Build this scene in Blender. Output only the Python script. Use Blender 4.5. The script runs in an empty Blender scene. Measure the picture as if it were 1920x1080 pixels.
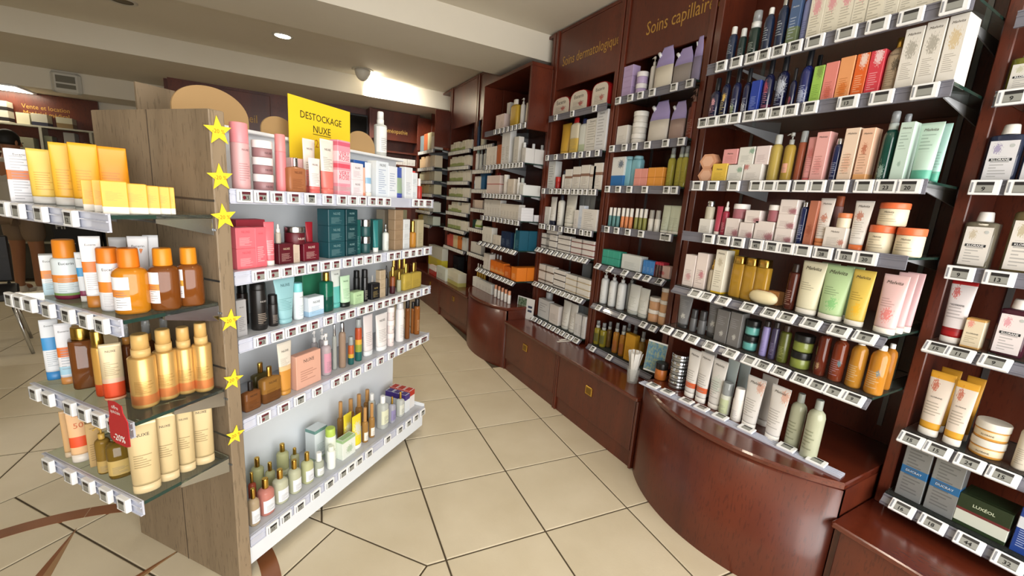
import bpy, math, random, re
import numpy as np
from mathutils import Matrix, Vector
random.seed(7)
SC = bpy.context.scene
COL = SC.collection
PI = math.pi

# ---------------------------------------------------------------- camera
CAMH = 1.40
FPX = 795.5
YAW, PITCH, ROLL = math.radians(29.596), math.radians(-11.485), math.radians(4.130)
_f = np.array([math.sin(YAW)*math.cos(PITCH), math.cos(YAW)*math.cos(PITCH), math.sin(PITCH)])
_r0 = np.array([math.cos(YAW), -math.sin(YAW), 0.0])
_u0 = np.cross(_r0, _f)
_r = math.cos(ROLL)*_r0 + math.sin(ROLL)*_u0
_u = -math.sin(ROLL)*_r0 + math.cos(ROLL)*_u0
CAMP = np.array([0.0, 0.0, CAMH])
cam_d = bpy.data.cameras.new('camera')
cam_d.sensor_width = 36.0
cam_d.sensor_fit = 'HORIZONTAL'
cam_d.lens = FPX*36.0/1920.0
cam_d.clip_start = 0.05
cam = bpy.data.objects.new('camera', cam_d)
COL.objects.link(cam)
cam.matrix_world = Matrix(((_r[0], _u[0], -_f[0], 0), (_r[1], _u[1], -_f[1], 0),
                           (_r[2], _u[2], -_f[2], CAMH), (0, 0, 0, 1)))
SC.camera = cam

# ---------------------------------------------------------------- world, daylight, exposure
w = bpy.data.worlds.new('sky')
SC.world = w
w.use_nodes = True
w.node_tree.nodes['Background'].inputs[0].default_value = (0.80, 0.90, 1.0, 1)
w.node_tree.nodes['Background'].inputs[1].default_value = 0.45

def area(name, loc, rot, sx, sy, power, col):
    l = bpy.data.lights.new(name, 'AREA')
    l.shape = 'RECTANGLE'; l.size = sx; l.size_y = sy; l.energy = power; l.color = col
    o = bpy.data.objects.new(name, l); COL.objects.link(o)
    o.location = loc; o.rotation_euler = rot
    return o
# daylight entering through the shop front behind the photographer
area('shopfront_daylight', (0.75, -1.60, 1.45), (math.radians(90), 0, math.radians(-4)), 3.6, 2.3, 104, (1.0, 0.97, 0.93))

SC.view_settings.view_transform = 'Standard'
SC.view_settings.look = 'None'
SC.view_settings.gamma = 1.0
SC.view_settings.use_curve_mapping = False
SC.view_settings.exposure = 0.85
SC.cycles.use_denoising = True
SC.cycles.max_bounces = 10
SC.cycles.transparent_max_bounces = 16
SC.cycles.sample_clamp_indirect = 6.0
SC.cycles.caustics_refractive = False
SC.cycles.caustics_reflective = False

# ---------------------------------------------------------------- pixel helpers (1920x1080 photograph frame)
def ray(px, py):
    return _f + _r*(px-960)/FPX - _u*(py-540)/FPX
def at_z(px, py, z):
    d = ray(px, py); return CAMP + d*((z-CAMH)/d[2])
def at_y(px, py, y):
    d = ray(px, py); return CAMP + d*(y/d[1])
def at_x(px, py, x):
    d = ray(px, py); return CAMP + d*(x/d[0])
def solve_s(P0, D, px):
    """parameter s so that P0+s*D is seen in pixel column px"""
    n = FPX*_r - (px-960)*_f
    return float(-((P0-CAMP) @ n)/(D @ n))
def solve_h(P, py):
    """height above P that is seen in pixel row py"""
    n = -FPX*_u - (py-540)*_f
    return float(-((P-CAMP) @ n)/n[2])
def project(P):
    v = np.asarray(P, float)-CAMP; z = v @ _f
    return 960+FPX*(v @ _r)/z, 540-FPX*(v @ _u)/z

# gondola frame: u runs along its sides away from the end panel, v across it
GA = math.radians(39.67)
GU = np.array([math.cos(GA), math.sin(GA), 0.0]); GV = np.array([-math.sin(GA), math.cos(GA), 0.0])
G0 = np.array([-0.214, 1.598, 0.0])
def gw(a, b, z): return G0 + a*GU + b*GV + np.array([0, 0, z])

# ---------------------------------------------------------------- materials
def lin(h):
    h = h.lstrip('#')
    c = [int(h[i:i+2], 16)/255 for i in (0, 2, 4)]
    return tuple(x/12.92 if x <= 0.04045 else ((x+0.055)/1.055)**2.4 for x in c)+(1,)
MATS = {}
def mat(col, rough=0.5, metal=0.0, tr=0.0, spec=0.5, coat=0.0, emit=None, es=0.0, alpha=1.0, ior=1.45):
    k = ('p', col, rough, metal, tr, spec, coat, emit, es, alpha, ior)
    if k in MATS: return MATS[k]
    m = bpy.data.materials.new('surface_%s' % col.strip('#')); m.use_nodes = True
    b = m.node_tree.nodes['Principled BSDF']
    b.inputs['Base Color'].default_value = lin(col)
    b.inputs['Roughness'].default_value = rough
    b.inputs['Metallic'].default_value = metal
    b.inputs['Transmission Weight'].default_value = tr
    b.inputs['Specular IOR Level'].default_value = spec
    b.inputs['Coat Weight'].default_value = coat
    b.inputs['IOR'].default_value = ior
    b.inputs['Alpha'].default_value = alpha
    if emit:
        b.inputs['Emission Color'].default_value = lin(emit); b.inputs['Emission Strength'].default_value = es
    MATS[k] = m
    return m

class NT:
    def __init__(s, m): s.t = m.node_tree; s.n = s.t.nodes; s.l = s.t.links
    def node(s, typ, **kw):
        n = s.n.new(typ)
        for k, v in kw.items(): setattr(n, k, v)
        return n
    def link(s, a, b): s.l.new(a, b)
    def math(s, op, a, b=None):
        n = s.n.new('ShaderNodeMath'); n.operation = op
        for i, v in enumerate((a, b)):
            if v is None: continue
            if isinstance(v, (int, float)): n.inputs[i].default_value = v
            else: s.l.new(v, n.inputs[i])
        return n.outputs[0]
    def mix(s, fac, a, b):
        n = s.n.new('ShaderNodeMix'); n.data_type = 'RGBA'
        if isinstance(fac, (int, float)): n.inputs[0].default_value = fac
        else: s.l.new(fac, n.inputs[0])
        for i, v in ((6, a), (7, b)):
            if isinstance(v, tuple): n.inputs[i].default_value = v
            else: s.l.new(v, n.inputs[i])
        return n.outputs[2]

def printed(col, ink=None, bands=(), lines=(0.15, 0.55), nl=9, rough=0.42, tr=0.0, spot=None, coat=0.0, metal=0.0):
    """packaging print: colour bands by height plus lines of small type on the front"""
    k = ('pr', col, ink, tuple(bands), lines, nl, rough, tr, spot, coat, metal)
    if k in MATS: return MATS[k]
    m = bpy.data.materials.new('print_%s' % col.strip('#')); m.use_nodes = True
    t = NT(m); b = t.n['Principled BSDF']
    tc = t.node('ShaderNodeTexCoord')
    sp = t.node('ShaderNodeSeparateXYZ'); t.link(tc.outputs['Generated'], sp.inputs[0])
    sn = t.node('ShaderNodeSeparateXYZ'); t.link(tc.outputs['Normal'], sn.inputs[0])
    x, z = sp.outputs[0], sp.outputs[2]
    out = lin(col)
    for (z0, z1, c) in bands:
        f = t.math('MULTIPLY', t.math('GREATER_THAN', z, z0), t.math('LESS_THAN', z, z1))
        out = t.mix(f, out, lin(c))
    front = t.math('LESS_THAN', sn.outputs[1], -0.25)
    if spot:      # a round motif: (cx, cz, r, aspect, colour)
        cx, cz, r, asp, c = spot
        dx = t.math('MULTIPLY', t.math('SUBTRACT', x, cx), asp); dz = t.math('SUBTRACT', z, cz)
        nz = t.node('ShaderNodeTexNoise'); nz.inputs['Scale'].default_value = 22; nz.inputs['Detail'].default_value = 4; t.link(tc.outputs['Generated'], nz.inputs[0])
        d = t.math('ADD', t.math('SQRT', t.math('ADD', t.math('MULTIPLY', dx, dx), t.math('MULTIPLY', dz, dz))),
                   t.math('MULTIPLY', t.math('SUBTRACT', nz.outputs[0], 0.5), r*4.0))
        out = t.mix(t.math('MULTIPLY', t.math('MULTIPLY', front, t.math('LESS_THAN', d, r)), .8), out, lin(c))
    if ink:
        zz = t.math('MULTIPLY', z, nl/max(lines[1]-lines[0], .05))
        fl = t.math('FLOOR', zz)
        row = t.math('LESS_THAN', t.math('FRACT', zz), 0.38)
        wn = t.node('ShaderNodeTexWhiteNoise', noise_dimensions='1D'); t.link(fl, wn.inputs['W'])
        end = t.math('ADD', t.math('MULTIPLY', wn.outputs[0], 0.42), 0.42)
        rng = t.math('MULTIPLY', t.math('GREATER_THAN', x, 0.16), t.math('LESS_THAN', x, end))
        zr = t.math('MULTIPLY', t.math('GREATER_THAN', z, lines[0]), t.math('LESS_THAN', z, lines[1]))
        f = t.math('MULTIPLY', t.math('MULTIPLY', row, rng), t.math('MULTIPLY', zr, front))
        out = t.mix(t.math('MULTIPLY', f, 0.62), out, lin(ink))
    if tr > .2:      # clear plastics: the body colour is what a few centimetres of liquid leave
        if isinstance(out, tuple): out = tuple(x**.80 for x in out[:3])+(1,)
        else:
            gm = t.node('ShaderNodeGamma'); gm.inputs[1].default_value = .80; t.link(out, gm.inputs[0]); out = gm.outputs[0]
        tr = min(.42, tr*.95); rough = .08
        b.inputs['IOR'].default_value = 1.25
    if isinstance(out, tuple): b.inputs['Base Color'].default_value = out
    else: t.link(out, b.inputs['Base Color'])
    b.inputs['Roughness'].default_value = rough
    b.inputs['Transmission Weight'].default_value = tr
    b.inputs['Coat Weight'].default_value = coat
    b.inputs['Metallic'].default_value = metal
    MATS[k] = m
    return m

def wood(name, c1, c2, c3, scale=(1, 1, 1), rough=0.35, coat=0.0, dist=3.0, fine=60):
    if name in MATS: return MATS[name]
    m = bpy.data.materials.new(name); m.use_nodes = True
    t = NT(m); b = t.n['Principled BSDF']
    tc = t.node('ShaderNodeTexCoord')
    mp = t.node('ShaderNodeMapping'); mp.inputs['Scale'].default_value = scale
    t.link(tc.outputs['Object'], mp.inputs[0])
    n1 = t.node('ShaderNodeTexNoise'); n1.inputs['Scale'].default_value = 2.2; n1.inputs['Detail'].default_value = 7; n1.inputs['Distortion'].default_value = dist*.3
    t.link(mp.outputs[0], n1.inputs[0])
    n2 = t.node('ShaderNodeTexNoise'); n2.inputs['Scale'].default_value = fine; n2.inputs['Detail'].default_value = 3
    t.link(mp.outputs[0], n2.inputs[0])
    r = t.node('ShaderNodeValToRGB')
    r.color_ramp.elements[0].position = 0.30; r.color_ramp.elements[0].color = lin(c1)
    r.color_ramp.elements[1].position = 0.72; r.color_ramp.elements[1].color = lin(c2)
    t.link(n1.outputs[0], r.inputs[0])
    f = t.math('MULTIPLY', t.math('GREATER_THAN', n2.outputs[0], 0.60), 0.45)
    o = t.mix(f, r.outputs[0], lin(c3))
    t.link(o, b.inputs['Base Color'])
    b.inputs['Roughness'].default_value = rough
    b.inputs['Coat Weight'].default_value = coat
    b.inputs['Coat Roughness'].default_value = 0.15
    MATS[name] = m
    return m

def mottled(name, c1, c2, scale=4.0, rough=0.5, bump=0.0, var=0.0):
    if name in MATS: return MATS[name]
    m = bpy.data.materials.new(name); m.use_nodes = True
    t = NT(m); b = t.n['Principled BSDF']
    tc = t.node('ShaderNodeTexCoord')
    n1 = t.node('ShaderNodeTexNoise'); n1.inputs['Scale'].default_value = scale; n1.inputs['Detail'].default_value = 6
    if var:
        oi = t.node('ShaderNodeObjectInfo'); v = t.node('ShaderNodeVectorMath', operation='SCALE')
        cb = t.node('ShaderNodeCombineXYZ'); t.link(oi.outputs['Random'], cb.inputs[0]); t.link(oi.outputs['Random'], cb.inputs[1])
        t.link(cb.outputs[0], v.inputs[0]); v.inputs['Scale'].default_value = 40
        ad = t.node('ShaderNodeVectorMath', operation='ADD'); t.link(tc.outputs['Object'], ad.inputs[0]); t.link(v.outputs[0], ad.inputs[1])
        t.link(ad.outputs[0], n1.inputs[0])
    else:
        t.link(tc.outputs['Object'], n1.inputs[0])
    r = t.node('ShaderNodeValToRGB')
    r.color_ramp.elements[0].position = 0.3; r.color_ramp.elements[0].color = lin(c1)
    r.color_ramp.elements[1].position = 0.7; r.color_ramp.elements[1].color = lin(c2)
    t.link(n1.outputs[0], r.inputs[0]); t.link(r.outputs[0], b.inputs['Base Color'])
    b.inputs['Roughness'].default_value = rough
    if bump:
        bp = t.node('ShaderNodeBump'); bp.inputs['Strength'].default_value = bump; bp.inputs['Distance'].default_value = 0.002
        n3 = t.node('ShaderNodeTexNoise'); n3.inputs['Scale'].default_value = scale*30; t.link(tc.outputs['Object'], n3.inputs[0])
        t.link(n3.outputs[0], bp.inputs['Height']); t.link(bp.outputs[0], b.inputs['Normal'])
    MATS[name] = m
    return m

MAHOG = wood('mahogany', '#4a1d11', '#672c18', '#37150c', (2.2, 2.2, 0.35), 0.36, 0.22, 2.0, 70)
MAHOG_T = wood('mahogany_top', '#4c1d12', '#662b19', '#39150d', (2.2, 0.35, 2.2), 0.20, 0.5, 2.0, 70)
OAK = wood('grey_oak', '#7a6a55', '#9a876e', '#5a4c3c', (3.0, 3.0, 0.30), 0.55, 0.0, 2.5, 55)
CEIL = mottled('ceiling_paint', '#d6cfbf', '#dbd5c7', 1.5, 0.8)
TILE = mottled('floor_tile', '#c8bca2', '#d3c8b0', 3.5, 0.33, 0.15, 1.0)
GROUT = mottled('grout', '#453a2a', '#524632', 20, 0.9)
INLAY_D = mottled('inlay_brown', '#7a4a2a', '#875434', 8, 0.35)
INLAY_L = mottled('inlay_tan', '#94724f', '#9e7b57', 8, 0.35)
WHITE = mat('#e9edf2', 0.4)
CHROME = mat('#c9ccd0', 0.18, 1.0)
GLASS = mat('#dfeee8', 0.02, 0.0, 0.96, 0.5, ior=1.1)
GLASSG = mat('#2a473f', 0.1, 0.0, 0.3)
RAIL = mat('#c3c7d6', 0.22, 0.0, 0.0, 0.5, 0.3)
RAILD = mat('#74747f', 0.25, 0.0, 0.0, 0.5, 0.3)
GOLD = mat('#c9a24e', 0.25, 1.0)
GOLDP = mat('#b98f43', 0.45, 0.2)
BLACK = mat('#0c0c0e', 0.35)

# ---------------------------------------------------------------- mesh building
class MB:
    def __init__(s): s.v = []; s.f = []; s.sm = []
    def add(s, vs, fs, smooth=False):
        o = len(s.v); s.v += [tuple(map(float, q)) for q in vs]
        for q in fs: s.f.append(tuple(i+o for i in q)); s.sm.append(smooth)
    def box(s, x0, x1, y0, y1, z0, z1):
        s.add([(x0, y0, z0), (x1, y0, z0), (x1, y1, z0), (x0, y1, z0), (x0, y0, z1), (x1, y0, z1), (x1, y1, z1), (x0, y1, z1)],
              [(0, 3, 2, 1), (4, 5, 6, 7), (0, 1, 5, 4), (1, 2, 6, 5), (2, 3, 7, 6), (3, 0, 4, 7)]); return s
    def bbox(s, x0, x1, y0, y1, z0, z1, c):
        """box with chamfered vertical and horizontal edges"""
        def ring(i, z): 
            a, b_, d, e = x0+i, x1-i, y0+i, y1-i
            return [(a+c, d, z), (b_-c, d, z), (b_, d+c, z), (b_, e-c, z), (b_-c, e, z), (a+c, e, z), (a, e-c, z), (a, d+c, z)]
        rs = [ring(c*.7, z0), ring(0, z0+c*.7), ring(0, z1-c*.7), ring(c*.7, z1)]
        s.loft(rs, smooth=False); return s
    def loft(s, rings, smooth=True, cap0=True, cap1=True):
        n = len(rings[0]); vs = [q for r_ in rings for q in r_]; fs = []
        for k in range(len(rings)-1):
            for i in range(n):
                j = (i+1) % n
                fs.append((k*n+i, k*n+j, (k+1)*n+j, (k+1)*n+i))
        s.add(vs, fs, smooth)
        o = len(s.v)-len(vs)
        if cap0: s.f.append(tuple(o+i for i in reversed(range(n)))); s.sm.append(False)
        if cap1: s.f.append(tuple(o+(len(rings)-1)*n+i for i in range(n))); s.sm.append(False)
        return s
    def lathe(s, prof, n=16, sx=1.0, sy=1.0, p=2.0, cx=0, cy=0, smooth=True, cap0=True, cap1=True):
        rings = []
        for (r_, z) in prof:
            q = []
            for i in range(n):
                a = 2*PI*(i+.5)/n; c_, s_ = math.cos(a), math.sin(a)
                k = (abs(c_)**p+abs(s_)**p)**(-1.0/p)
                q.append((cx+r_*k*c_*sx, cy+r_*k*s_*sy, z))
            rings.append(q)
        return s.loft(rings, smooth, cap0, cap1)
    def tube(s, pts, r_, n=8):
        """round bar through points"""
        rings = []; pts = [Vector(q) for q in pts]
        for i, q in enumerate(pts):
            d = (pts[min(i+1, len(pts)-1)]-pts[max(i-1, 0)]).normalized()
            a = d.orthogonal().normalized() if i == 0 else (pa-d*pa.dot(d)).normalized()
            pa = a; b_ = d.cross(a)
            rr = r_[i] if isinstance(r_, (list, tuple)) else r_
            rings.append([q+a*(rr*math.cos(2*PI*k/n))+b_*(rr*math.sin(2*PI*k/n)) for k in range(n)])
        return s.loft(rings)
    def prism(s, poly, z0, z1):
        n = len(poly)
        s.add([(x, y, z0) for x, y in poly]+[(x, y, z1) for x, y in poly],
              [tuple(reversed(range(n))), tuple(range(n, 2*n))]+[(i, (i+1) % n, n+(i+1) % n, n+i) for i in range(n)]); return s
    def prismy(s, poly, y0, y1):
        """polygon in x,z extruded along y (front is y0)"""
        n = len(poly)
        s.add([(x, y0, z) for x, z in poly]+[(x, y1, z) for x, z in poly],
              [tuple(range(n)), tuple(reversed(range(n, 2*n)))]+[((i+1) % n, i, n+i, n+(i+1) % n) for i in range(n)]); return s
    def mesh(s, name, m):
        me = bpy.data.meshes.new(name); me.from_pydata(s.v, [], s.f)
        me.polygons.foreach_set('use_smooth', s.sm)
        if m: me.materials.append(m)
        me.update()
        return me
def ob(name, me, parent=None, loc=(0, 0, 0), rz=0.0, m=None, rot=None, scale=None):
    if isinstance(me, MB): me = me.mesh(name, m)
    o = bpy.data.objects.new(name, me); COL.objects.link(o)
    if parent is not None: o.parent = parent
    o.location = loc
    o.rotation_euler = rot if rot else (0, 0, rz)
    if scale: o.scale = scale
    return o
def empty(name, loc=(0, 0, 0), rz=0.0, parent=None):
    o = bpy.data.objects.new(name, None); COL.objects.link(o); o.empty_display_size = 0.02
    o.location = loc; o.rotation_euler = (0, 0, rz)
    if parent is not None: o.parent = parent
    return o
def tag(o, label, cat, group=None):
    o['label'] = label; o['category'] = cat
    if group: o['group'] = group
    return o
def struct(o): o['kind'] = 'structure'; return o
def box_ob(name, x0, x1, y0, y1, z0, z1, m, parent=None, ch=0.0):
    b = MB()
    if ch: b.bbox(x0, x1, y0, y1, z0, z1, ch)
    else: b.box(x0, x1, y0, y1, z0, z1)
    return ob(name, b, parent, m=m)
_TX = {}
def text_mesh(s, font_res=2, shear=0.0, bold=0.0):
    k = (s, shear, bold)
    if k in _TX: return _TX[k]
    cu = bpy.data.curves.new('lettering', 'FONT'); cu.body = s; cu.resolution_u = font_res
    cu.align_x = 'CENTER'; cu.size = 1.0; cu.shear = shear; cu.offset = bold
    o = bpy.data.objects.new('tmp_text', cu); COL.objects.link(o)
    dg = bpy.context.evaluated_depsgraph_get()
    me = bpy.data.meshes.new_from_object(o.evaluated_get(dg))
    bpy.data.objects.remove(o); bpy.data.curves.remove(cu)
    vs = np.array([v.co[:] for v in me.vertices]).reshape(-1, 3); fs = [tuple(p_.vertices) for p_ in me.polygons]
    bpy.data.meshes.remove(me)
    _TX[k] = (vs, fs)
    return _TX[k]
_TM = {}
def lettering(s, width, m, parent, loc, rz=0.0, rot=None, bend=0.0, name='lettering', vsc=1.0, shear=0.0, bold=0.0, height=None):
    """flat letters in the local xz plane facing -y; bend wraps them on a cylinder of that radius"""
    k = (s, round(width, 4), m.name, round(bend, 4), vsc, shear, bold, height)
    if k not in _TM:
        vs, fs = text_mesh(s, shear=shear, bold=bold)
        w0 = vs[:, 0].max()-vs[:, 0].min(); sc = width/w0 if height is None else height/0.7
        x = (vs[:, 0]-(vs[:, 0].max()+vs[:, 0].min())/2)*sc; z = (vs[:, 1]-0.35)*sc*vsc
        if bend:
            a = np.clip(x/bend, -1.4, 1.4); X = bend*np.sin(a); Y = bend*(1-np.cos(a))
        else: X = x; Y = x*0
        b = MB(); b.add(list(zip(X, Y, z)), fs)
        _TM[k] = b.mesh('lettering', m)
    return ob(name, _TM[k], parent, loc, rz, rot=rot)
# ================================================================ ROOM SHELL
XW = 2.20            # right wall
YB, YA = 6.42, 7.70  # back wall of the shop, back wall of the alcove
struct(ob('wall_right', MB().box(XW, XW+.1, -1.9, YA, 0, 2.8), m=CEIL))
struct(ob('wall_left', MB().box(-4.7, -4.6, -1.9, YA, 0, 2.8), m=CEIL))
struct(ob('wall_back', MB().box(-1.0, XW, YB, YB+.1, 0, 2.8), m=MAHOG))
struct(ob('wall_alcove', MB().box(-4.6, -1.0, YA, YA+.1, 0, 2.8), m=CEIL))
struct(ob('wall_alcove_side', MB().box(-1.05, -1.0, YB+.1, YA, 0, 2.8), m=MAHOG))
b = MB()
b.box(-4.6, -1.05, -1.85, -1.75, 0, 2.7); b.box(-1.05, XW, -1.85, -1.75, 2.62, 2.7); b.box(-1.05, XW, -1.85, -1.75, 0, .28)
struct(ob('wall_front', b, m=CEIL))
win = struct(ob('window_1', MB().box(-1.05, XW, -1.82, -1.80, .28, 2.62), m=mat('#f4faf8', 0.0, 0, 1.0, ior=1.02)))
for k in range(4):
    x = -1.05+k*(XW+1.05)/3
    ob('window_frame', MB().box(x-.03, x+.03, -1.84, -1.77, .28, 2.62), win, m=mat('#3a3c40', .4, .6))
struct(ob('ceiling', MB().box(-4.6, XW, -1.75, YA, 2.70, 2.80), m=CEIL))
struct(ob('trim_1', MB().box(-4.6, XW, 3.11, 3.72, 2.505, 2.70), m=CEIL))
struct(ob('trim_2', MB().box(-4.6, XW, 5.55, YA, 2.495, 2.70), m=CEIL))
struct(ob('trim_3', MB().box(-4.6, -1.0, 7.10, YA, 2.275, 2.495), m=CEIL))
# ---- floor: grout bed plus single tiles; a compass medallion is laid diagonally in it
floor = struct(ob('floor', MB().box(-4.6, XW, -1.75, YA, -.06, -.004), m=GROUT))
TH = math.radians(-4.748); TS = 0.44604; FO = np.array([0.693, 3.106])
E1 = np.array([math.cos(TH), math.sin(TH)]); E2 = np.array([math.sin(TH), -math.cos(TH)])
MC = (-3.0, 4.0)
def fl(i, j): q = FO+TS*(i*E1+j*E2); return (float(q[0]), float(q[1]))
def clip(poly, n, c, keep=1):
    """keep the part of the polygon where n.p >= c"""
    out = []
    for k in range(len(poly)):
        a, b_ = poly[k], poly[(k+1) % len(poly)]
        da = n[0]*a[0]+n[1]*a[1]-c; db = n[0]*b_[0]+n[1]*b_[1]-c
        if da >= 0: out.append(a)
        if (da >= 0) != (db >= 0):
            t_ = da/(da-db); out.append((a[0]+t_*(b_[0]-a[0]), a[1]+t_*(b_[1]-a[1])))
    return out
def ccw(p_):
    a = sum(p_[k][0]*p_[(k+1) % len(p_)][1]-p_[(k+1) % len(p_)][0]*p_[k][1] for k in range(len(p_)))
    return p_ if a > 0 else p_[::-1]
def area2(p_): return abs(sum(p_[k][0]*p_[(k+1) % len(p_)][1]-p_[(k+1) % len(p_)][0]*p_[k][1] for k in range(len(p_))))/2
GJ = 0.0085   # half joint, in tile units (about 6 mm joints)
R8 = 2*math.sqrt(2)
sq_mesh = None
def tile_ob(poly_ij, shared=None):
    P = ccw([fl(*q) for q in poly_ij])
    cx = sum(q[0] for q in P)/len(P); cy = sum(q[1] for q in P)/len(P)
    b_ = MB(); L = [(x-cx, y-cy) for x, y in P]; n = len(L)
    ins = [(x*(1-.004/max(math.hypot(x, y), .03)), y*(1-.004/max(math.hypot(x, y), .03))) for x, y in L]
    b_.loft([[(x, y, -.008) for x, y in L], [(x, y, -.0015) for x, y in L], [(x, y, 0) for x, y in ins]], smooth=False)
    return ob('tile', b_, floor, (cx, cy, 0), m=TILE)
full = None
for i in range(-12, 5):
    for j in range(-12, 10):
        c = fl(i+.5, j+.5)
        if not (-4.3 < c[0] < 1.80 and -.75 < c[1] < YA-.1): continue
        poly = [(i+GJ, j+GJ), (i+1-GJ, j+GJ), (i+1-GJ, j+1-GJ), (i+GJ, j+1-GJ)]
        sx = 1 if i >= MC[0] else -1; sy = 1 if j >= MC[1] else -1
        poly2 = clip(poly, (sx, sy), sx*MC[0]+sy*MC[1]+R8+GJ*1.41)
        if len(poly2) < 3 or area2(poly2) < .004: continue
        if len(poly2) == 4 and poly2 == poly:
            if full is None: full = tile_ob(poly)
            else:
                o = full.copy(); COL.objects.link(o); o.location = (c[0], c[1], 0)
        else: tile_ob(poly2)
q2 = math.sqrt(.5)
for a in range(-2, 2):
    for c in range(-2, 2):
        pts = [(a+GJ, c+GJ), (a+1-GJ, c+GJ), (a+1-GJ, c+1-GJ), (a+GJ, c+1-GJ)]
        tile_ob([(MC[0]+(u+v)*q2, MC[1]+(u-v)*q2) for u, v in pts])
# brown inlay: ring segments and the two-tone compass points
def flat(name, pts_ij, m, z=0.0012):
    P = ccw([fl(*q) for q in pts_ij]); b_ = MB(); b_.prism(P, -.003, z)
    return ob(name, b_, floor, m=m)
for k in range(16):
    pts = []; n = 8
    for t_ in range(n+1):
        a = 2*PI*(k+(t_/n)*.992)/16; pts.append((MC[0]+1.722*math.cos(a), MC[1]+1.722*math.sin(a)))
    for t_ in range(n, -1, -1):
        a = 2*PI*(k+(t_/n)*.992)/16; pts.append((MC[0]+1.588*math.cos(a), MC[1]+1.588*math.sin(a)))
    for t_ in range(n):
        quad = [pts[t_], pts[t_+1], pts[2*n-t_], pts[2*n+1-t_]]
        if t_ == 0: rb = MB()
        rb.prism(ccw([fl(*q) for q in quad]), -.003, .0012)
    ob('inlay_ring_segment', rb, floor, m=INLAY_D)
for k in range(8):
    a = PI/4*k; L, base = (1.45, .30) if k % 2 == 0 else (1.22, .26)
    tip = (MC[0]+L*math.cos(a), MC[1]+L*math.sin(a))
    for sd, m in ((1, INLAY_L), (-1, INLAY_D)):
        q = (MC[0]+base*math.cos(a+sd*PI/8), MC[1]+base*math.sin(a+sd*PI/8))
        flat('inlay_star_point', [MC, q, tip], m)

# ---- ceiling fittings
def downlight(px, py, z, lit, label, r=.075):
    p_ = at_z(px, py, z)
    t_ = tag(empty('downlight', (p_[0], p_[1], z)), label, 'ceiling light')
    ob('trim_ring', MB().lathe([(r*.82, -.002), (r, -.010), (r*1.12, -.004), (r*1.14, 0)], 28, cap0=False), t_, m=mat('#c9c6bc', .5))
    ob('lens', MB().lathe([(r*.02, -.004), (r*.84, -.004), (r*.84, -.001)], 28), t_,
       m=mat('#fff4dc', .4, emit='#fff0d2', es=14.0) if lit else mat('#6d6450', .5))
    if lit:
        l = bpy.data.lights.new('downlight_lamp', 'SPOT'); l.energy = lit; l.spot_size = math.radians(120); l.spot_blend = .8; l.color = (1, .90, .74); l.shadow_soft_size = .07
        o = bpy.data.objects.new('downlight_lamp', l); COL.objects.link(o); o.location = (0, 0, -.03); o.parent = t_
    return p_
downlight(530, 67, 2.70, 26, 'lit round recessed downlight in the ceiling between two beams')
downlight(228, 1, 2.70, 0, 'unlit round recessed downlight in the ceiling between beams', .085)
downlight(640, 207, 2.495, 12, 'small lit downlight under the soffit near the black screen', .05)
# swivel spotlight that washes the face of the second beam
sp_ = at_z(680, 131, 2.70)
t_ = tag(empty('spotlight', (sp_[0], sp_[1], 2.70)), 'swivelling half-round white ceiling spotlight washing a beam with light', 'spotlight')
ob('mount_ring', MB().lathe([(.10, -.006), (.115, -.004), (.115, 0)], 28), t_, m=mat('#bdb8aa', .5))
hb = MB(); rings = []
for k in range(7):
    a = PI*.5*k/6
    rings.append([(.085*math.cos(a)*math.cos(2*PI*i/20), .085*math.cos(a)*math.sin(2*PI*i/20), -.11*math.sin(a)-.004) for i in range(20)])
hb.loft(rings, cap0=True, cap1=True)
ob('shade', hb, t_, m=mat('#d3d0c6', .45))
ob('lamp_glass', MB().lathe([(.004, 0), (.045, 0), (.05, .012)], 20), t_, (.055, .03, -.062), rot=(math.radians(-55), 0, math.radians(-60)), m=mat('#fff6e0', .4, emit='#fff2d6', es=40))
l = bpy.data.lights.new('spotlight_lamp', 'SPOT'); l.energy = 55; l.spot_size = math.radians(95); l.spot_blend = .6; l.color = (1, .93, .80); l.shadow_soft_size = .04
o = bpy.data.objects.new('spotlight_lamp', l); COL.objects.link(o); o.parent = t_; o.location = (.11, .06, -.10)
d = Vector((.75, 1.0, -.25)); o.rotation_euler = d.to_track_quat('-Z', 'Y').to_euler()
# white air-quality box on the far soffit face
p0 = at_y(98, 157, 7.10); p1 = at_y(155, 160, 7.10); zt, zb = at_y(125, 137, 7.10)[2], at_y(125, 176, 7.10)[2]
t_ = tag(empty('wall_vent', ((p0[0]+p1[0])/2, 7.10, zb)), 'white rounded wall unit with two dark windows on the soffit', 'vent')
wv, hv = p1[0]-p0[0], zt-zb
ob('case', MB().bbox(-wv/2, wv/2, -.05, 0, 0, hv, .03), t_, m=mat('#c8c6bd', .5))
for z0, z1 in ((.22, .42), (.50, .82)):
    ob('grille', MB().box(-wv*.32, wv*.32, -.053, -.049, hv*z0, hv*z1), t_, m=mat('#6f6c60', .5))
# luminous ceiling panel at the far left of the alcove
t_ = tag(empty('light_panel', (-3.2, 7.3, 2.27)), 'glowing rectangular light panel above the medical equipment shelves', 'ceiling light')
ob('frame', MB().box(-.75, .75, -.16, .30, -.012, 0.004), t_, m=WHITE)
ob('diffuser', MB().box(-.72, .72, -.14, .28, -.016, -.011), t_, m=mat('#fff8e6', .5, emit='#fff4dc', es=6.0))
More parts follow.
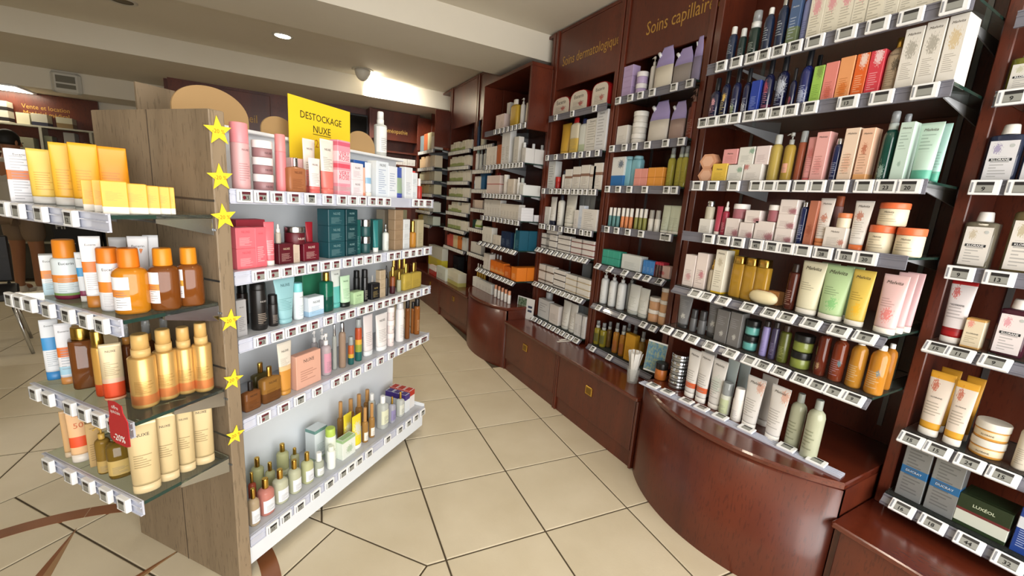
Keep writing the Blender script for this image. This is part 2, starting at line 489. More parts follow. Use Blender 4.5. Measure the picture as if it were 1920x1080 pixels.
# added lamps, all unseen, for general light and brighter wall shelves
for (x, y, e) in ((-2.9, 4.2, 10), (-2.2, 1.6, 8), (.3, .9, 10), (.95, 2.3, 18), (.95, 4.2, 26)):
    pr = project((x, y, 2.69))
    t_ = tag(empty('downlight', (x, y, 2.70)), 'round recessed ceiling downlight outside the photographed part', 'ceiling light', 'further downlights')
    ob('trim_ring', MB().lathe([(.06, -.002), (.075, -.010), (.085, 0)], 24, cap0=False), t_, m=mat('#c9c6bc', .5))
    ob('lens', MB().lathe([(.002, -.004), (.063, -.004), (.063, -.001)], 24), t_, m=mat('#fff4dc', .4, emit='#fff0d2', es=8.0))
    l = bpy.data.lights.new('downlight_lamp', 'SPOT'); l.energy = e; l.spot_size = math.radians(130); l.spot_blend = .9; l.color = (1, .88, .70); l.shadow_soft_size = .07
    o = bpy.data.objects.new('downlight_lamp', l); COL.objects.link(o); o.location = (0, 0, -.03); o.parent = t_
# ================================================================ WALL UNITS
XU, XBK = 1.93, 2.17       # front of the uprights, face of the back panel
ROWS = {}                  # key -> dict(P0, S, D, z, yaw, phrase)
def row(key, P0, S, D, z, yaw, phrase, tilt, railz, dep, lim=None, hmax=9.):
    ROWS[key] = dict(P=np.array(P0, float), S=np.array(S, float), D=np.array(D, float), z=z, yaw=yaw, ph=phrase, tilt=tilt, railz=railz, dep=dep, lim=lim, hmax=hmax)
WYAW = -PI/2     # local -y faces world -x
ORD = ['top', 'second', 'third', 'fourth', 'fifth', 'sixth', 'seventh']
def wall_shelf(unit, key, X, y0, y1, z, phrase, tilt, brackets=True, clear_ends=True):
    """glass shelf + transparent price rail; z is the upper face"""
    sh = ob('shelf', MB().box(X+.004, XBK, y0, y1, z-.008, z), unit, m=GLASS)
    rb = MB()
    if tilt:   # rail leans back below its lip
        a = math.radians(48); dx, dz = .040*math.cos(a), .040*math.sin(a)
        rb.add([(X-dx, y0, z-.004-dz), (X-dx, y1, z-.004-dz), (X, y1, z-.004), (X, y0, z-.004), (X-dx+.003, y0, z-.009-dz), (X-dx+.003, y1, z-.009-dz), (X+.004, y1, z-.009), (X+.004, y0, z-.009)],
               [(0, 3, 2, 1), (4, 5, 6, 7), (0, 4, 7, 3), (1, 2, 6, 5), (0, 1, 5, 4), (3, 7, 6, 2)])
        for k in (.15, .85):
            x, zz = X-dx*k-.002, z-.004-dz*k
            rb.box(x-.002, x+.001, y0, y1, zz-.001, zz+.003)
    else:
        rb.box(X-.003, X+.003, y0, y1, z-.040, z+.004)
        for zz in (z-.040, z-.012, z+.001): rb.box(X-.006, X-.002, y0, y1, zz, zz+.004)
    ob('price_rail', rb, sh, m=RAILD)
    ob('glass_edge', MB().box(X+.004, XBK, y0-.0005, y0, z-.008, z), sh, m=GLASSG)
    if brackets:
        for yy in (y0+.05, y1-.09):
            bb = MB()
            xf = X+.12; bb.add([(XBK, yy, z-.06), (XBK, yy, z-.008), (xf, yy, z-.008), (xf, yy, z-.016), (XBK, yy+.004, z-.06), (XBK, yy+.004, z-.008), (xf, yy+.004, z-.008), (xf, yy+.004, z-.016)],
                   [(0, 1, 2, 3), (7, 6, 5, 4), (0, 4, 5, 1), (1, 5, 6, 2), (2, 6, 7, 3), (3, 7, 4, 0)])
            ob('bracket', bb, sh, m=mat('#c6c9cd', .45, .0))
    row(key, (X, 0, z), (0, 1, 0), (1, 0, 0), z, WYAW, phrase, tilt, z-.018, XBK-X, (y0+.002-(.016 if key[0] == 'M' else 0), y1-.002), (ROWS[key[0]+str(int(key[1:])-1)]['z']-.016-z) if key[0]+str(int(key[1:])-1) in ROWS else .35)
    return sh
def unit(label, y0, y1, sign=None, sign_px=None, ztop=2.685, zsign=2.30, name='shelving_unit', xu=XU, thick=.035, post_at=(True, True), zb=.428):
    u = tag(empty(name, (0, 0, 0)), label, 'shelving')
    box_ob('back_panel', XBK, XW-.002, y0, y1, zb, ztop, MAHOG, u)
    for yy, on in ((y0, post_at[0]), (y1-thick, post_at[1])):
        if on: box_ob('upright', xu, XBK, yy, yy+thick, zb, ztop, MAHOG, u, .003)
    box_ob('top_board', xu+.01, XBK, y0+thick, y1-thick, ztop-.02, ztop, MAHOG, u)
    if zsign:
        sp = box_ob('sign_panel', xu+.012, xu+.030, y0+thick, y1-thick, zsign, ztop-.02, MAHOG, u, .003)
        if sign:
            (xa, xb, yt, yb2), s = sign_px, sign
            X = xu+.011
            ya = solve_s(np.array([X, 0, 2.45]), np.array([0, 1., 0]), xa); yb_ = solve_s(np.array([X, 0, 2.45]), np.array([0, 1., 0]), xb)
            pz = at_x((xa+xb)/2, (yt+yb2)/2, X)[2]
            lettering(s, abs(ya-yb_), GOLDP, sp, (X, (ya+yb_)/2, pz), WYAW, vsc=1.35, name='gold_lettering')
    # perforated hanging strips on the back panel
    for yy in (y0+.10, y1-.14):
        st = MB(); st.box(XBK-.006, XBK, yy, yy+.016, .6, 2.25)
        ob('hanging_strip', st, u, m=mat('#77787a', .35, .8))
    return u
def place_line(X, z, px): return solve_s(np.array([X, 0, z]), np.array([0, 1., 0]), px)

# --- near bay over the big bowed cabinet
ZM = [2.045, 1.822, 1.548, 1.318, 1.062, .850, .5335]
uM = unit('tall mahogany wall shelving unit standing over the near bowed cabinet', .543, 1.565, zsign=None, zb=.531, post_at=(False, True))
XM = 1.70
for k in range(6):
    wall_shelf(uM, 'M%d' % (k+1), XM, .546, 1.385 if k != 5 else 1.42, ZM[k], 'on the %s bow-front shelf' % ORD[k], k >= 4)
# --- hair-care bay
ZC = [2.075, 1.79, 1.54, 1.285, 1.035, .762, .468]
uC = unit('mahogany wall shelving unit under the gold Soins capillaires sign', 1.575, 2.235, 'Soins capillaires', (1213, 1352, 40, 10), zsign=float(at_x(1173, 119, XU)[2]))
XC = 1.90
for k in range(7):
    wall_shelf(uC, 'C%d' % (k+1), XC, 1.612 if k < 6 else 1.612, 2.198, ZC[k], 'on the %s capillaires shelf' % ORD[k], k >= 4, False)
# --- skin-care bay
ZD = [2.062, 1.772, 1.518, 1.24, 1.048, .762, .466]
uD = unit('mahogany wall shelving unit under the faded gold dermatologiques sign', 2.245, 2.99, 'Soins dermatologiques', (1055, 1168, 112, 72), zsign=float(at_x(1048, 167, XU)[2]))
for k in range(7):
    wall_shelf(uD, 'D%d' % (k+1), XC, 2.282, 2.952, ZD[k], 'on the %s dermatologiques shelf' % ORD[k], k >= 4, False)
# --- shampoo bay nearest the door
ZR = [2.03, 1.815, 1.56, 1.297, 1.048, .722, .475]
uR = unit('mahogany wall shelving unit holding the black-banded botanical shampoos', -.34, .541, zsign=None, zb=.403)
XR = 1.885
for k in range(7):
    wall_shelf(uR, 'R%d' % k, XR, -.30, .504, ZR[k], 'on the %s shampoo shelf' % ORD[k], k >= 4, False)
# --- far bay over the second bowed cabinet (deep case)
ZF = [2.01, 1.71, 1.455, 1.248, 1.003, .742, .5335]
uF = unit('deep mahogany wall unit over the farther bowed cabinet', 3.0, 3.86, zsign=None, zb=.531)
for yy in (3.0, 3.835): box_ob('side_panel', 1.74, XU, yy, yy+.025, 1.96, 2.42, MAHOG, uF, .003)
box_ob('top_board', 1.74, XBK, 3.0, 3.86, 2.42, 2.445, MAHOG, uF)
XF = 1.75
for k in range(6):
    wall_shelf(uF, 'F%d' % (k+1), XF, 3.03, 3.80, ZF[k], 'on the %s farther bow-front shelf' % ORD[k], k >= 4)
# --- recessed bays further back
ZJ = [1.94, 1.70, 1.50, 1.30, 1.09, .82]
uJ = unit('narrow mahogany wall unit with blank sign beyond the farther bowed cabinet', 3.865, 4.43, zsign=2.22)
for k in range(6): wall_shelf(uJ, 'J%d' % (k+1), XC, 3.90, 4.395, ZJ[k], 'on the %s narrow-unit shelf' % ORD[k], k >= 4, False)
ZK = [1.932, 1.755, 1.585, 1.405, 1.228, 1.028, .802]
uK = unit('mahogany wall unit packed with cream and green cartons near the corner', 4.44, 5.21, zsign=float(at_x(870, 235, XU)[2]))
for k in range(7): wall_shelf(uK, 'K%d' % (k+1), XC, 4.475, 5.175, ZK[k], 'on the %s cream-carton shelf' % ORD[k], k >= 5, False)
ZL = [1.965, 1.75, 1.585, 1.42, 1.20, 1.03]
uL = unit('deep mahogany corner unit crowded with small beige cartons', 5.22, 5.98, zsign=None)
for yy in (5.22, 5.955): box_ob('side_panel', 1.74, XU, yy, yy+.025, 1.99, 2.42, MAHOG, uL, .003)
for k in range(6): wall_shelf(uL, 'L%d' % (k+1), XF, 5.25, 5.93, ZL[k], 'on the %s corner-unit shelf' % ORD[k], k >= 4)

# ================================================================ LOW CABINETS
def bowed(label, y0, y1, xe0, xe1, xb, ztop):
    t_ = tag(empty('bowed_cabinet', (0, 0, 0)), label, 'cabinet')
    ym, h_ = (y0+y1)/2, (y1-y0)/2
    def arc(off, n=26):
        sag = (xe0+xe1)/2-xb+off; r_ = (h_*h_+sag*sag)/(2*sag); pts = []
        for i in range(n+1):
            yy = -h_+2*h_*i/n
            pts.append((xb-off+(r_-math.sqrt(max(r_*r_-yy*yy, 0)))+(xe1-xe0)*(i/n-.5), ym+yy))
        return pts
    A = arc(0)
    fb = MB(); n = len(A)
    fb.add([(x, y, 0) for x, y in A]+[(x, y, ztop-.028) for x, y in A]+[(x+.018, y, 0) for x, y in A]+[(x+.018, y, ztop-.028) for x, y in A],
           [(i+1, i, n+i, n+i+1) for i in range(n-1)]+[(2*n+i, 2*n+i+1, 3*n+i+1, 3*n+i) for i in range(n-1)]
           + [(0, 2*n, 3*n, n), (n-1, 2*n-1, 4*n-1, 3*n-1)]+[(n+i, 3*n+i, 3*n+i+1, n+i+1) for i in range(n-1)], True)
    ob('front_panel', fb, t_, m=MAHOG)
    for yy in (y0, y1-.018): box_ob('side_panel', (xe0 if yy == y0 else xe1)+.002, XBK, yy, yy+.018, 0, ztop-.028, MAHOG, t_)
    B = arc(.012)
    for (z0, z1, off, nm) in ((ztop-.028, ztop, .012, 'top'),):
        poly = [(x, y) for x, y in B]+[(XBK, y1), (XBK, y0)]
        poly = ccw(poly); N = len(poly)
        tb = MB()
        cxm = sum(q[0] for q in poly)/N; cym = ym
        ins = [(x+(.006 if x < XBK-.01 else 0), y+(.004 if y < ym else -.004)*(1 if x < XBK-.01 else 0)) for x, y in poly]
        tb.loft([[(x, y, z0) for x, y in ins], [(x, y, z0+.007) for x, y in poly], [(x, y, z1-.007) for x, y in poly], [(x, y, z1) for x, y in ins]], smooth=False)
        ob(nm, tb, t_, m=MAHOG_T)
    return t_
bowed('low mahogany cabinet with a big bowed front and overhanging top', .553, 1.465, 1.685, 1.675, 1.528, .53)
bowed('low mahogany cabinet with a smaller bowed front at the aisle bend', 2.995, 3.86, 1.665, 1.70, 1.575, .53)
def straight(label, y0, y1, x, ztop, handle=None, pl=.012, post=True, handles=()):
    t_ = tag(empty('low_cabinet', (0, 0, 0)), label, 'cabinet')
    box_ob('body', x+.02, XBK, y0, y1, .0, ztop-.022, MAHOG, t_)
    box_ob('plinth', x+pl, x+.022, y0+.02, y1-.02, 0, .095, MAHOG, t_)
    d = box_ob('drawer_front', x, x+.020, y0+.022, y1-.022, .10, ztop-.026, MAHOG, t_, .003)
    if post:
        for yy in (y0, y1-.018): box_ob('edge_post', x-.002, x+.022, yy+.001, yy+.017, 0, ztop-.024, MAHOG, t_, .004)
    for (px, py) in handles:
        p_ = at_x(px, py, x)
        h = ob('handle', MB().bbox(-.032, .032, -.006, 0, -.028, .028, .004), d, (x, p_[1], p_[2]), WYAW, m=GOLD)
        ob('recess', MB().box(-.023, .023, -.0065, -.0055, -.019, .019), h, m=mat('#8a6a2c', .35, .8))
    return t_
straight('straight mahogany drawer cabinet beside the big bowed cabinet', 1.478, 2.228, 1.665, .425, handles=[(1104.5, 733)])
straight('straight mahogany drawer cabinet beside the smaller bowed cabinet', 2.23, 2.99, 1.665, .425, handles=[(985, 652)])
wt = MB().bbox(1.645, XBK, 1.475, 2.99, .403, .427, .006)
tag(ob('worktop', wt, m=MAHOG_T), 'glossy mahogany worktop lying along the two straight drawer cabinets', 'worktop')
straight('low mahogany drawer cabinet under the botanical shampoos', -.34, .548, 1.66, .40, post=False)
tag(ob('worktop', MB().bbox(1.64, XBK, -.34, .550, .38, .402, .006), m=MAHOG_T), 'glossy mahogany worktop under the botanical shampoo shelves', 'worktop')
straight('far straight mahogany cabinet with a brass ring pull', 3.872, 4.75, 1.70, .425, handles=[(850, 560)])
straight('farthest straight mahogany cabinet reaching the corner', 4.755, 6.0, 1.70, .425, handles=[(806, 531)])
tag(ob('worktop', MB().bbox(1.68, XBK, 3.868, 6.0, .403, .427, .006), m=MAHOG_T), 'glossy mahogany worktop along the far straight cabinets', 'worktop')

# ================================================================ BACK WALL
uB = tag(empty('homeopathy_unit', (0, 0, 0)), 'mahogany back-wall shelving unit with gold Homéopathie lettering', 'shelving')
xs0, xs1 = at_y(697, 230, 6.2)[0], at_y(783, 230, 6.2)[0]
zs1 = 2.485; zs0 = at_y(740, 264, 6.2)[2]
sp = box_ob('sign_panel', xs0, xs1, 6.2, 6.22, zs0, zs1, MAHOG, uB, .003)
xa, xb = at_y(716, 244, 6.2)[0], at_y(764, 248, 6.2)[0]
lettering('Homéopathie', xb-xa, mat('#d8b25c', .4, .1, emit='#d8b25c', es=0.0), sp, ((xa+xb)/2, 6.1985, at_y(740, 246, 6.2)[2]), vsc=1.25, name='gold_lettering')
for x in (xs0-.03, xs1): box_ob('upright', x, x+.03, 6.19, YB, 0, 2.49, MAHOG, uB)
for py in (284, 308, 345):
    zz = at_y(740, py, 6.2)[2]
    box_ob('shelf', xs0, xs1, 6.2, YB-.002, zz-.02, zz, MAHOG, uB)
    if py < 340: row('H%d' % py, (0, 6.22, zz), (1, 0, 0), (0, 1, 0), zz, 0.0, 'under the Homéopathie sign', False, zz-.02, .18, (xs0+.004, xs1-.004), .09)
sp2 = tag(empty('wall_sign', (0, 0, 0)), 'dark mahogany sign board with gold Conseil lettering on the back wall', 'sign')
x1c = at_y(487, 225, 6.38)[0]
box_ob('board', x1c-.62, x1c+.12, 6.39, YB-.001, 1.95, 2.46, MAHOG, sp2, .004)
xe = at_y(482, 222, 6.38)[0]
lettering('Conseil', .30, GOLDP, sp2, (xe-.15, 6.388, at_y(472, 222, 6.38)[2]), vsc=1.3, name='gold_lettering')
tv = tag(empty('television', (0, 0, 0)), 'black flat screen hung on the back wall beside the Homéopathie sign', 'television')
xa, xb = at_y(640, 240, 6.3)[0], at_y(690, 240, 6.3)[0]
box_ob('screen_case', xa, xb, 6.30, 6.36, 1.86, 2.40, BLACK, tv, .006)
box_ob('screen', xa+.015, xb-.015, 6.297, 6.301, 1.885, 2.375, mat('#050506', .12), tv)
box_ob('wall_bracket', xa+.1, xb-.1, 6.36, YB-.001, 2.0, 2.3, BLACK, tv)
# alcove: medical equipment
uV = tag(empty('equipment_shelving', (0, 0, 0)), 'pale open shelving with a gold Vente et location sign above', 'shelving')
yv = 7.45
zc = at_y(80, 236, yv)[2]
xl, xr = -3.7, at_y(176, 243, yv)[0]
vp_ = box_ob('sign_panel', xl, xr+.02, 7.62, 7.66, zc-.4, 2.27, MAHOG, uV)
pt = at_y(86, 203, 7.615)
lettering('Vente et location', .42, GOLDP, vp_, (pt[0], 7.618, pt[2]), vsc=1.2, name='gold_lettering')
lettering('Matériel médical', .40, GOLDP, vp_, (pt[0], 7.618, pt[2]-.075), vsc=1.2, name='gold_lettering')
pale = mat('#a9a695', .5)
for dz in (0, -.33, -.66, -1.0, -1.4): box_ob('shelf', xl, xr, yv, 7.62, zc-.02+dz, zc+dz, pale, uV)
for px in (75, 168):
    x = at_y(px, 260, yv)[0]; box_ob('upright', x, x+.025, yv-.004, 7.62, 0, zc-.02, pale, uV)
box_ob('back_panel', xl, xr, 7.62, 7.64, 0, zc-.4, mat('#4c4a44', .6), uV)
row('V1', (0, yv, zc), (1, 0, 0), (0, 1, 0), zc, 0.0, 'below the Vente et location sign', False, zc, .17)
row('V2', (0, yv, zc-.33), (1, 0, 0), (0, 1, 0), zc-.33, 0.0, 'inside the pale equipment shelving', False, zc, .17, None, .29)

# ================================================================ GONDOLA
gd = tag(empty('display_gondola', tuple(G0), GA), 'free-standing display gondola with a grey oak end panel and white back', 'display stand')
# local frame: x = along the side (a), y = across (b)
BF = -.088         # front of the side shelves
ep = ob('end_panel', MB().bbox(0, .045, -.100, .466, .0, 1.595, .003), gd, m=OAK)
ob('plank_joint', MB().box(-.0008, .001, .176, .179, .0, 1.594), ep, m=mat('#4a3e32', .7))
for zz in (.50, .60, .735, .84, 1.02, 1.12, 1.275, 1.36):   # aluminium slots of the slat wall
    ob('slot', MB().box(-.0012, .002, -.098, .464, zz-.022, zz-.016), ep, m=mat('#6b6c6c', .3, .8))
ob('back_panel', MB().box(.045, 1.215, .170, .200, .03, 1.575), gd, m=mat('#dfe6ec', .5))
ob('top_cover', MB().bbox(.045, 1.235, .130, .240, 1.575, 1.588, .004), gd, m=WHITE)
kb = ob('base_tray', MB().box(.047, 1.165, -.078, .170, .115, .135), gd, m=WHITE)
ob('kickboard', MB().bbox(.047, 1.165, BF, BF+.014, .040, .116, .004), kb, m=mat('#e4ebf3', .35))
ob('base_foot', MB().box(.10, 1.10, -.02, .40, 0, .115), kb, m=mat('#9aa0a6', .5))
ob('base_tray', MB().box(.047, 1.165, .200, .45, .04, .135), gd, m=WHITE)
ZG = [1.376, 1.120, .895, .614, .156]
for k, z in enumerate(ZG):
    a0, a1 = .052, (1.20 if k < 4 else 1.175)
    sh = ob('side_shelf', MB().box(a0, a1, BF+.006, .170, z-.012, z), gd, m=mat('#b9bcc2', .35, .0))
    rb = MB(); rb.box(a0, a1, BF-.003, BF+.006, z-.042, z+.003)
    for zz in (z-.042, z-.014, z): rb.box(a0, a1, BF-.006, BF-.002, zz, zz+.003)
    ob('price_rail', rb, sh, m=RAIL)
    ob('bracket', MB().prismy([(a0-.004, z-.05), (a0+.001, z-.05), (a0+.001, z-.002), (a0-.004, z-.002)], BF+.01, .17), sh, m=WHITE)
    if k == 4: ob('tray_side', MB().box(a1, a1+.004, BF, .17, z-.03, z+.02), sh, m=WHITE)
    ph = ['on the top gondola side shelf', 'on the second gondola side shelf', 'on the third gondola side shelf', 'on the fourth gondola side shelf', 'in the bottom gondola tray'][k]
    row('G%d' % (k+1), gw(0, BF, z), GU, GV, z, GA, ph, False, z-.018, .24, (.053, 1.165), (ZG[k-1]-.014-z) if k else .5)
# far-side shelves (seen edge on from elsewhere)
for z in ZG[:4]: ob('side_shelf', MB().box(.052, 1.20, .200, .45, z-.012, z), gd, m=mat('#b9bcc2', .35))
ZE = [1.300, 1.036, .753, .515]
for k, z in enumerate(ZE):
    sh = ob('end_shelf', MB().bbox(-.245, -.004, -.092, .405, z-.010, z, .002), gd, m=GLASS)
    rb = MB(); rb.box(-.251, -.246, -.092, .405, z-.042, z+.003)
    for zz in (z-.042, z-.018, z): rb.box(-.256, -.250, -.092, .405, zz, zz+.003)
    ob('price_rail', rb, sh, m=RAIL)
    ob('glass_edge', MB().box(-.245, -.15, -.0935, -.0925, z-.010, z), sh, m=GLASSG)
    for bb in (-.090, .385):
        ob('bracket', MB().prismy([(-.15, z-.022), (-.002, z-.060), (-.002, z-.011), (-.15, z-.011)], bb, bb+.010), sh, m=CHROME)
    ph = 'on the %s glass end shelf' % ['top', 'second', 'third', 'lowest'][k]
    row('E%d' % (k+1), gw(-.248, 0, z), GV, GU, z, GA-PI/2, ph, False, z-.018, .24)
# kraft board toppers, wooden header, yellow sign
kr = mat('#a98a5f', .85)
def arch(a0, a1, z0, z1, b_, label):
    n = 24; pts = [(a0, z0), (a1, z0)]; c_, rx, rz = (a0+a1)/2, (a1-a0)/2, (z1-z0)*.72
    for i in range(n+1):
        t_ = PI*i/n; pts.append((c_+rx*math.cos(t_), z1-rz+rz*math.sin(t_)))
    q = gw(0, b_, 0)
    return tag(ob('kraft_arch', MB().prismy(pts, -.003, .003), loc=tuple(q), rz=GA, m=kr), label, 'sign board')
arch(.072, .333, 1.589, 1.709, .18, 'large arched kraft board standing on the gondola behind the oak panel')
arch(.838, 1.042, 1.589, 1.690, .18, 'arched kraft board standing on the gondola beside the clear mist bottle')
arch(.40, .56, 1.589, 1.668, .20, 'arched kraft board standing behind the yellow clearance sign')
tag(ob('header_board', MB().box(.118, .243, -.004, .004, 1.50, 1.712), loc=tuple(gw(0, .44, 0)), rz=GA, m=OAK), 'small oak header board sticking up behind the oak end panel', 'sign board')
sg = tag(empty('sale_sign', tuple(gw(.625, .118, 1.475)), GA), 'yellow clearance card reading Destockage Nuxe -20 % above the gondola', 'sign')
yel = mat('#efd02b', .55)
ob('card', MB().box(-.168, .168, -.0015, .0015, .0, .275), sg, m=yel)
ink = mat('#2a2016', .6)
lettering('DESTOCKAGE', .225, ink, sg, (.0, -.0025, .212), name='lettering', vsc=1.1)
lettering('NUXE', .095, ink, sg, (.0, -.0025, .165), vsc=1.1)
ob('underline', MB().box(-.05, .05, -.0026, -.0015, .143, .145), sg, m=ink)
lettering('-20  %', .105, mat('#c2791c', .6), sg, (.0, -.0025, .108), vsc=1.1)
# yellow stars along the edge of the end panel
star_m = mat('#f2d936', .55)
for i, (px, py, r_, ro) in enumerate(((409, 246, .042, 4), (413, 333, .040, 3), (420, 407, .040, 6), (432, 601, .037, -8), (437, 712, .035, -14), (441, 816, .034, -12))):
    n_ = GV; P0 = gw(.0, -.1035, 0); d = ray(px, py); q = CAMP+d*(((P0-CAMP) @ n_)/(d @ n_))
    pts = []
    for k in range(10):
        a = PI/2+PI*k/5+math.radians(ro); rr = r_ if k % 2 == 0 else r_*.42
        pts.append((rr*math.cos(a), rr*math.sin(a)))
    so = tag(ob('sale_star', MB().prismy(pts, -.001, .001), loc=tuple(q), rz=GA, m=star_m),
             'yellow paper star reading -20 %% stuck on the oak panel edge, %s from the top' % ['first', 'second', 'third', 'fourth', 'fifth', 'lowest'][i], 'star')
    lettering('-20 %', .036, mat('#b06a1a', .6), so, (0, -.0016, .0), name='lettering')
# ================================================================ PRODUCTS
NAMES = dict(box=('carton', 'box'), tube=('cream_tube', 'tube'), bottle=('bottle', 'bottle'), pump=('pump_bottle', 'bottle'),
             spray=('spray_bottle', 'bottle'), flask=('flask_bottle', 'bottle'), jar=('cream_jar', 'jar'), pouch=('refill_pouch', 'pouch'),
             perf=('perfume_bottle', 'bottle'), drop=('dropper_bottle', 'bottle'), arch=('arched_pack', 'box'), hex=('hexagonal_box', 'box'),
             soap=('soap_bar', 'soap'), tin=('round_tin', 'tin'))
ROUND = {'bottle', 'pump', 'spray', 'jar', 'drop', 'tin'}
_MC = {}
def cm(key, fn, m):
    k = (key, m.name)
    if k not in _MC: _MC[k] = fn().mesh(key[0], m)
    return _MC[k]
def put_text(root, st, w, dep, h, rnd, z0=0.0, z1=None):
    t = st.get('txt')
    if not t: return
    z1 = h if z1 is None else z1
    lines_ = t if isinstance(t, list) else [(t, st.get('tz', .80), st.get('tw', .42 if t == 'NUXE' else .62))]
    for (s, tz, tw) in lines_:
        m = mat(st.get('tc', '#3a3530'), .5)
        bend = w/2 if rnd else 0.0
        lettering(s, w*tw, m, root, (0, -dep/2-.0006, z0+(z1-z0)*tz), bend=bend+.0006 if rnd else 0, shear=st.get('shear', 0), name='brand_lettering', bold=st.get('bold', 0))
def body_mat(st, **kw):
    return printed(st['c'], st.get('ink'), tuple(st.get('bands', ())), st.get('lines', (.15, .55)), st.get('nl', 8), st.get('rough', .4), st.get('tr', 0.0), st.get('spot'), st.get('coat', 0.0), st.get('metal', 0.0))
def cap_mat(st):
    c = st.get('cap', '#e8e6e0')
    if c == 'gold': return GOLD
    if c == 'silver': return CHROME
    if c == 'clear': return mat('#cfd6d8', .12, 0, .55)
    return mat(c, .35)
def arc_label(r, z0, z1, a=1.05, p=2.0, sy=1.0, n=10, off=0.0):
    b = MB(); vs = []; 
    for i in range(n+1):
        t = -PI/2+off-a+2*a*i/n; c_, s_ = math.cos(t), math.sin(t); k = (abs(c_)**p+abs(s_)**p)**(-1/p)
        for z in (z0, z1): vs.append((r*k*c_, r*k*s_*sy, z))
    b.add(vs, [(2*i, 2*i+2, 2*i+3, 2*i+1) for i in range(n)], True)
    return b
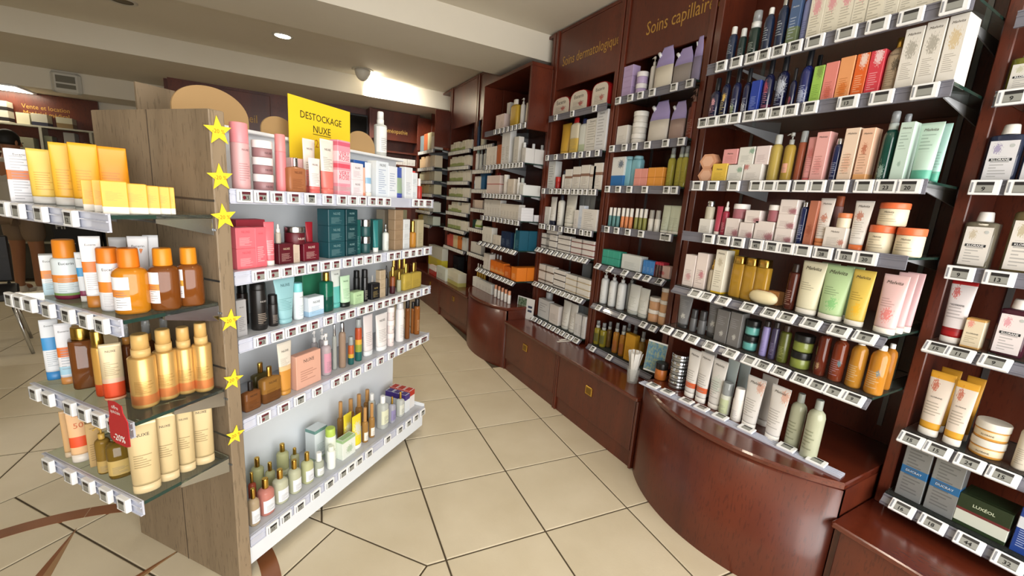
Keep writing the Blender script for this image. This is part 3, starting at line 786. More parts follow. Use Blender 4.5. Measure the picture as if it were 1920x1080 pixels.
def build(kind, st, w, dep, h, root):
    R = lambda *a: tuple(round(x, 3) for x in a)
    K = R(w, dep, h)
    if kind == 'box':
        o = ob('body', cm(('carton', K), lambda: MB().bbox(-w/2, w/2, -dep/2, dep/2, 0, h, min(.0015, w*.04)), body_mat(st)), root)
        if h > .05: ob('flap', cm(('flap', K), lambda: MB().box(-w*.42, w*.42, -dep*.36, dep*.36, h-.0002, h+.0006), mat(st.get('bands', [(0, 0, st['c'])])[-1][2] if st.get('bands') and st['bands'][-1][1] > .97 else st['c'], .5)), root)
        put_text(root, st, w, dep, h, False)
    elif kind == 'tube':
        cf = st.get('cf', .12); fl_ = st.get('flare', 1.22); ry = min(.40*w, dep/2)
        zc = cf*h
        ob('cap', cm(('cap', K, cf), lambda: MB().lathe([(.475, 0), (.50, .004/max(h, .01)*h if 0 else .003), (.50, zc)], 20, w, 2*ry), cap_mat(st)), root)
        def f():
            rings = []; n = 20
            for t in (0, .04, .25, .5, .75, .93, .935, 1.0):
                e = t if t < .93 else 1.0
                rx = .5*w*(1+(fl_-1)*e)*(.97 if t == 0 else 1); yy = max(ry*(1-e**1.5), .0018)
                z = zc+(h-zc)*t
                rings.append([(rx*math.cos(2*PI*i/n), yy*math.sin(2*PI*i/n), z) for i in range(n)])
            return MB().loft(rings)
        ob('body', cm(('tube_body', K, cf, fl_), f, body_mat(st)), root)
        t = st.get('txt')
        if t:
            for (s, tz, tw) in (t if isinstance(t, list) else [(t, st.get('tz', .80), st.get('tw', .46 if t == 'NUXE' else .62))]):
                e = min(tz, 1); yy = ry*(1-e**1.5); rx = .5*w*(1+(fl_-1)*e)
                slope = ry*1.5*math.sqrt(e)/(h-zc)
                lettering(s, 2*rx*tw, mat(st.get('tc', '#3a3530'), .5), root, (0, -yy-.0012, zc+(h-zc)*tz), rot=(-math.atan(slope), 0, 0), bend=max(rx*rx/max(yy, .003), .02)*1.0, shear=st.get('shear', 0), name='brand_lettering')
    elif kind in ('bottle', 'spray', 'pump', 'flask', 'perf', 'drop'):
        flat_ = kind in ('flask', 'perf')
        p = st.get('p', 6.0 if flat_ else 2.0); sy = dep/w if flat_ else 1.0
        cf = st.get('cf', .22); cw = st.get('cw', .62 if not flat_ else .42); sf = st.get('sf', .10 if cw < .9 else .02)
        r = w/2; hb = h*(1-cf); n = 20 if p < 3 else 24
        def f():
            pr = [(r*.93, 0), (r, .006), (r, hb*(1-sf)), (r*(cw+(1-cw)*.75), hb*(1-sf*.45)), (r*(cw*1.0+.06), hb*(1-sf*.08)), (r*cw*.9, hb)]
            return MB().lathe(pr, n, 1, sy, p)
        bo = ob('body', cm(('bottle_body', K, cf, cw, sf, p), f, body_mat(st)), root)
        if st.get('lbl'):
            z0, z1, lc = st['lbl'][:3]
            lm = printed(lc, st.get('link', '#6a6a6a'), tuple(st.get('lbands', ())), (.08, .60), 7, .5, 0, st.get('lspot'))
            if flat_: ob('label', cm(('label', K, z0, z1), lambda: MB().box(-r*.80, r*.80, -r*sy-.0008, -r*sy+.001, hb*z0, hb*z1), lm), bo)
            else: ob('label', cm(('label', K, z0, z1, st.get('lrot', 0)), lambda: arc_label(r+.0006, hb*z0, hb*z1, st.get('la', 1.1), p, sy, 10, st.get('lrot', 0.0)), lm), bo)
        capm = cap_mat(st)
        if kind == 'pump':
            def f2():
                b = MB(); zc = hb
                b.lathe([(r*.42, zc), (r*.44, zc+.002), (r*.44, zc+h*cf*.42)], 14); b.lathe([(r*.14, zc+h*cf*.4), (r*.14, h-h*cf*.2)], 8)
                b.lathe([(r*.34, h-h*cf*.30), (r*.36, h-h*cf*.05), (r*.30, h)], 12)
                b.tube([(0, 0, h-h*cf*.12), (-r*.5, -r*.15, h-h*cf*.10), (-r*.95, -r*.28, h-h*cf*.22)], [r*.16, r*.13, r*.09], 8)
                return b
            ob('pump', cm(('pump', K, cf), f2, capm), root)
        elif kind == 'drop':
            def f2():
                b = MB(); b.lathe([(r*cw, hb), (r*cw, hb+h*cf*.4), (r*cw*.55, hb+h*cf*.45), (r*cw*.6, hb+h*cf*.8), (r*cw*.3, h)], 14); return b
            ob('dropper', cm(('dropper', K, cf, cw), f2, capm), root)
        elif kind == 'spray' and st.get('over'):     # actuator under a clear or second-colour overcap
            ob('collar', cm(('collar', K, cf, cw), lambda: MB().lathe([(r*cw, hb), (r*cw, hb+h*cf*.35)], 16), capm), root)
            ob('cap', cm(('overcap', K, cf, cw), lambda: MB().lathe([(r*cw*.92, hb+h*cf*.35), (r*cw*.88, h*.985), (r*cw*.75, h)], 16), mat('#c6ccd0', .1, 0, .6) if st['over'] == 'clear' else mat(st['over'], .3) if st['over'] not in ('gold',) else GOLD), root)
        else:
            cp_ = 2.0 if not st.get('sqcap') else 6.0
            ob('cap', cm(('cap', K, cf, cw, cp_), lambda: MB().lathe([(r*cw, hb), (r*cw*1.01, hb+.002), (r*cw*st.get('ct', .97), h-.003), (r*cw*st.get('ct', .97)*.9, h)], 18, 1, 1 if not flat_ else min(1, sy*1.6), cp_), capm), root)
        if st.get('txt'): put_text(root, st, w, dep if flat_ else w, h, not flat_, 0, hb)
    elif kind in ('jar', 'tin'):
        cf = st.get('cf', .38); r = w/2; hb = h*(1-cf); bw = st.get('bw', .96)
        ob('body', cm(('jar_body', K, cf, bw), lambda: MB().lathe([(r*bw*.95, 0), (r*bw, .004), (r*bw, hb-.002), (r*bw*.95, hb)], 24), body_mat(st)), root)
        ob('lid', cm(('lid', K, cf), lambda: MB().lathe([(r*.99, hb), (r, hb+.002), (r, h-.003), (r*.96, h)], 24), cap_mat(st)), root)
        put_text(root, st, w*bw, w*bw, h, True, 0, hb)
    elif kind == 'pouch':
        n = 20
        sp_ = st.get('split', .55)
        def ring(t, rx, yy): return [(rx*math.cos(2*PI*i/n)+w*.22*max(t-sp_, 0)**1.2, yy*math.sin(2*PI*i/n), h*t) for i in range(n)]
        sp_ = st.get('split', .55)
        prof = [(0, .46, .30), (.03, .5, .32), (.3, .5, .30), (sp_, .5, .22)]
        top = [(sp_, .5, .22), (.72, .46, .14), (.86, .36, .05), (.96, .27, .012), (1.0, .26, .008)]
        ob('pouch_body', cm(('pouch', K), lambda: MB().loft([ring(t, w*a, dep*b_) for t, a, b_ in prof]), body_mat(st)), root)
        ob('pouch_top', cm(('pouchtop', K), lambda: MB().loft([ring(t, w*a, dep*b_) for t, a, b_ in top]), mat(st.get('cap', '#a79bd0'), .25, 0, .25)), root)
        ob('spout', cm(('spout', K), lambda: MB().tube([(-w*.26, 0, h*.80), (-w*.40, 0, h*.90)], w*.075, 10), WHITE), root)
    elif kind == 'arch':
        def outl(s): 
            pts = [(-w/2*s, 0), (w/2*s, 0)]
            rr = w/2*s; zc = h*(.5+.5*s)-rr*.7
            for i in range(11):
                a = PI*i/10; pts.append((rr*(abs(math.cos(a))**.6)*(1 if a < PI/2 else -1), zc+rr*.7*math.sin(a)**.8 if 0 < i < 10 else zc))
            return pts
        ob('case', cm(('arch', K), lambda: MB().prismy(outl(1), -dep/2, dep/2), body_mat(st)), root)
        ob('front_label', cm(('archl', K), lambda: MB().prismy([(x, z+.003) for x, z in outl(.90)], -dep/2-.001, -dep/2+.002), printed('#dcd5c8', '#77706a', (), (.15, .5), 5, .5, 0, (.62, .36, .10, .8, '#b3282a'))), root)
        lettering(st.get('txt', 'Eucerin'), w*.5, mat('#3a3530', .5), root, (0, -dep/2-.0016, h*.72), name='brand_lettering')
    elif kind == 'hex':
        pts = [(w/2*math.cos(PI/3*i), h/2+h/2*math.sin(PI/3*i)/.866) for i in range(6)]
        ob('body', cm(('hexb', K), lambda: MB().prismy(pts, -dep/2, dep/2), body_mat(st)), root)
        ob('front_label', cm(('hexl', K), lambda: MB().prismy([(x*.7, h/2+(z-h/2)*.7) for x, z in pts], -dep/2-.0006, -dep/2), mat(st.get('cap', '#e9c4aa'), .5)), root)
    elif kind == 'soap':
        rings = []
        for k in range(9):
            a = PI*k/8; rings.append([(w/2*max(math.sin(a), .02)**.7*math.cos(2*PI*i/20), dep/2*max(math.sin(a), .02)**.7*math.sin(2*PI*i/20), h/2-h/2*math.cos(a)) for i in range(20)])
        ob('bar', MB().loft(rings), root, m=body_mat(st))
        ob('stamp', MB().box(-w*.2, w*.2, -.004, .004, h-.001, h+.0015), root, m=mat('#8f5a3a', .6))

LABELS = {}
PLACED = []
def I(key, kind, x0, x1, ytop, lab, n=1, stack=1, yb=None, d=None, dep=None, by=None, yaw=None, dyaw=0.0, gap=.97, hh=None, ph=None, w=None, at=None, face=None, **st):
    """put n products side by side (x0..x1 = pixel columns of the base, ytop = pixel row of the top)"""
    r = ROWS[key]; name, cat = NAMES[kind]
    S, D = r['S'], r['D']; rnd = kind in ROUND
    st.setdefault('c', '#e8e6e2')
    full_lab = lab+' '+(ph if ph is not None else r['ph'])
    d = .022 if d is None else d
    out = []
    for k in range(n):
        xa, xb = x0+(x1-x0)*k/n, x0+(x1-x0)*(k+1)/n
        if by is not None:
            P = at_z((xa+xb)/2, by, r['z']); hd = np.array([P[0]-CAMP[0], P[1]-CAMP[1], 0]); dist = float((P-CAMP) @ _f)
            hd /= np.linalg.norm(hd)
            wd = w or (xb-xa)*dist/FPX
            dp = dep or (wd if rnd else wd*.55 if kind != 'box' else min(max(wd*.7, .025), .08))
            C = P+hd*(dp/2)
            yw = yaw if yaw is not None else math.atan2(hd[0], -hd[1])*0+math.atan2(hd[1], hd[0])-PI/2
        else:
            guess = dep or .05
            for it in range(2):
                base = r['P']+D*(d+guess/2)
                s0, s1 = solve_s(base, S, xa), solve_s(base, S, xb)
                C = base+S*((s0+s1)/2)
                hd = np.array([C[0]-CAMP[0], C[1]-CAMP[1], 0]); hd /= np.linalg.norm(hd)
                wd = abs(s0-s1)
                if rnd: wd *= abs(float(hd @ D))*.98
                if w: wd = w
                dp = dep or (wd if rnd else min(max(wd*.6, .022), .075))
                guess = dp
            yw = (r['yaw'] if yaw is None else yaw)+dyaw
        if face is not None:      # turned towards the aisle; face = ('line', depth) or ('edge', position along the shelf)
            xm = (xa+xb)/2
            if face[0] == 'line': P = r['P']+D*face[1]; C = P+S*solve_s(P, S, xm)
            else: P = r['P']+S*face[1]; C = P+D*solve_s(P, D, xm)
            hd = np.array([C[0]-CAMP[0], C[1]-CAMP[1], 0]); hd /= np.linalg.norm(hd)
            wd = (xb-xa)*float((C-CAMP) @ _f)/FPX
            dp = dep or min(max(wd*.5, .022), .05); yw = math.atan2(hd[1], hd[0])-PI/2
        wd *= gap
        if r['lim'] and by is None and at is None and face is None:      # keep it between the ends of its shelf and off the back
            sc_ = float((C-r['P']) @ S); hw = wd/2+.002
            if r['lim'][1]-r['lim'][0] > 2*hw: C = C+S*(min(max(sc_, r['lim'][0]+hw), r['lim'][1]-hw)-sc_)
            over = float((C-r['P']) @ D)+dp/2-(r['dep']-.004)
            if over > 0: C = C-D*over
        if at is not None: C = r['P']+S*at[0]+D*at[1]
        lift = 0.0
        if yb is not None: lift = max(solve_h(C, yb), 0.0)
        h = hh or (solve_h(C, ytop)-lift)
        if n > 1:
            if k == 0: first = (wd, dp if not rnd else wd, h)
            wd, dp, h = first
        if rnd: dp = wd
        h = min(max(h, .012), r['hmax']-lift)
        for q in range(stack):
            hq = h/stack
            root = empty(name, (float(C[0]), float(C[1]), r['z']+lift+q*hq+.0003), yw)
            pos = {1: [''], 2: [', bottom,', ', top,'], 3: [', bottom,', ', middle,', ', top,'], 4: [', bottom,', ', second up,', ', third up,', ', top,'], 5: [', bottom,', ', second up,', ', middle,', ', fourth up,', ', top,']}[stack][q]
            if stack > 1: lab = re.sub(r' in (a|the) (\w+ )?(stack|pile|pair)( of \w+)?', '', lab)
            ll = lab.rstrip(',')+(pos or (',' if lab.endswith(',') else ''))+' '+(ph if ph is not None else r['ph'])
            tag(root, ll, cat, (lab.rstrip(',')+', set '+(ph if ph is not None else r['ph'])) if n*stack > 1 else None)
            build(kind, st, wd, dp, hq-(.0004 if stack > 1 else 0), root)
            out.append(root)
            if q == 0 and d < .06: PLACED.append((key, (xa+xb)/2, lab, root))
    return out

def DR(key, s0, w, dep, h, n, lab, d0=.012, stack=1, **st):
    """n equal cartons one behind the other, their right flanks along the end of the shelf"""
    for k in range(n):
        I(key, 'box', 0, 1, 0, lab, at=(s0+w/2, d0+dep*(k+.5)), w=w, dep=dep*.97, hh=h, stack=stack, **st)

# ---------------------------------------------------------------- price tags
TAGN = [0]
WORDS = {'6': 'six', '7': 'seven', '8': 'eight', '9': 'nine', '10': 'ten', '11': 'eleven', '12': 'twelve', '13': 'thirteen', '14': 'fourteen', '15': 'fifteen', '16': 'sixteen', '17': 'seventeen', '18': 'eighteen', '19': 'nineteen', '20': 'twenty', '22': 'twenty-two', '23': 'twenty-three', '24': 'twenty-four', '28': 'twenty-eight', '29': 'twenty-nine', '32': 'thirty-two', '36': 'thirty-six', '44': 'forty-four', '45': 'forty-five'}
_TAGM = {}
def screen_mat(kind):
    k = ('screen', kind)
    if k in MATS: return MATS[k]
    m = bpy.data.materials.new('tag_screen'); m.use_nodes = True
    t = NT(m); b = t.n['Principled BSDF']; tc = t.node('ShaderNodeTexCoord')
    sp = t.node('ShaderNodeSeparateXYZ'); t.link(tc.outputs['Generated'], sp.inputs[0]); x, z = sp.outputs[0], sp.outputs[2]
    hc = {'dark': '#2b2a2b', 'red': '#5d2a34'}[kind]
    out = t.mix(t.math('GREATER_THAN', z, .70), lin('#92948f'), lin(hc))
    if kind == 'red':
        dx = t.math('MULTIPLY', t.math('SUBTRACT', x, .24), 1.15); dz = t.math('SUBTRACT', z, .34)
        d = t.math('ADD', t.math('MULTIPLY', dx, dx), t.math('MULTIPLY', dz, dz))
        out = t.mix(t.math('LESS_THAN', d, .045), out, lin('#6d1f2c'))
    # tiny grey text line at the bottom
    f = t.math('MULTIPLY', t.math('LESS_THAN', z, .10), t.math('GREATER_THAN', z, .03))
    out = t.mix(t.math('MULTIPLY', f, .6), out, lin('#555555'))
    t.link(out, b.inputs['Base Color']); b.inputs['Roughness'].default_value = .3
    MATS[k] = m
    return m
TAGW = mat('#eef0f2', .4)
TAGB = mat('#b9c6e6', .4)
def T(key, pxs, nums=None, kind='dark', wd=.050, ht=.038, dp=.010, simple=False, lab=None):
    """electronic price tags clipped on the rail; pxs = pixel columns of their centres"""
    r = ROWS[key]; S, D = r['S'], r['D']; nums = nums or {}
    for px in pxs:
        base = r['P']-D*.007
        base = base+np.array([0, 0, -.018])
        s = solve_s(base, S, px)
        if r['lim']: s = min(max(s, r['lim'][0]+wd/2), r['lim'][1]-wd/2)
        C = base+S*s
        rx = 0.0
        if r['tilt']: rx = -math.radians(42); C = C-D*.014+np.array([0, 0, -.001])
        num = nums.get(px)
        root = ob('price_tag', cm(('price_tag', wd, ht, dp), lambda: MB().bbox(-wd/2, wd/2, -dp, 0, -ht/2, ht/2, .002), TAGW), None, tuple(C), rot=(rx, 0, r['yaw']))
        near = min((q for q in PLACED if q[0] == key), key=lambda q: abs(q[1]-px), default=None)
        lead = 'white price tag showing %s below the ' % WORDS[num] if num else 'white price tag below the '
        what = (near[2] if near else 'first bottle').rstrip(',').replace(' in a stack of two', '').replace(' in a stack of three', '').replace(' in a stack of four', '')
        l_ = lead+what
        l2 = l_+' '+r['ph'].replace('on the', 'of the').replace('in the', 'of the')
        if len(l2.split()) <= 16: l_ = l2
        l_ = ' '.join(l_.split()[:16]).rstrip(',')
        tag(root, l_, 'price tag', 'price tags '+r['ph'])
        sc_ = ob('screen', cm(('screen', wd, ht, dp, kind), lambda: MB().box(-wd*.26, wd*.30, -dp-.0008, -dp+.0005, -ht*.36, ht*.36), screen_mat(kind)), root)
        if not simple:
            ob('barcode_strip', cm(('bar', wd, ht, dp), lambda: MB().box(-wd*.44, -wd*.37, -dp-.0005, -dp+.0005, -ht*.34, ht*.34), mat('#8d9096', .5)), root)
        if num: lettering(num, wd, mat('#1c1b1c', .5), sc_, (-wd*.01+(wd*.09 if kind == 'red' else 0), -dp-.0012, -ht*.10), name='price_digits', vsc=1.0, bold=.02, height=ht*.27)
        TAGN[0] += 1
def even(a, b, n): return [a+(b-a)*(i+.5)/n for i in range(n)]
# ================================================================ GONDOLA: TOP SIDE SHELF
NX = dict(txt='NUXE', tc='#4a4038')
I('G1', 'bottle', 434, 472, 230, 'tall pink shower gel bottle with wide coral cap', c='#e7b4b6', cap='#e8929a', cf=.30, cw=.98, sf=.02, ink='#a86a70', lines=(.2, .6), d=.03, txt='NUXE', tz=.86, tc='#5a4046', tr=.15)
I('G1', 'jar', 473, 515, 264, 'mauve cream jar with white lid in a stack of three', stack=3, c='#9b7478', cap='#efe9ea', cf=.46, txt='NUXE', tz=.5, tc='#4c3336', d=.03)
I('G1', 'bottle', 517, 539, 252, 'slimmer pink bottle with coral cap beside the mauve jars', c='#e2858a', cap='#e58f8f', cf=.30, cw=.98, sf=.02, d=.05)
I('G1', 'perf', 538, 572, 296, 'flat copper dry-oil bottle with chrome spray cap', c='#b0683f', cap='silver', cf=.25, cw=.25, dep=.028, txt='NUXE', tz=.78, tc='#5a2c16', tr=.35, ink='#6c3518', d=.03)
I('G1', 'box', 541, 578, 298, 'pale pink carton behind the copper oil bottle', c='#e9c1c2', ink='#b98084', d=.13, dep=.04)
I('G1', 'tube', 581, 599, 297, 'small white and pink tube with coral base', c='#ece0de', bands=((0, .12, '#e3736f'),), cap='#df6a67', cf=.10, ink='#8d8583', d=.03, **NX)
I('G1', 'tube', 571, 590, 261, 'taller cream tube half hidden behind small tubes', c='#e6dfd8', ink='#8d8583', bands=((0, .35, '#e2827a'),), cap='#df6a67', d=.10, **NX)
I('G1', 'tube', 603, 624, 262, 'tall cream tube with coral lower half', c='#e3dcd3', bands=((0, .36, '#e0776f'),), cap='#e0776f', cf=.10, ink='#7f7772', lines=(.38, .66), d=.03, **NX)
I('G1', 'box', 626, 650, 264, 'tall pink printed carton with repeated rose pattern', c='#e39aa9', bands=((.08, .16, '#c9a6ac'), (.22, .46, '#f0c4cc'), (.5, .58, '#d9566a'), (.62, .80, '#f2ccd3'), (.9, .97, '#d2627a')), txt=[('VERY', .76, .8), ('ROSE', .68, .8), ('VERY', .41, .8), ('ROSE', .33, .8)], tc='#cf4a63', d=.03, ink='#d46a80', lines=(.05, .2))
I('G1', 'box', 652, 674, 306, 'white and pink small carton in a stack of two', stack=2, c='#e9dfe4', ink='#9b8a96', txt='NUXE', tz=.72, d=.03)
I('G1', 'tube', 675, 684, 314, 'thin peach tube beside the white and pink cartons', c='#e7b6a2', cap='#d98a72', d=.03)
I('G1', 'box', 655, 692, 302, 'royal blue topped carton behind the front row', c='#cfdcec', bands=((.78, 1.0, '#2f63b8'),), d=.12, dep=.05)
I('G1', 'tube', 685, 695, 305, 'slim white tube with pale blue print', c='#dfe9f0', bands=((.3, .5, '#8fb8d8'),), d=.03)
I('G1', 'box', 697, 720, 303, 'tall white carton with blue small print', c='#dde6f0', ink='#6d86b4', d=.03, lines=(.1, .8), nl=12, txt='NUXE', tz=.90, tw=.5)
I('G1', 'box', 721, 738, 312, 'white carton next to the blue and green tube', c='#e2e8f0', ink='#7f90ae', d=.03, lines=(.2, .8))
I('G1', 'tube', 739, 752, 314, 'royal blue tube with pale green centre', c='#3d55a8', bands=((.05, .62, '#93a98f'),), cap='#4651a6', d=.03, flare=1.05)
I('G1', 'box', 753, 767, 314, 'narrow white carton beyond the blue tube', c='#e2e7ec', ink='#8794a6', d=.03)
I('G1', 'box', 768, 778, 324, 'tiny white carton in a stack of two', stack=2, c='#dfe5ea', ink='#7d92a0', d=.03)
I('G1', 'tube', 781, 797, 320, 'bright red tube at the far end', c='#dd4b4a', cap='#d8403a', d=.07, flare=1.1)
I('G1', 'bottle', 779, 791, 335, 'short red bottle with white cap', c='#b52c22', cap='#f1e6e2', cf=.35, cw=.5, tr=.2, d=.025)
# ---------------- second side shelf
I('G2', 'box', 437, 474, 426, 'coral pink carton in a stack of two', stack=2, c='#e4707b', ink='#f3c3c6', txt='NUXE', tz=.80, tc='#c04d5a', d=.03)
I('G2', 'box', 437, 492, 411, 'dark rose carton behind the coral cartons', c='#b03a49', d=.13, dep=.05)
I('G2', 'box', 476, 497, 426, 'taller coral pink carton beside the stack', c='#e46b77', ink='#f3c3c6', txt='NUXE', tz=.85, tc='#c04d5a', d=.03)
I('G2', 'tube', 500, 514, 416, 'coral pink tube with silver foot', c='#e4717c', cap='#e9e4e0', cf=.12, ink='#f6d0d2', d=.03, flare=1.4)
I('G2', 'box', 516, 545, 456, 'burgundy carton under the white dropper', c='#571722', ink='#c9a39a', txt='NUXE', tz=.75, tc='#d9c4a8', d=.03)
I('G2', 'drop', 518, 529, 420, 'small clear dropper bottle with white teat', c='#c9c0b0', cap='#efeae4', cf=.45, cw=.7, tr=.4, yb=456, d=.03)
I('G2', 'box', 546, 559, 458, 'beige carton between two burgundy cartons', c='#c9b7a6', ink='#a08a78', d=.03)
I('G2', 'box', 561, 591, 455, 'burgundy carton with white lettering', c='#6a1626', ink='#d8b9b0', txt='NUXE', tz=.78, tc='#e6d2c8', d=.03)
I('G2', 'jar', 532, 575, 424, 'dark red cream jar with silver lid lying across cartons', c='#5a1420', cap='silver', cf=.34, yb=457, txt='NUXE', tz=.5, tc='#e6d9d0', d=.02)
I('G2', 'tube', 575, 586, 416, 'slim crimson tube leaning behind cartons', c='#a8222f', cap='#8e1c28', d=.10)
I('G2', 'box', 606, 637, 392, 'teal carton in the front stack of three', stack=3, c='#1f4d56', ink='#7fa3a6', txt='NUXE', tz=.75, tc='#7fa3a6', d=.03, dep=.06)
I('G2', 'box', 639, 661, 392, 'dark teal carton in the slim stack of three', stack=3, c='#123b42', ink='#7fa3a6', txt='NUXE', tz=.75, tc='#8fb3b6', d=.03, dep=.06)
I('G2', 'box', 662, 673, 412, 'narrow deep green carton beside the teal stacks', c='#1c5a58', ink='#7fa3a6', d=.04)
I('G2', 'jar', 673, 695, 411, 'teal serum jar with chrome lid in a stack of two', stack=2, c='#1d4a4c', cap='silver', cf=.42, d=.03)
I('G2', 'box', 697, 712, 411, 'emerald carton behind the slim teal tube', c='#2c5f5c', d=.08)
I('G2', 'tube', 700, 708, 413, 'slim teal tube with white tip', c='#2f7f80', cap='#e4e8e6', cf=.15, d=.03)
I('G2', 'drop', 716, 729, 419, 'frosted serum bottle with silver pump', c='#d6dcd6', cap='silver', cf=.32, cw=.5, ink='#8b928c', d=.03)
I('G2', 'box', 712, 731, 393, 'tall beige carton at the back', c='#a89c88', ink='#857964', d=.14, dep=.05)
I('G2', 'box', 733, 749, 393, 'taupe carton in a stack of four', stack=4, c='#9d8468', ink='#6f5a44', d=.03)
I('G2', 'box', 751, 763, 411, 'white carton in a stack of three near the end', stack=3, c='#d8dcde', ink='#8d949a', d=.03)
I('G2', 'box', 752, 774, 393, 'khaki carton at the back near the end', c='#8f8a6c', d=.14, dep=.04)
I('G2', 'bottle', 765, 780, 414, 'amber perfume bottle with gold cap', c='#c9812a', cap='gold', cf=.42, cw=.6, tr=.3, d=.03)
I('G2', 'box', 786, 797, 412, 'beige carton closing the row', c='#b3a888', ink='#8a8062', d=.03)
# ---------------- third side shelf
I('G3', 'box', 442, 461, 562, 'grey carton beside the oak panel', c='#a7a6a8', ink='#5d5d60', txt='NUXE', tz=.8, d=.03)
I('G3', 'bottle', 446, 468, 524, 'dark brown bottle behind the grey carton', c='#241310', cap='#0e0c0c', cf=.3, cw=.9, d=.13, txt='NUXE', tc='#a88a70')
I('G3', 'bottle', 470, 503, 530, 'big matte black shower bottle with silver gleam', c='#1d1a19', cap='#161414', cf=.14, cw=.97, sf=.01, ink='#b8a89a', lines=(.15, .42), nl=6, d=.03, txt='NUXE', tz=.72, tc='#c9c4c0', rough=.3)
I('G3', 'bottle', 503, 523, 552, 'short black roll-on bottle beside the big black bottle', c='#231f1e', cap='#121010', cf=.30, cw=.96, sf=.02, d=.035, ink='#a89a90', rough=.3)
I('G3', 'tube', 524, 547, 520, 'pale aqua tube with wide crimped top', c='#93c3cb', cap='#8fc0c8', cf=.10, flare=1.75, ink='#4d8088', lines=(.2, .5), d=.03, txt='NUXE', tz=.82, tw=.45, tc='#33545a')
I('G3', 'bottle', 549, 570, 530, 'white deodorant with aqua cap', c='#e3edf0', cap='#7fcfd3', cf=.24, cw=.92, sf=.05, ink='#7aa0a8', txt='NUXE', tz=.82, d=.03)
I('G3', 'box', 571, 600, 555, 'white carton with sky blue foot', c='#dfe9f2', bands=((0, .28, '#a9cde8'),), ink='#7d9cb8', txt='NUXE', tz=.74, tw=.45, d=.03)
I('G3', 'box', 560, 596, 512, 'green carton behind the aqua products', c='#2f7a5a', d=.13, dep=.05)
I('G3', 'bottle', 600, 624, 510, 'emerald green perfume bottle with gold cap', c='#0f5f45', cap='gold', cf=.22, cw=.55, sf=.06, p=4.0, tr=.25, coat=.5, d=.03, bands=((0, .5, '#0a3f33'),))
I('G3', 'tube', 623, 637, 505, 'white and aqua tall tube', c='#d8dedb', bands=((0, .5, '#63b9b4'),), cap='#5fb8b2', flare=1.25, d=.05, txt='NUXE', tz=.86)
I('G3', 'tube', 639, 655, 517, 'mint green tube with black cap', c='#bfe0bf', cap='#15201a', cf=.15, ink='#5d8a68', flare=1.15, d=.03, txt='NUXE', tz=.80, tc='#3f6048')
I('G3', 'box', 657, 676, 546, 'mint green carton beside the mint tube', c='#b7d6a8', ink='#6d8f62', d=.03, txt='NUXE', tz=.7, tc='#4d6a48')
I('G3', 'bottle', 662, 675, 507, 'tall black bottle behind the mint carton', c='#191919', cap='#0f0f10', cf=.25, cw=.9, d=.09)
I('G3', 'bottle', 677, 690, 505, 'tall glossy black bottle in front', c='#141416', cap='#101012', cf=.25, cw=.92, ink='#b0aca4', lines=(.1, .5), d=.03, rough=.2)
I('G3', 'box', 691, 707, 531, 'black carton with gold type', c='#17171a', ink='#b09a62', d=.03, txt='NUXE', tz=.72, tc='#c9b26a')
I('G3', 'drop', 693, 703, 516, 'black dropper bottle with white ring behind the black carton', c='#1a1a1c', cap='#d9d6d0', cf=.4, cw=.6, d=.08)
I('G3', 'box', 708, 719, 506, 'beige carton in a stack of three', stack=3, c='#b9a78c', ink='#857458', d=.03)
I('G3', 'drop', 720, 728, 498, 'slender black dropper bottle with curved tip', c='#161618', cap='#26262a', cf=.38, cw=.6, d=.03)
I('G3', 'bottle', 730, 741, 500, 'amber and plum gradient bottle with gold neck', c='#8f4a1e', cap='gold', cf=.35, cw=.6, bands=((0, .45, '#4a1620'),), tr=.2, d=.03)
I('G3', 'bottle', 743, 752, 509, 'little clear bottle with gold cap', c='#b9bd9a', cap='gold', cf=.40, cw=.6, tr=.4, d=.03)
I('G3', 'perf', 753, 769, 494, 'square golden-oil bottle with gold cap', c='#c9a93e', cap='gold', cf=.36, cw=.32, dep=.03, tr=.3, ink='#8d7426', d=.03)
I('G3', 'perf', 771, 792, 492, 'broad golden-oil bottle closing the row', c='#bf9f3a', cap='gold', cf=.36, cw=.30, dep=.035, tr=.3, ink='#8d7426', d=.03)
I('G3', 'perf', 732, 764, 486, 'golden-oil bottle in the back rank', n=3, c='#b8953c', cap='gold', cf=.40, cw=.36, dep=.03, tr=.2, d=.12)
# ---------------- fourth side shelf
I('G4', 'perf', 456, 487, 715, 'low flat brown oil bottle with black cap', c='#6d3d1c', cap='#1a1412', cf=.32, cw=.30, dep=.03, tr=.25, ink='#3a1e0e', d=.03, txt='NUXE', tz=.78, tc='#2d170a')
I('G4', 'perf', 489, 524, 687, 'large flat brown oil bottle with gold cap', c='#8a5a22', cap='gold', cf=.28, cw=.26, dep=.035, tr=.25, ink='#4a2a10', d=.03, bands=((0, .40, '#5d3416'),), txt='NUXE', tz=.80, tc='#3a2410')
I('G4', 'perf', 474, 505, 680, 'olive oil bottle with gold cap behind the brown ones', c='#5d5424', cap='gold', cf=.35, cw=.3, dep=.03, tr=.2, d=.13)
I('G4', 'tube', 527, 545, 641, 'cream and gold shimmer tube', c='#ddd6c9', bands=((0, .42, '#c98d3c'), (.42, .52, '#d8b98a')), cap='#c08a3e', cf=.08, flare=1.5, ink='#8d857a', lines=(.5, .68), d=.03, txt='NUXE', tz=.82, tw=.5)
I('G4', 'box', 550, 597, 660, 'blush pink carton turned towards the aisle', c='#d9a894', ink='#9a6a5a', lines=(.2, .55), nl=5, dep=.035, d=.025, txt='NUXE', tz=.80, tw=.42)
I('G4', 'pump', 601, 622, 625, 'clear pump bottle with pink label', c='#c9b7bd', cap='#eceaea', cf=.28, lbl=(.1, .75, '#c98ea2'), tr=.4, d=.03)
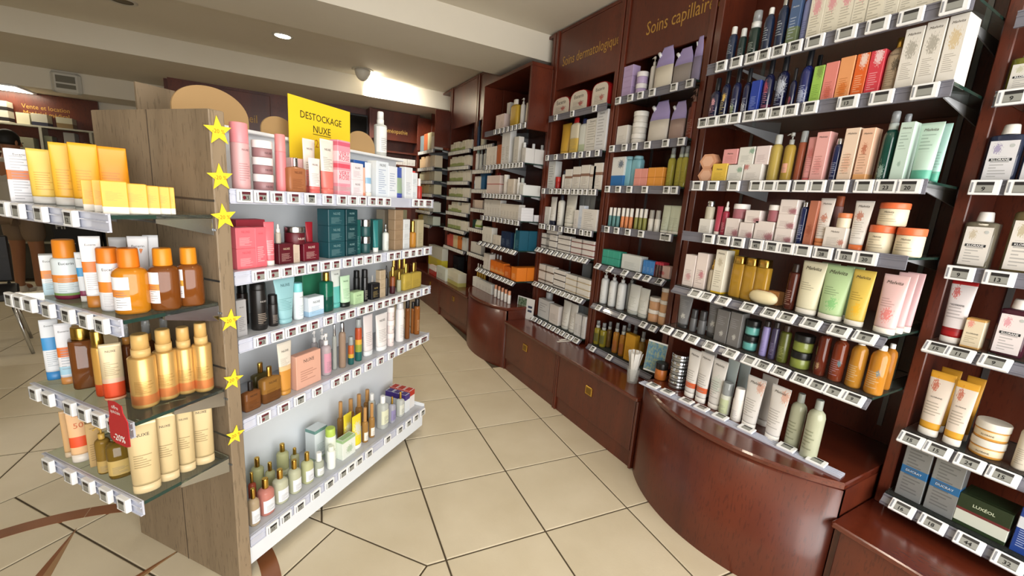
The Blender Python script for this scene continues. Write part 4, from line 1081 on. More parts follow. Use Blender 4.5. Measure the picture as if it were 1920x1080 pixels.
I('G4', 'pump', 583, 612, 620, 'clear pump bottle in the back rank', n=2, c='#b9b4b8', cap='#ececec', cf=.30, tr=.4, d=.12)
I('G4', 'spray', 623, 632, 608, 'slim clear mist bottle', c='#b9bdb6', cap='silver', cf=.25, tr=.45, d=.05)
I('G4', 'spray', 635, 649, 605, 'clear and rose-gold perfume mist bottle', c='#a98a72', cap='silver', cf=.2, cw=.6, tr=.4, d=.035)
I('G4', 'bottle', 652, 664, 631, 'short sunset-gradient perfume bottle', c='#b85a2a', bands=((0, .35, '#1f5a58'), (.35, .55, '#c9a23a')), cap='clear', cf=.3, cw=.8, d=.03)
I('G4', 'bottle', 665, 679, 598, 'tall sunset-gradient perfume bottle', c='#b24a24', bands=((0, .28, '#1f5f5a'), (.28, .5, '#8f9a3c'), (.5, .65, '#d8a23a')), cap='clear', cf=.2, cw=.8, d=.03)
I('G4', 'tube', 682, 697, 590, 'pale pink white tube leaning in the row', c='#e2dadb', cap='#dfe3e6', flare=1.2, ink='#9a9093', d=.04)
I('G4', 'tube', 706, 723, 588, 'white tube with grey lettering', c='#e6e2e1', cap='#e9ecee', flare=1.3, ink='#8d8789', d=.03, txt='NUXE', tz=.8)
I('G4', 'jar', 724, 739, 575, 'pale pink jar in a stack of three', stack=3, c='#e3d6d4', cap='#eee8e6', cf=.4, txt='NUXE', tz=.5, d=.03)
I('G4', 'bottle', 740, 757, 567, 'white bottle with silver band', c='#e9e6e6', cap='#d8dadd', cf=.15, cw=.8, ink='#9a9698', d=.03)
I('G4', 'bottle', 758, 768, 563, 'amber oil bottle with black cap', c='#6d3a18', cap='#15110f', cf=.2, cw=.8, tr=.25, d=.03)
I('G4', 'bottle', 769, 778, 566, 'amber oil bottle behind its neighbours', c='#8a4a1c', cap='#15110f', cf=.2, cw=.8, tr=.25, d=.06)
I('G4', 'bottle', 779, 791, 560, 'tall amber oil bottle at the far end', c='#8a4a1c', cap='#15110f', cf=.2, cw=.8, tr=.25, ink='#d8b98a', d=.03)
# ---------------- bottom tray
PF = dict(cap='gold', cf=.27, cw=.42, sf=.14, tr=.45, lbl=(.12, .62, '#e6e9ee'), la=.95, p=2.6)
I('G5', 'bottle', 466, 488, 916, 'olive and rose bath oil bottle beside the oak panel', c='#d0b48c', d=.025, **PF)
I('G5', 'bottle', 484, 515, 897, 'coral red bath oil bottle with white label', c='#e8897a', d=.03, **PF)
I('G5', 'bottle', 512, 541, 880, 'pale green bath oil bottle in the front rank', c='#e0e3bf', d=.035, **PF)
I('G5', 'bottle', 541, 565, 862, 'pale green bath oil bottle in the front rank', c='#dee1ba', d=.035, **PF)
I('G5', 'bottle', 565, 588, 848, 'bright lime bath oil bottle with white label', c='#e2e6a6', d=.04, **PF)
I('G5', 'bottle', 467, 483, 886, 'dark red bath oil bottle behind the olive one', c='#a8432f', cap='gold', cf=.27, cw=.42, tr=.4, d=.10)
I('G5', 'bottle', 472, 497, 858, 'olive bath oil bottle in the back rank', c='#c9cc8c', cap='gold', cf=.27, cw=.42, tr=.4, d=.17)
I('G5', 'bottle', 498, 518, 867, 'lime bath oil bottle in the back rank', c='#d3d69a', cap='gold', cf=.27, cw=.42, tr=.4, d=.12)
I('G5', 'bottle', 519, 543, 832, 'tall lime bath oil bottle in the back rank', c='#d3d696', cap='gold', cf=.24, cw=.42, tr=.4, d=.165, lbl=(.1, .3, '#d9dcc0'))
I('G5', 'bottle', 545, 562, 840, 'yellow-green bath oil bottle in the back rank', c='#d6d8a4', cap='gold', cf=.27, cw=.42, tr=.4, d=.15)
I('G5', 'bottle', 589, 608, 848, 'little clear bottle with white cap', c='#c6cfb8', cap='#f0f2f0', cf=.35, cw=.6, tr=.45, lbl=(.15, .6, '#e8ecea'), d=.03)
I('G5', 'box', 582, 606, 800, 'tall white carton with grey-green top', c='#dfe8ec', bands=((.9, 1.0, '#6f9a94'), (.0, .06, '#b7cdb0')), ink='#8aa39a', d=.14, dep=.06)
I('G5', 'bottle', 609, 631, 802, 'white lotion bottle with lime cap', c='#e8f0e2', cap='#b7d35e', cf=.22, cw=.9, sf=.04, ink='#a8c08a', d=.06)
I('G5', 'bottle', 612, 630, 836, 'short white lotion bottle with pale cap', c='#edf2ec', cap='#e4eadc', cf=.2, cw=.7, d=.025)
I('G5', 'box', 636, 661, 818, 'white soap carton with green top and leaf print', c='#e6ece4', bands=((.86, 1.0, '#9dbf8c'),), spot=(.55, .4, .18, .8, '#9fb894'), d=.035, dep=.04)
I('G5', 'tube', 645, 659, 775, 'yellow hand-cream tube behind', c='#e8d43a', spot=(.5, .45, .2, .6, '#d9e0dc'), cap='#eceadf', cf=.1, flare=1.1, d=.10)
I('G5', 'tube', 661, 676, 778, 'yellow hand-cream tube in front', c='#ecd72f', spot=(.5, .55, .2, .6, '#cfd8e0'), cap='#eef0ec', cf=.12, flare=1.1, d=.04)
AM = dict(cap='#b98a52', cf=.40, cw=.55, tr=.3, sf=.12)
I('G5', 'spray', 632, 646, 753, 'amber body mist bottle at the left of its group', c='#9a6a2e', d=.15, **AM)
I('G5', 'spray', 650, 696, 748, 'amber body mist bottle in the back rank', n=3, c='#8f6230', d=.17, **AM)
I('G5', 'spray', 678, 703, 764, 'amber body mist bottle with white label', n=2, c='#a9783a', lbl=(.1, .5, '#efeae0'), d=.04, **AM)
I('G5', 'bottle', 690, 704, 738, 'clear cologne bottle with white cap in back', c='#e4ebe4', cap='#f4f5f4', cf=.22, cw=.6, tr=.5, d=.13)
I('G5', 'bottle', 707, 727, 742, 'square clear cologne bottle with white cap', c='#e4ebe4', cap='#f4f5f4', cf=.22, cw=.5, tr=.5, p=4.0, lbl=(.2, .75, '#dfe3c8'), d=.04)
I('G5', 'bottle', 728, 741, 744, 'slim lavender cologne bottle with gold cap', c='#c3c4d6', cap='gold', cf=.28, cw=.35, tr=.4, p=4.0, lbl=(.15, .7, '#8f88b4'), d=.04)
I('G5', 'bottle', 743, 757, 735, 'slim clear cologne bottle with gold cap', c='#e2e8e0', cap='gold', cf=.28, cw=.35, tr=.4, p=4.0, lbl=(.15, .7, '#d9dcd0'), d=.04)
DR('G5', 1.058, .045, .048, .108, 3, 'white carton with purple lid', d0=.050, c='#e6ebee', bands=((.70, 1.0, '#43307c'),))
DR('G5', 1.104, .055, .048, .112, 3, 'white carton with red lid', d0=.055, c='#e6e4e2', bands=((.70, 1.0, '#b32f20'),))
# ================================================================ GONDOLA: GLASS END SHELVES
I('E1', 'box', 30, 68, 280, 'white sunscreen carton with orange band', face=('line', .045), c='#e6e7ee', bands=((.42, .60, '#d9722a'),), ink='#8a8c98', lines=(.05, .9), nl=16, dep=.035, txt='Eucerin', tz=.90, tw=.4)
YT = dict(cap='#d9d8d4', cf=.13, flare=1.0, ink='#c98a1a')
I('E1', 'tube', 71, 110, 280, 'pale yellow sun-cream tube', face=('line', .060), c='#edc85a', **YT)
I('E1', 'tube', 112, 145, 268, 'golden yellow tall sun-cream tube', face=('line', .075), c='#f0b636', **YT)
I('E1', 'tube', 148, 188, 269, 'golden yellow sun-cream tube with orange crimp', face=('line', .095), c='#f0ae28', **YT)
I('E1', 'tube', 195, 242, 276, 'deep orange-yellow sun-cream tube near the oak panel', face=('line', .15), c='#ee9c18', cap='#d9d8d4', cf=.13, flare=.95, ink='#c9781a')
for a_, b_, t_, f_, l_ in ((161, 180, 338, ('line', .030), 'first'), (181, 199, 338, ('line', .032), 'second'), (200, 238, 340, ('edge', -.055), 'third, widest'), (240, 275, 345, ('edge', -.058), 'fourth'), (276, 299, 349, ('edge', -.060), 'fifth'), (301, 319, 351, ('edge', -.062), 'sixth'), (320, 329, 352, ('edge', -.064), 'last, narrowest')):
    I('E1', 'box', a_, b_, t_, 'yellow sun-stick carton, %s in its line,' % l_, face=f_, c='#e9ad2a', bands=((0, .22, '#e3ddd0'),), ink='#c08422', dep=.026, lines=(.4, .7))
I('E2', 'box', 88, 113, 477, 'white and orange lotion carton behind the flask', by=553, c='#dfe4e6', bands=((.42, .62, '#e08a3a'), (0, .3, '#b9d6e2')), ink='#8a9298', dep=.04, txt='Eucerin', tz=.85)
I('E2', 'bottle', 112, 154, 449, 'round white sun lotion with burgundy foot', by=562, c='#dce6ea', bands=((.0, .10, '#7a2440'), (.10, .16, '#7da05a'), (.42, .60, '#e58b3c')), cap='#e58a22', cf=.30, cw=.78, sf=.06, ink='#9ab0b4', txt='Eucerin', tz=.88, tw=.5)
I('E2', 'tube', 155, 168, 473, 'slim white tube with blue band between lotions', by=566, c='#e3e8ec', bands=((.45, .65, '#3f9ad0'), (0, .12, '#8a3a58')), txt='Eucerin', tz=.86)
I('E2', 'tube', 170, 197, 443, 'tall white sun tube with orange band on amber cap', by=577, c='#e8e8ea', bands=((.40, .58, '#e0792a'),), cap='#b8762c', cf=.17, flare=1.1, ink='#9a9aa0', lines=(.08, .36), txt='Eucerin', tz=.86, tw=.5)
I('E2', 'bottle', 196, 231, 464, 'white spray with orange band and orange cap', by=584, c='#e9e9ec', bands=((.40, .62, '#e58a30'),), cap='#e07a1e', cf=.24, cw=.95, sf=.03, ink='#9a9aa0', lines=(.08, .36), txt='Eucerin', tz=.88, tw=.6)
I('E2', 'tube', 222, 243, 445, 'white tube crimp rising behind the sprays', by=562, c='#dfe0e2', txt='Eucerin', tz=.8)
I('E2', 'tube', 258, 282, 443, 'white sun tube behind the amber spray', by=571, c='#e2e3e6', flare=1.25, txt='Eucerin', tz=.84)
I('E2', 'tube', 284, 303, 441, 'white sun tube leaning near the oak panel', by=567, c='#d6d8dc', flare=1.2)
I('E2', 'bottle', 263, 285, 464, 'white spray with orange cap behind the amber spray', by=570, c='#dfe0e4', cap='#e07a1e', cf=.24, cw=.95, sf=.03)
I('E2', 'bottle', 224, 279, 465, 'bright amber sun oil spray with orange cap', by=590, c='#f08a14', cap='#e07a1e', cf=.29, cw=.60, sf=.14, tr=.45, lbl=(.10, .82, '#ececf0'), lbands=((.40, .62, '#e08a3a'),), la=.52, lrot=-.62, p=2.8, coat=.5)
I('E2', 'bottle', 289, 338, 465, 'dark amber sun oil spray with green-flashed cap', by=583, c='#7d3c10', cap='#d98a1e', cf=.28, cw=.62, sf=.14, tr=.45, lbl=(.18, .88, '#e9e9ee'), lbands=((.42, .62, '#d98a3a'),), la=.42, lrot=-.75, p=2.8, coat=.5)
I('E2', 'bottle', 339, 382, 464, 'dark amber sun oil spray next to the oak panel', by=575, c='#823f12', cap='#d98a1e', cf=.28, cw=.62, sf=.14, tr=.45, lbl=(.22, .90, '#e9e9ee'), lbands=((.42, .62, '#d9a03a'),), la=.38, lrot=-.85, p=2.8, coat=.5)
I('E3', 'tube', 94, 119, 599, 'white after-sun tube with blue band and blue foot', by=712, c='#dfe3e8', bands=((.42, .66, '#3f93d0'),), cap='#3a86c4', cf=.14, flare=1.0, ink='#8d99a8', lines=(.1, .4), txt='Eucerin', tz=.88, tw=.5)
I('E3', 'tube', 121, 145, 606, 'white sun tube with orange band and pale blue foot', by=720, c='#e4e5ea', bands=((.38, .56, '#de722a'), (.05, .2, '#a9d2e6')), cap='#c88a4c', cf=.12, flare=1.0, ink='#8d99a8', txt='Eucerin', tz=.85, tw=.6)
I('E3', 'bottle', 146, 184, 612, 'square amber oil bottle with gold cap', by=729, c='#6e3814', cap='gold', cf=.20, cw=.74, sf=.02, tr=.4, p=5.0, coat=.5)
I('E3', 'bottle', 185, 207, 620, 'gold sun spray with red foot beside the amber bottle', by=744, c='#d8a552', bands=((0, .25, '#e0552a'),), cap='gold', cf=.24, cw=.85, metal=.35, rough=.35)
I('E3', 'tube', 202, 234, 644, 'champagne sun tube with red floral foot', by=751, c='#cdbb96', bands=((0, .28, '#e2502a'), (.28, .36, '#d9b8a0')), cap='#d8a07c', cf=.05, flare=1.02, ink='#7d6a4c', lines=(.42, .68), metal=.3, txt='NUXE', tz=.86, tw=.45)
for a_, b_, t_, y_ in ((238, 257, 606, 736), (273, 297, 600, 728), (306, 328, 596, 718)):
    I('E3', 'spray', a_, b_, t_, 'dark amber tanning oil spray behind the gold sprays', by=y_, c='#5a2c12', cap='#b07a3a', cf=.30, cw=.6, over='clear', tr=.35)
for a_, b_, t_, y_, l_ in ((254, 297, 626, 767, 'nearest the glass corner'), (298, 335, 617, 751, 'second in its line'), (336, 368, 613, 740, 'third in its line'), (369, 400, 605, 736, 'next to the oak panel')):
    I('E3', 'spray', a_, b_, t_, 'gold sun spray, %s,' % l_, by=y_, c='#d8b06c', bands=((.08, .26, '#dd8a52'),), cap='#dcb878', over='#d8b06c', cf=.30, cw=.70, sf=.03, metal=.5, rough=.32, ink='#9a6a28', lines=(.30, .55), ph='on the third glass end shelf')
I('E4', 'tube', 142, 171, 771, 'cream SPF tube printed 50 with red foot', by=866, c='#e3b98a', bands=((.18, .42, '#e0532a'),), cap='#d8d0c4', cf=.16, flare=1.05, txt=[('NUXE', .90, .45), ('50', .68, .45)], tc='#c8653a')
I('E4', 'tube', 126, 141, 770, 'cream tube hiding behind the SPF 50 tube', by=858, c='#cfa876', cap='#cbb89a', flare=1.05)
I('E4', 'box', 173, 192, 790, 'champagne carton behind the amber oils', by=874, c='#c0a06c', ink='#7d6236', dep=.03, txt='NUXE', tz=.88)
I('E4', 'pump', 188, 211, 798, 'slim amber oil bottle with gold pump', by=889, c='#8f6a24', cap='#c9a24e', cf=.28, tr=.4, lbl=(.05, .4, '#b89a5a'))
I('E4', 'bottle', 211, 247, 800, 'broad amber oil bottle with paper label', by=897, c='#7a5a18', cap='gold', cf=.30, cw=.35, tr=.45, p=3.0, lbl=(.12, .55, '#c6aa66'), coat=.4)
for a_, b_, t_, y_, l_ in ((257, 299, 791, 924, 'nearest the glass corner'), (304, 335, 776, 902, 'second in its line'), (340, 366, 764, 885, 'third in its line'), (369, 401, 751, 871, 'next to the oak panel')):
    I('E4', 'tube', a_, b_, t_, 'champagne gold body-lotion tube, %s,' % l_, by=y_, c='#cdb88c', cap='#d0bb90', cf=.12, flare=1.08, metal=.35, rough=.35, ink='#6d5a36', lines=(.28, .50), nl=6, txt='NUXE', tz=.80, tw=.48, ph='on the lowest glass end shelf')
for a_, b_, y_ in ((300, 322, 850), (330, 352, 840)):
    I('E4', 'tube', a_, b_, 750, 'champagne tube in the rear rank behind the lotion tubes', by=y_, c='#b8a276', cap='#c0ab80', metal=.35, ph='on the lowest glass end shelf', hh=.17)
# ================================================================ BAY OVER THE BIG BOWED CABINET
ML = dict(txt='Melvita', shear=.3, tc='#5a534c')
NB = dict(c='#1c2c4a', tr=.15, rough=.15, coat=.4, ink='#b9c4cc', lines=(.35, .7), nl=6)
I('M1', 'bottle', 1358, 1377, 51, 'small midnight-blue bottle with white cap', cap='#d9dad8', cf=.2, cw=.6, sf=.16, d=.03, **NB)
I('M1', 'bottle', 1378, 1395, 54, 'small green-black bottle with clear cap', cap='#d0d3d2', cf=.25, cw=.7, sf=.12, d=.03, c='#1e3232', tr=.15, rough=.15, ink='#b9c4cc')
I('M1', 'spray', 1396, 1420, 21, 'green-black mousse bottle with big clear dome cap', cap='#d9dcdb', cf=.36, cw=.85, over='clear', d=.03, c='#20342f', tr=.15, rough=.15, ink='#c4cfc8')
I('M1', 'bottle', 1422, 1444, 15, 'midnight-blue bottle with white screw cap', cap='#e3e4e2', cf=.14, cw=.5, sf=.22, d=.03, **NB)
I('M1', 'bottle', 1446, 1470, -8, 'tall midnight-blue bottle with silver neck', cap='silver', cf=.18, cw=.5, sf=.2, d=.03, **NB)
I('M1', 'box', 1472, 1492, -20, 'blue-grey carton with green lower half', c='#4d658c', bands=((0, .35, '#6f7f5e'),), ink='#b6c2d2', d=.03, **dict(ML, tz=.70, tc='#d5dde6'))
I('M1', 'bottle', 1494, 1514, -16, 'lilac-blue bottle with rounded shoulder', c='#8e98cc', cap='#3c4c8c', cf=.14, cw=.6, ink='#5d679c', d=.035)
I('M1', 'box', 1515, 1655, -55, 'cream carton with pink flower print', n=5, c='#ded9c8', spot=(.5, .48, .12, .5, '#d68a96'), ink='#9a9484', lines=(.06, .36), nl=8, d=.02, dep=.06)
I('M1', 'box', 1656, 1812, -60, 'cream carton with plain grey print', n=5, c='#dcd8c9', ink='#8f8a7c', lines=(.06, .45), nl=9, d=.02, dep=.06)
DS = dict(cap='#15161c', cf=.30, cw=.5, sf=.18, rough=.15, coat=.4)
I('M2', 'spray', 1322, 1344, 147, 'navy floral-water spray with pink blossom', c='#161b3a', spot=(.5, .62, .10, .6, '#d9a0a8'), ink='#b98a9a', d=.03, **DS)
I('M2', 'spray', 1345, 1363, 127, 'navy floral-water spray with yellow blossom', c='#151a38', spot=(.6, .6, .1, .6, '#d8b458'), ink='#c9b878', d=.03, **DS)
I('M2', 'spray', 1364, 1383, 127, 'navy floral-water spray with green sprig', c='#161c42', spot=(.5, .22, .12, .6, '#8fa06a'), ink='#aeb6c8', d=.03, **DS)
I('M2', 'spray', 1385, 1403, 128, 'navy floral-water spray with white sprig', c='#161c42', spot=(.5, .22, .12, .6, '#b9bec8'), ink='#aeb6c8', d=.03, **DS)
I('M2', 'box', 1403, 1420, 152, 'royal blue slim carton', c='#27409c', ink='#9fb0dc', d=.025)
I('M2', 'spray', 1422, 1444, 107, 'navy floral-water spray with magenta flowers', c='#171a3c', spot=(.4, .66, .14, .6, '#b04a5c'), bands=((.05, .2, '#5a2244'),), ink='#c98aa0', d=.03, **DS)
I('M2', 'spray', 1446, 1471, 100, 'navy floral-water spray with white star flowers', c='#14183a', spot=(.55, .6, .2, .6, '#b9c0cc'), ink='#9fa8be', d=.03, **DS)
I('M2', 'spray', 1473, 1487, 128, 'short navy spray', c='#14183a', spot=(.4, .3, .12, .6, '#a04a58'), d=.03, **DS)
I('M2', 'spray', 1489, 1515, 87, 'tall royal-navy spray with white leaf drawing', c='#1b2462', spot=(.5, .25, .16, .6, '#aab4d0'), ink='#b6c0dc', d=.03, **DS)
I('M2', 'spray', 1508, 1528, 84, 'dark spray at the back beside the royal-navy one', c='#12152c', d=.13, **DS)
I('M2', 'box', 1520, 1540, 126, 'lime green shower carton', c='#9cc65a', spot=(.6, .85, .16, .6, '#7a8f4a'), ink='#5f8a34', d=.03, dep=.05)
I('M2', 'box', 1541, 1566, 119, 'salmon pink shower carton', c='#e28a80', spot=(.5, .25, .14, .6, '#c9604a'), ink='#b35a50', d=.03, dep=.05)
I('M2', 'box', 1567, 1595, 109, 'peach shower carton with orange fruit print', c='#e8a06a', spot=(.5, .25, .16, .6, '#d9701e'), ink='#b9682e', d=.03, dep=.05)
I('M2', 'box', 1597, 1621, 103, 'orange shower carton with white blossoms', c='#e0662a', spot=(.6, .86, .16, .6, '#efe2d8'), ink='#f0c6a0', d=.03, dep=.05)
I('M2', 'box', 1622, 1650, 97, 'coral red shower carton with white blossoms', c='#d5404e', spot=(.6, .86, .16, .6, '#f2dede'), ink='#f0b6ba', d=.03, dep=.05)
I('M2', 'flask', 1651, 1682, 71, 'beige oval flask with gold cap and olive sprig', c='#b39f86', cap='gold', cf=.18, cw=.42, sf=.2, p=3.0, dep=.05, spot=(.72, .62, .13, .6, '#4a4436'), ink='#7a6a54', d=.03, **dict(ML, tz=.84))
for a_, b_, t_, l_ in ((1683, 1719, 58, 'grey sprig, beside the flask,'), (1720, 1758, 45, 'grey sprig, middle of three,'), (1760, 1798, 34, 'gold flower, last of three,')):
    I('M2', 'box', a_, b_, t_, 'tall white carton with '+l_, c='#dcd8d0', spot=(.5, .66, .13, .5, '#c9b284' if 'gold' in l_ else '#9b978c'), ink='#8d877c', lines=(.18, .46), nl=9, d=.018, dep=.085, **dict(ML, tz=.90, tw=.66))
I('M3', 'hex', 1311, 1342, 290, 'peach hexagonal soap box in a pile of two', stack=2, c='#cf9a7a', cap='#dfb296', d=.03, dep=.04)
I('M3', 'box', 1338, 1366, 308, 'yellow square soap carton', c='#e3c04e', ink='#a8862a', d=.025, dep=.05, **dict(ML, tz=.7, tw=.4))
I('M3', 'box', 1367, 1396, 310, 'white cream carton with green leaf', c='#dcdcd6', spot=(.8, .7, .14, .8, '#6f9a80'), ink='#8d908c', d=.025, dep=.05)
I('M3', 'box', 1397, 1431, 309, 'white cream carton with red corner', c='#e0dcd8', spot=(.1, .85, .14, .8, '#b0504a'), ink='#8d8a86', d=.025, dep=.05)
I('M3', 'box', 1354, 1381, 281, 'pink cream carton lying on the yellow one', c='#dc9a9a', yb=309, ink='#a86a6c', d=.03, dep=.05, **dict(ML, tz=.7, tw=.4))
I('M3', 'box', 1383, 1412, 277, 'white leaf carton lying on others', c='#dcdcd6', spot=(.85, .75, .14, .8, '#6f9a80'), yb=310, ink='#8d908c', d=.03, dep=.05)
I('M3', 'box', 1414, 1440, 275, 'white and pink carton lying on the red-cornered one', c='#e0d2d2', yb=310, ink='#a08a8c', d=.03, dep=.05)
I('M3', 'bottle', 1434, 1458, 253, 'clear yellow wash bottle with grey cap', c='#d3b452', cap='#b9bcb8', cf=.20, cw=.6, tr=.45, sf=.12, d=.03)
I('M3', 'pump', 1459, 1482, 249, 'clear golden wash bottle with grey pump', c='#c9a23e', cap='#a8aba8', cf=.24, tr=.45, d=.03, lbl=(.25, .5, '#d8a08a'), la=.5)
I('M3', 'bottle', 1484, 1500, 246, 'rust brown tonic bottle with clear cap', c='#9a4a32', cap='clear', cf=.22, cw=.85, tr=.25, sf=.03, d=.04)
I('M3', 'tube', 1502, 1519, 257, 'rose pink tube with coral foot', c='#df9a9a', cap='#d8686a', cf=.08, spot=(.5, .6, .12, .4, '#c9706c'), ink='#b07072', d=.03, flare=1.1)
I('M3', 'box', 1521, 1546, 249, 'rose pink carton with ring motif', c='#e0a6a2', spot=(.5, .32, .14, .55, '#d38a86'), ink='#a87470', d=.025, dep=.05, **dict(ML, tz=.90))
I('M3', 'bottle', 1550, 1569, 260, 'navy bottle with silver cap between cartons', c='#1b2450', cap='silver', cf=.14, cw=.7, sf=.08, rough=.15, coat=.4, ink='#aeb6cc', d=.03)
I('M3', 'box', 1572, 1599, 242, 'cream and peach carton with ring motif', c='#e3cbb6', spot=(.5, .34, .16, .55, '#d9a88e'), ink='#9c8470', d=.025, dep=.05, **dict(ML, tz=.90))
I('M3', 'box', 1602, 1627, 242, 'peach carton with brown flower seal', c='#e0b79c', spot=(.45, .62, .09, .5, '#a8583c'), bands=((0, .14, '#dba26a'),), ink='#9c7860', d=.025, dep=.05, **dict(ML, tz=.90))
I('M3', 'spray', 1636, 1667, 209, 'large bottle-green spray with clear cap and white drawing', c='#0d4a40', cap='#b9c4c2', over='clear', cf=.26, cw=.62, sf=.16, tr=.2, rough=.15, coat=.5, spot=(.45, .18, .12, .6, '#a9c4b8'), d=.03)
I('M3', 'spray', 1660, 1686, 214, 'bottle-green spray in the back rank', n=1, c='#0d4a40', cap='#b9c4c2', over='clear', cf=.26, cw=.6, d=.13)
I('M3', 'box', 1670, 1697, 231, 'tall mint green carton', c='#bdd3c8', spot=(.5, .3, .05, .5, '#8aa396'), ink='#7d948a', lines=(.55, .82), nl=5, d=.025, dep=.05, **dict(ML, tz=.90))
I('M3', 'tube', 1704, 1742, 230, 'wide mint tube with sea-green foot', c='#b4cfc2', bands=((0, .18, '#5aa890'),), cap='#58a68e', cf=.02, flare=1.18, ink='#7d968a', lines=(.5, .8), nl=5, d=.03, **dict(ML, tz=.88))
I('M3', 'tube', 1736, 1757, 232, 'mint tube behind the wide one', c='#9fc4bc', bands=((0, .18, '#4f9e88'),), cap='#58a68e', cf=.02, flare=1.2, d=.09, ink='#7d968a')
I('M4', 'box', 1313, 1335, 411, 'small white carton under a clear bottle', c='#dcdad4', ink='#8d8a84', d=.025, dep=.04)
I('M4', 'bottle', 1316, 1334, 377, 'clear bottle with silver cap standing on a white carton', c='#cfc9b0', cap='silver', cf=.3, cw=.8, tr=.35, yb=412, d=.025)
I('M4', 'tube', 1338, 1347, 387, 'slim raspberry tube', c='#b8455a', cap='#e4d9d4', cf=.12, d=.03)
I('M4', 'drop', 1348, 1362, 378, 'raspberry serum bottle with white dropper', c='#a02a42', cap='#eeeae6', cf=.28, cw=.6, tr=.15, ink='#e4b9c0', d=.03)
BW = dict(c='#e0d6d2', spot=(.85, .2, .2, .7, '#8a2a44'), ink='#9a8a88', dep=.05)
I('M4', 'box', 1363, 1388, 410, 'white carton with burgundy swirl under the first pink jar', d=.025, **BW)
I('M4', 'jar', 1366, 1398, 383, 'pink glass jar with white lid on swirl cartons, first', yb=411, c='#b5717c', cap='#ece8e6', cf=.34, tr=.2, d=.025)
I('M4', 'box', 1389, 1415, 418, 'white carton with burgundy swirl, low in the row', d=.02, **BW)
I('M4', 'box', 1396, 1424, 395, 'white carton with burgundy swirl stacked on another', yb=418, d=.02, **BW)
I('M4', 'box', 1417, 1453, 416, 'broad white carton with burgundy swirl under the second jar', d=.02, **BW)
I('M4', 'jar', 1430, 1459, 385, 'pink glass jar with white lid, second', yb=416, c='#b06a74', cap='#ece8e6', cf=.32, tr=.2, d=.02)
I('M4', 'box', 1456, 1488, 375, 'white carton with burgundy swirl in the tall stack', stack=3, d=.02, **BW)
I('M4', 'bottle', 1489, 1506, 379, 'navy bottle with silver cap beside the copper carton', c='#1a2552', cap='silver', cf=.12, cw=.7, sf=.06, rough=.15, coat=.4, ink='#aeb6cc', d=.03)
I('M4', 'box', 1508, 1524, 377, 'copper brown slim carton', c='#ad6a52', spot=(.5, .35, .12, .4, '#8a4a34'), d=.025, dep=.04)
I('M4', 'tube', 1525, 1545, 372, 'white tube with copper seal and copper foot', c='#dfd8d2', spot=(.5, .55, .09, .45, '#b5603e'), bands=((0, .1, '#d98a5a'),), cap='#d98a5a', cf=.08, flare=1.35, ink='#a39a92', d=.03, **dict(ML, tz=.88))
I('M4', 'bottle', 1547, 1566, 368, 'rose glass bottle behind the white tube', c='#c48a84', cap='#b5603e', cf=.2, cw=.9, tr=.3, d=.10)
I('M4', 'box', 1546, 1586, 427, 'white carton carrying a small copper-lidded jar', c='#ddd5cd', spot=(.85, .3, .12, .8, '#c06a58'), ink='#9a9188', d=.02, dep=.05, **dict(ML, tz=.80, tw=.4))
I('M4', 'jar', 1557, 1586, 400, 'small cream jar with copper lid on a white carton', yb=428, c='#d8cbb4', cap='#cf7a4e', cf=.32, d=.02)
I('M4', 'tube', 1589, 1615, 377, 'white tube with copper seal and orange cap', c='#dfdad4', spot=(.4, .66, .09, .5, '#b5603e'), cap='#d8713c', cf=.12, flare=1.35, ink='#a39a92', d=.03, **dict(ML, tz=.88))
JO = dict(c='#dbcfb4', cap='#d9693e', cf=.26, bw=.97, ink='#8f8670', lines=(.2, .7), nl=4)
I('M4', 'jar', 1619, 1672, 423, 'large cream jar with orange lid, under another', d=.02, **dict(JO, **dict(ML, tz=.80, tw=.35)))
I('M4', 'jar', 1628, 1688, 381, 'large cream jar with orange lid, on top of another', yb=424, d=.02, **dict(JO, **dict(ML, tz=.80, tw=.35)))
I('M4', 'jar', 1674, 1735, 428, 'large cream jar with orange lid at the right end', d=.02, **dict(JO, **dict(ML, tz=.80, tw=.35)))
I('M5', 'bottle', 1268, 1282, 492, 'slim white bottle before the pink cartons', c='#dedad6', cap='#eeecea', cf=.2, cw=.6, d=.04)
I('M5', 'box', 1284, 1304, 478, 'white and blush carton, left of two,', c='#e3d8d4', spot=(.5, .3, .1, .5, '#cf8a92'), ink='#a39390', d=.03, dep=.05)
I('M5', 'box', 1305, 1325, 475, 'white and blush carton, right of two,', c='#e6d9d4', spot=(.6, .4, .1, .5, '#c45a72'), ink='#a39390', d=.03, dep=.05)
I('M5', 'drop', 1324, 1338, 486, 'clear serum bottle with gold pump', c='#cfbfa4', cap='gold', cf=.32, cw=.5, tr=.35, d=.025)
I('M5', 'box', 1338, 1358, 469, 'white carton with yellow side', c='#e2dccb', spot=(.5, .72, .09, .5, '#b9ae94'), bands=((.0, .04, '#d8b020'),), ink='#9a927e', d=.022, dep=.055, **dict(ML, tz=.92))
I('M5', 'box', 1360, 1366, 468, 'yellow carton edge behind the white one', c='#d9a81e', d=.07, dep=.05)
I('M5', 'perf', 1367, 1433, 480, 'tall square amber-gold oil bottle with gold cap', n=3, c='#b98522', cap='gold', cf=.18, cw=.80, sf=.02, sqcap=True, p=7, dep=.035, tr=.35, coat=.4, d=.03)
I('M5', 'soap', 1402, 1456, 545, 'cream oval soap bar with stamped centre', c='#dccfa8', d=.005, dep=.05)
I('M5', 'box', 1438, 1462, 546, 'orange-brown soap carton behind the oval bar', c='#c58a50', d=.07, dep=.04)
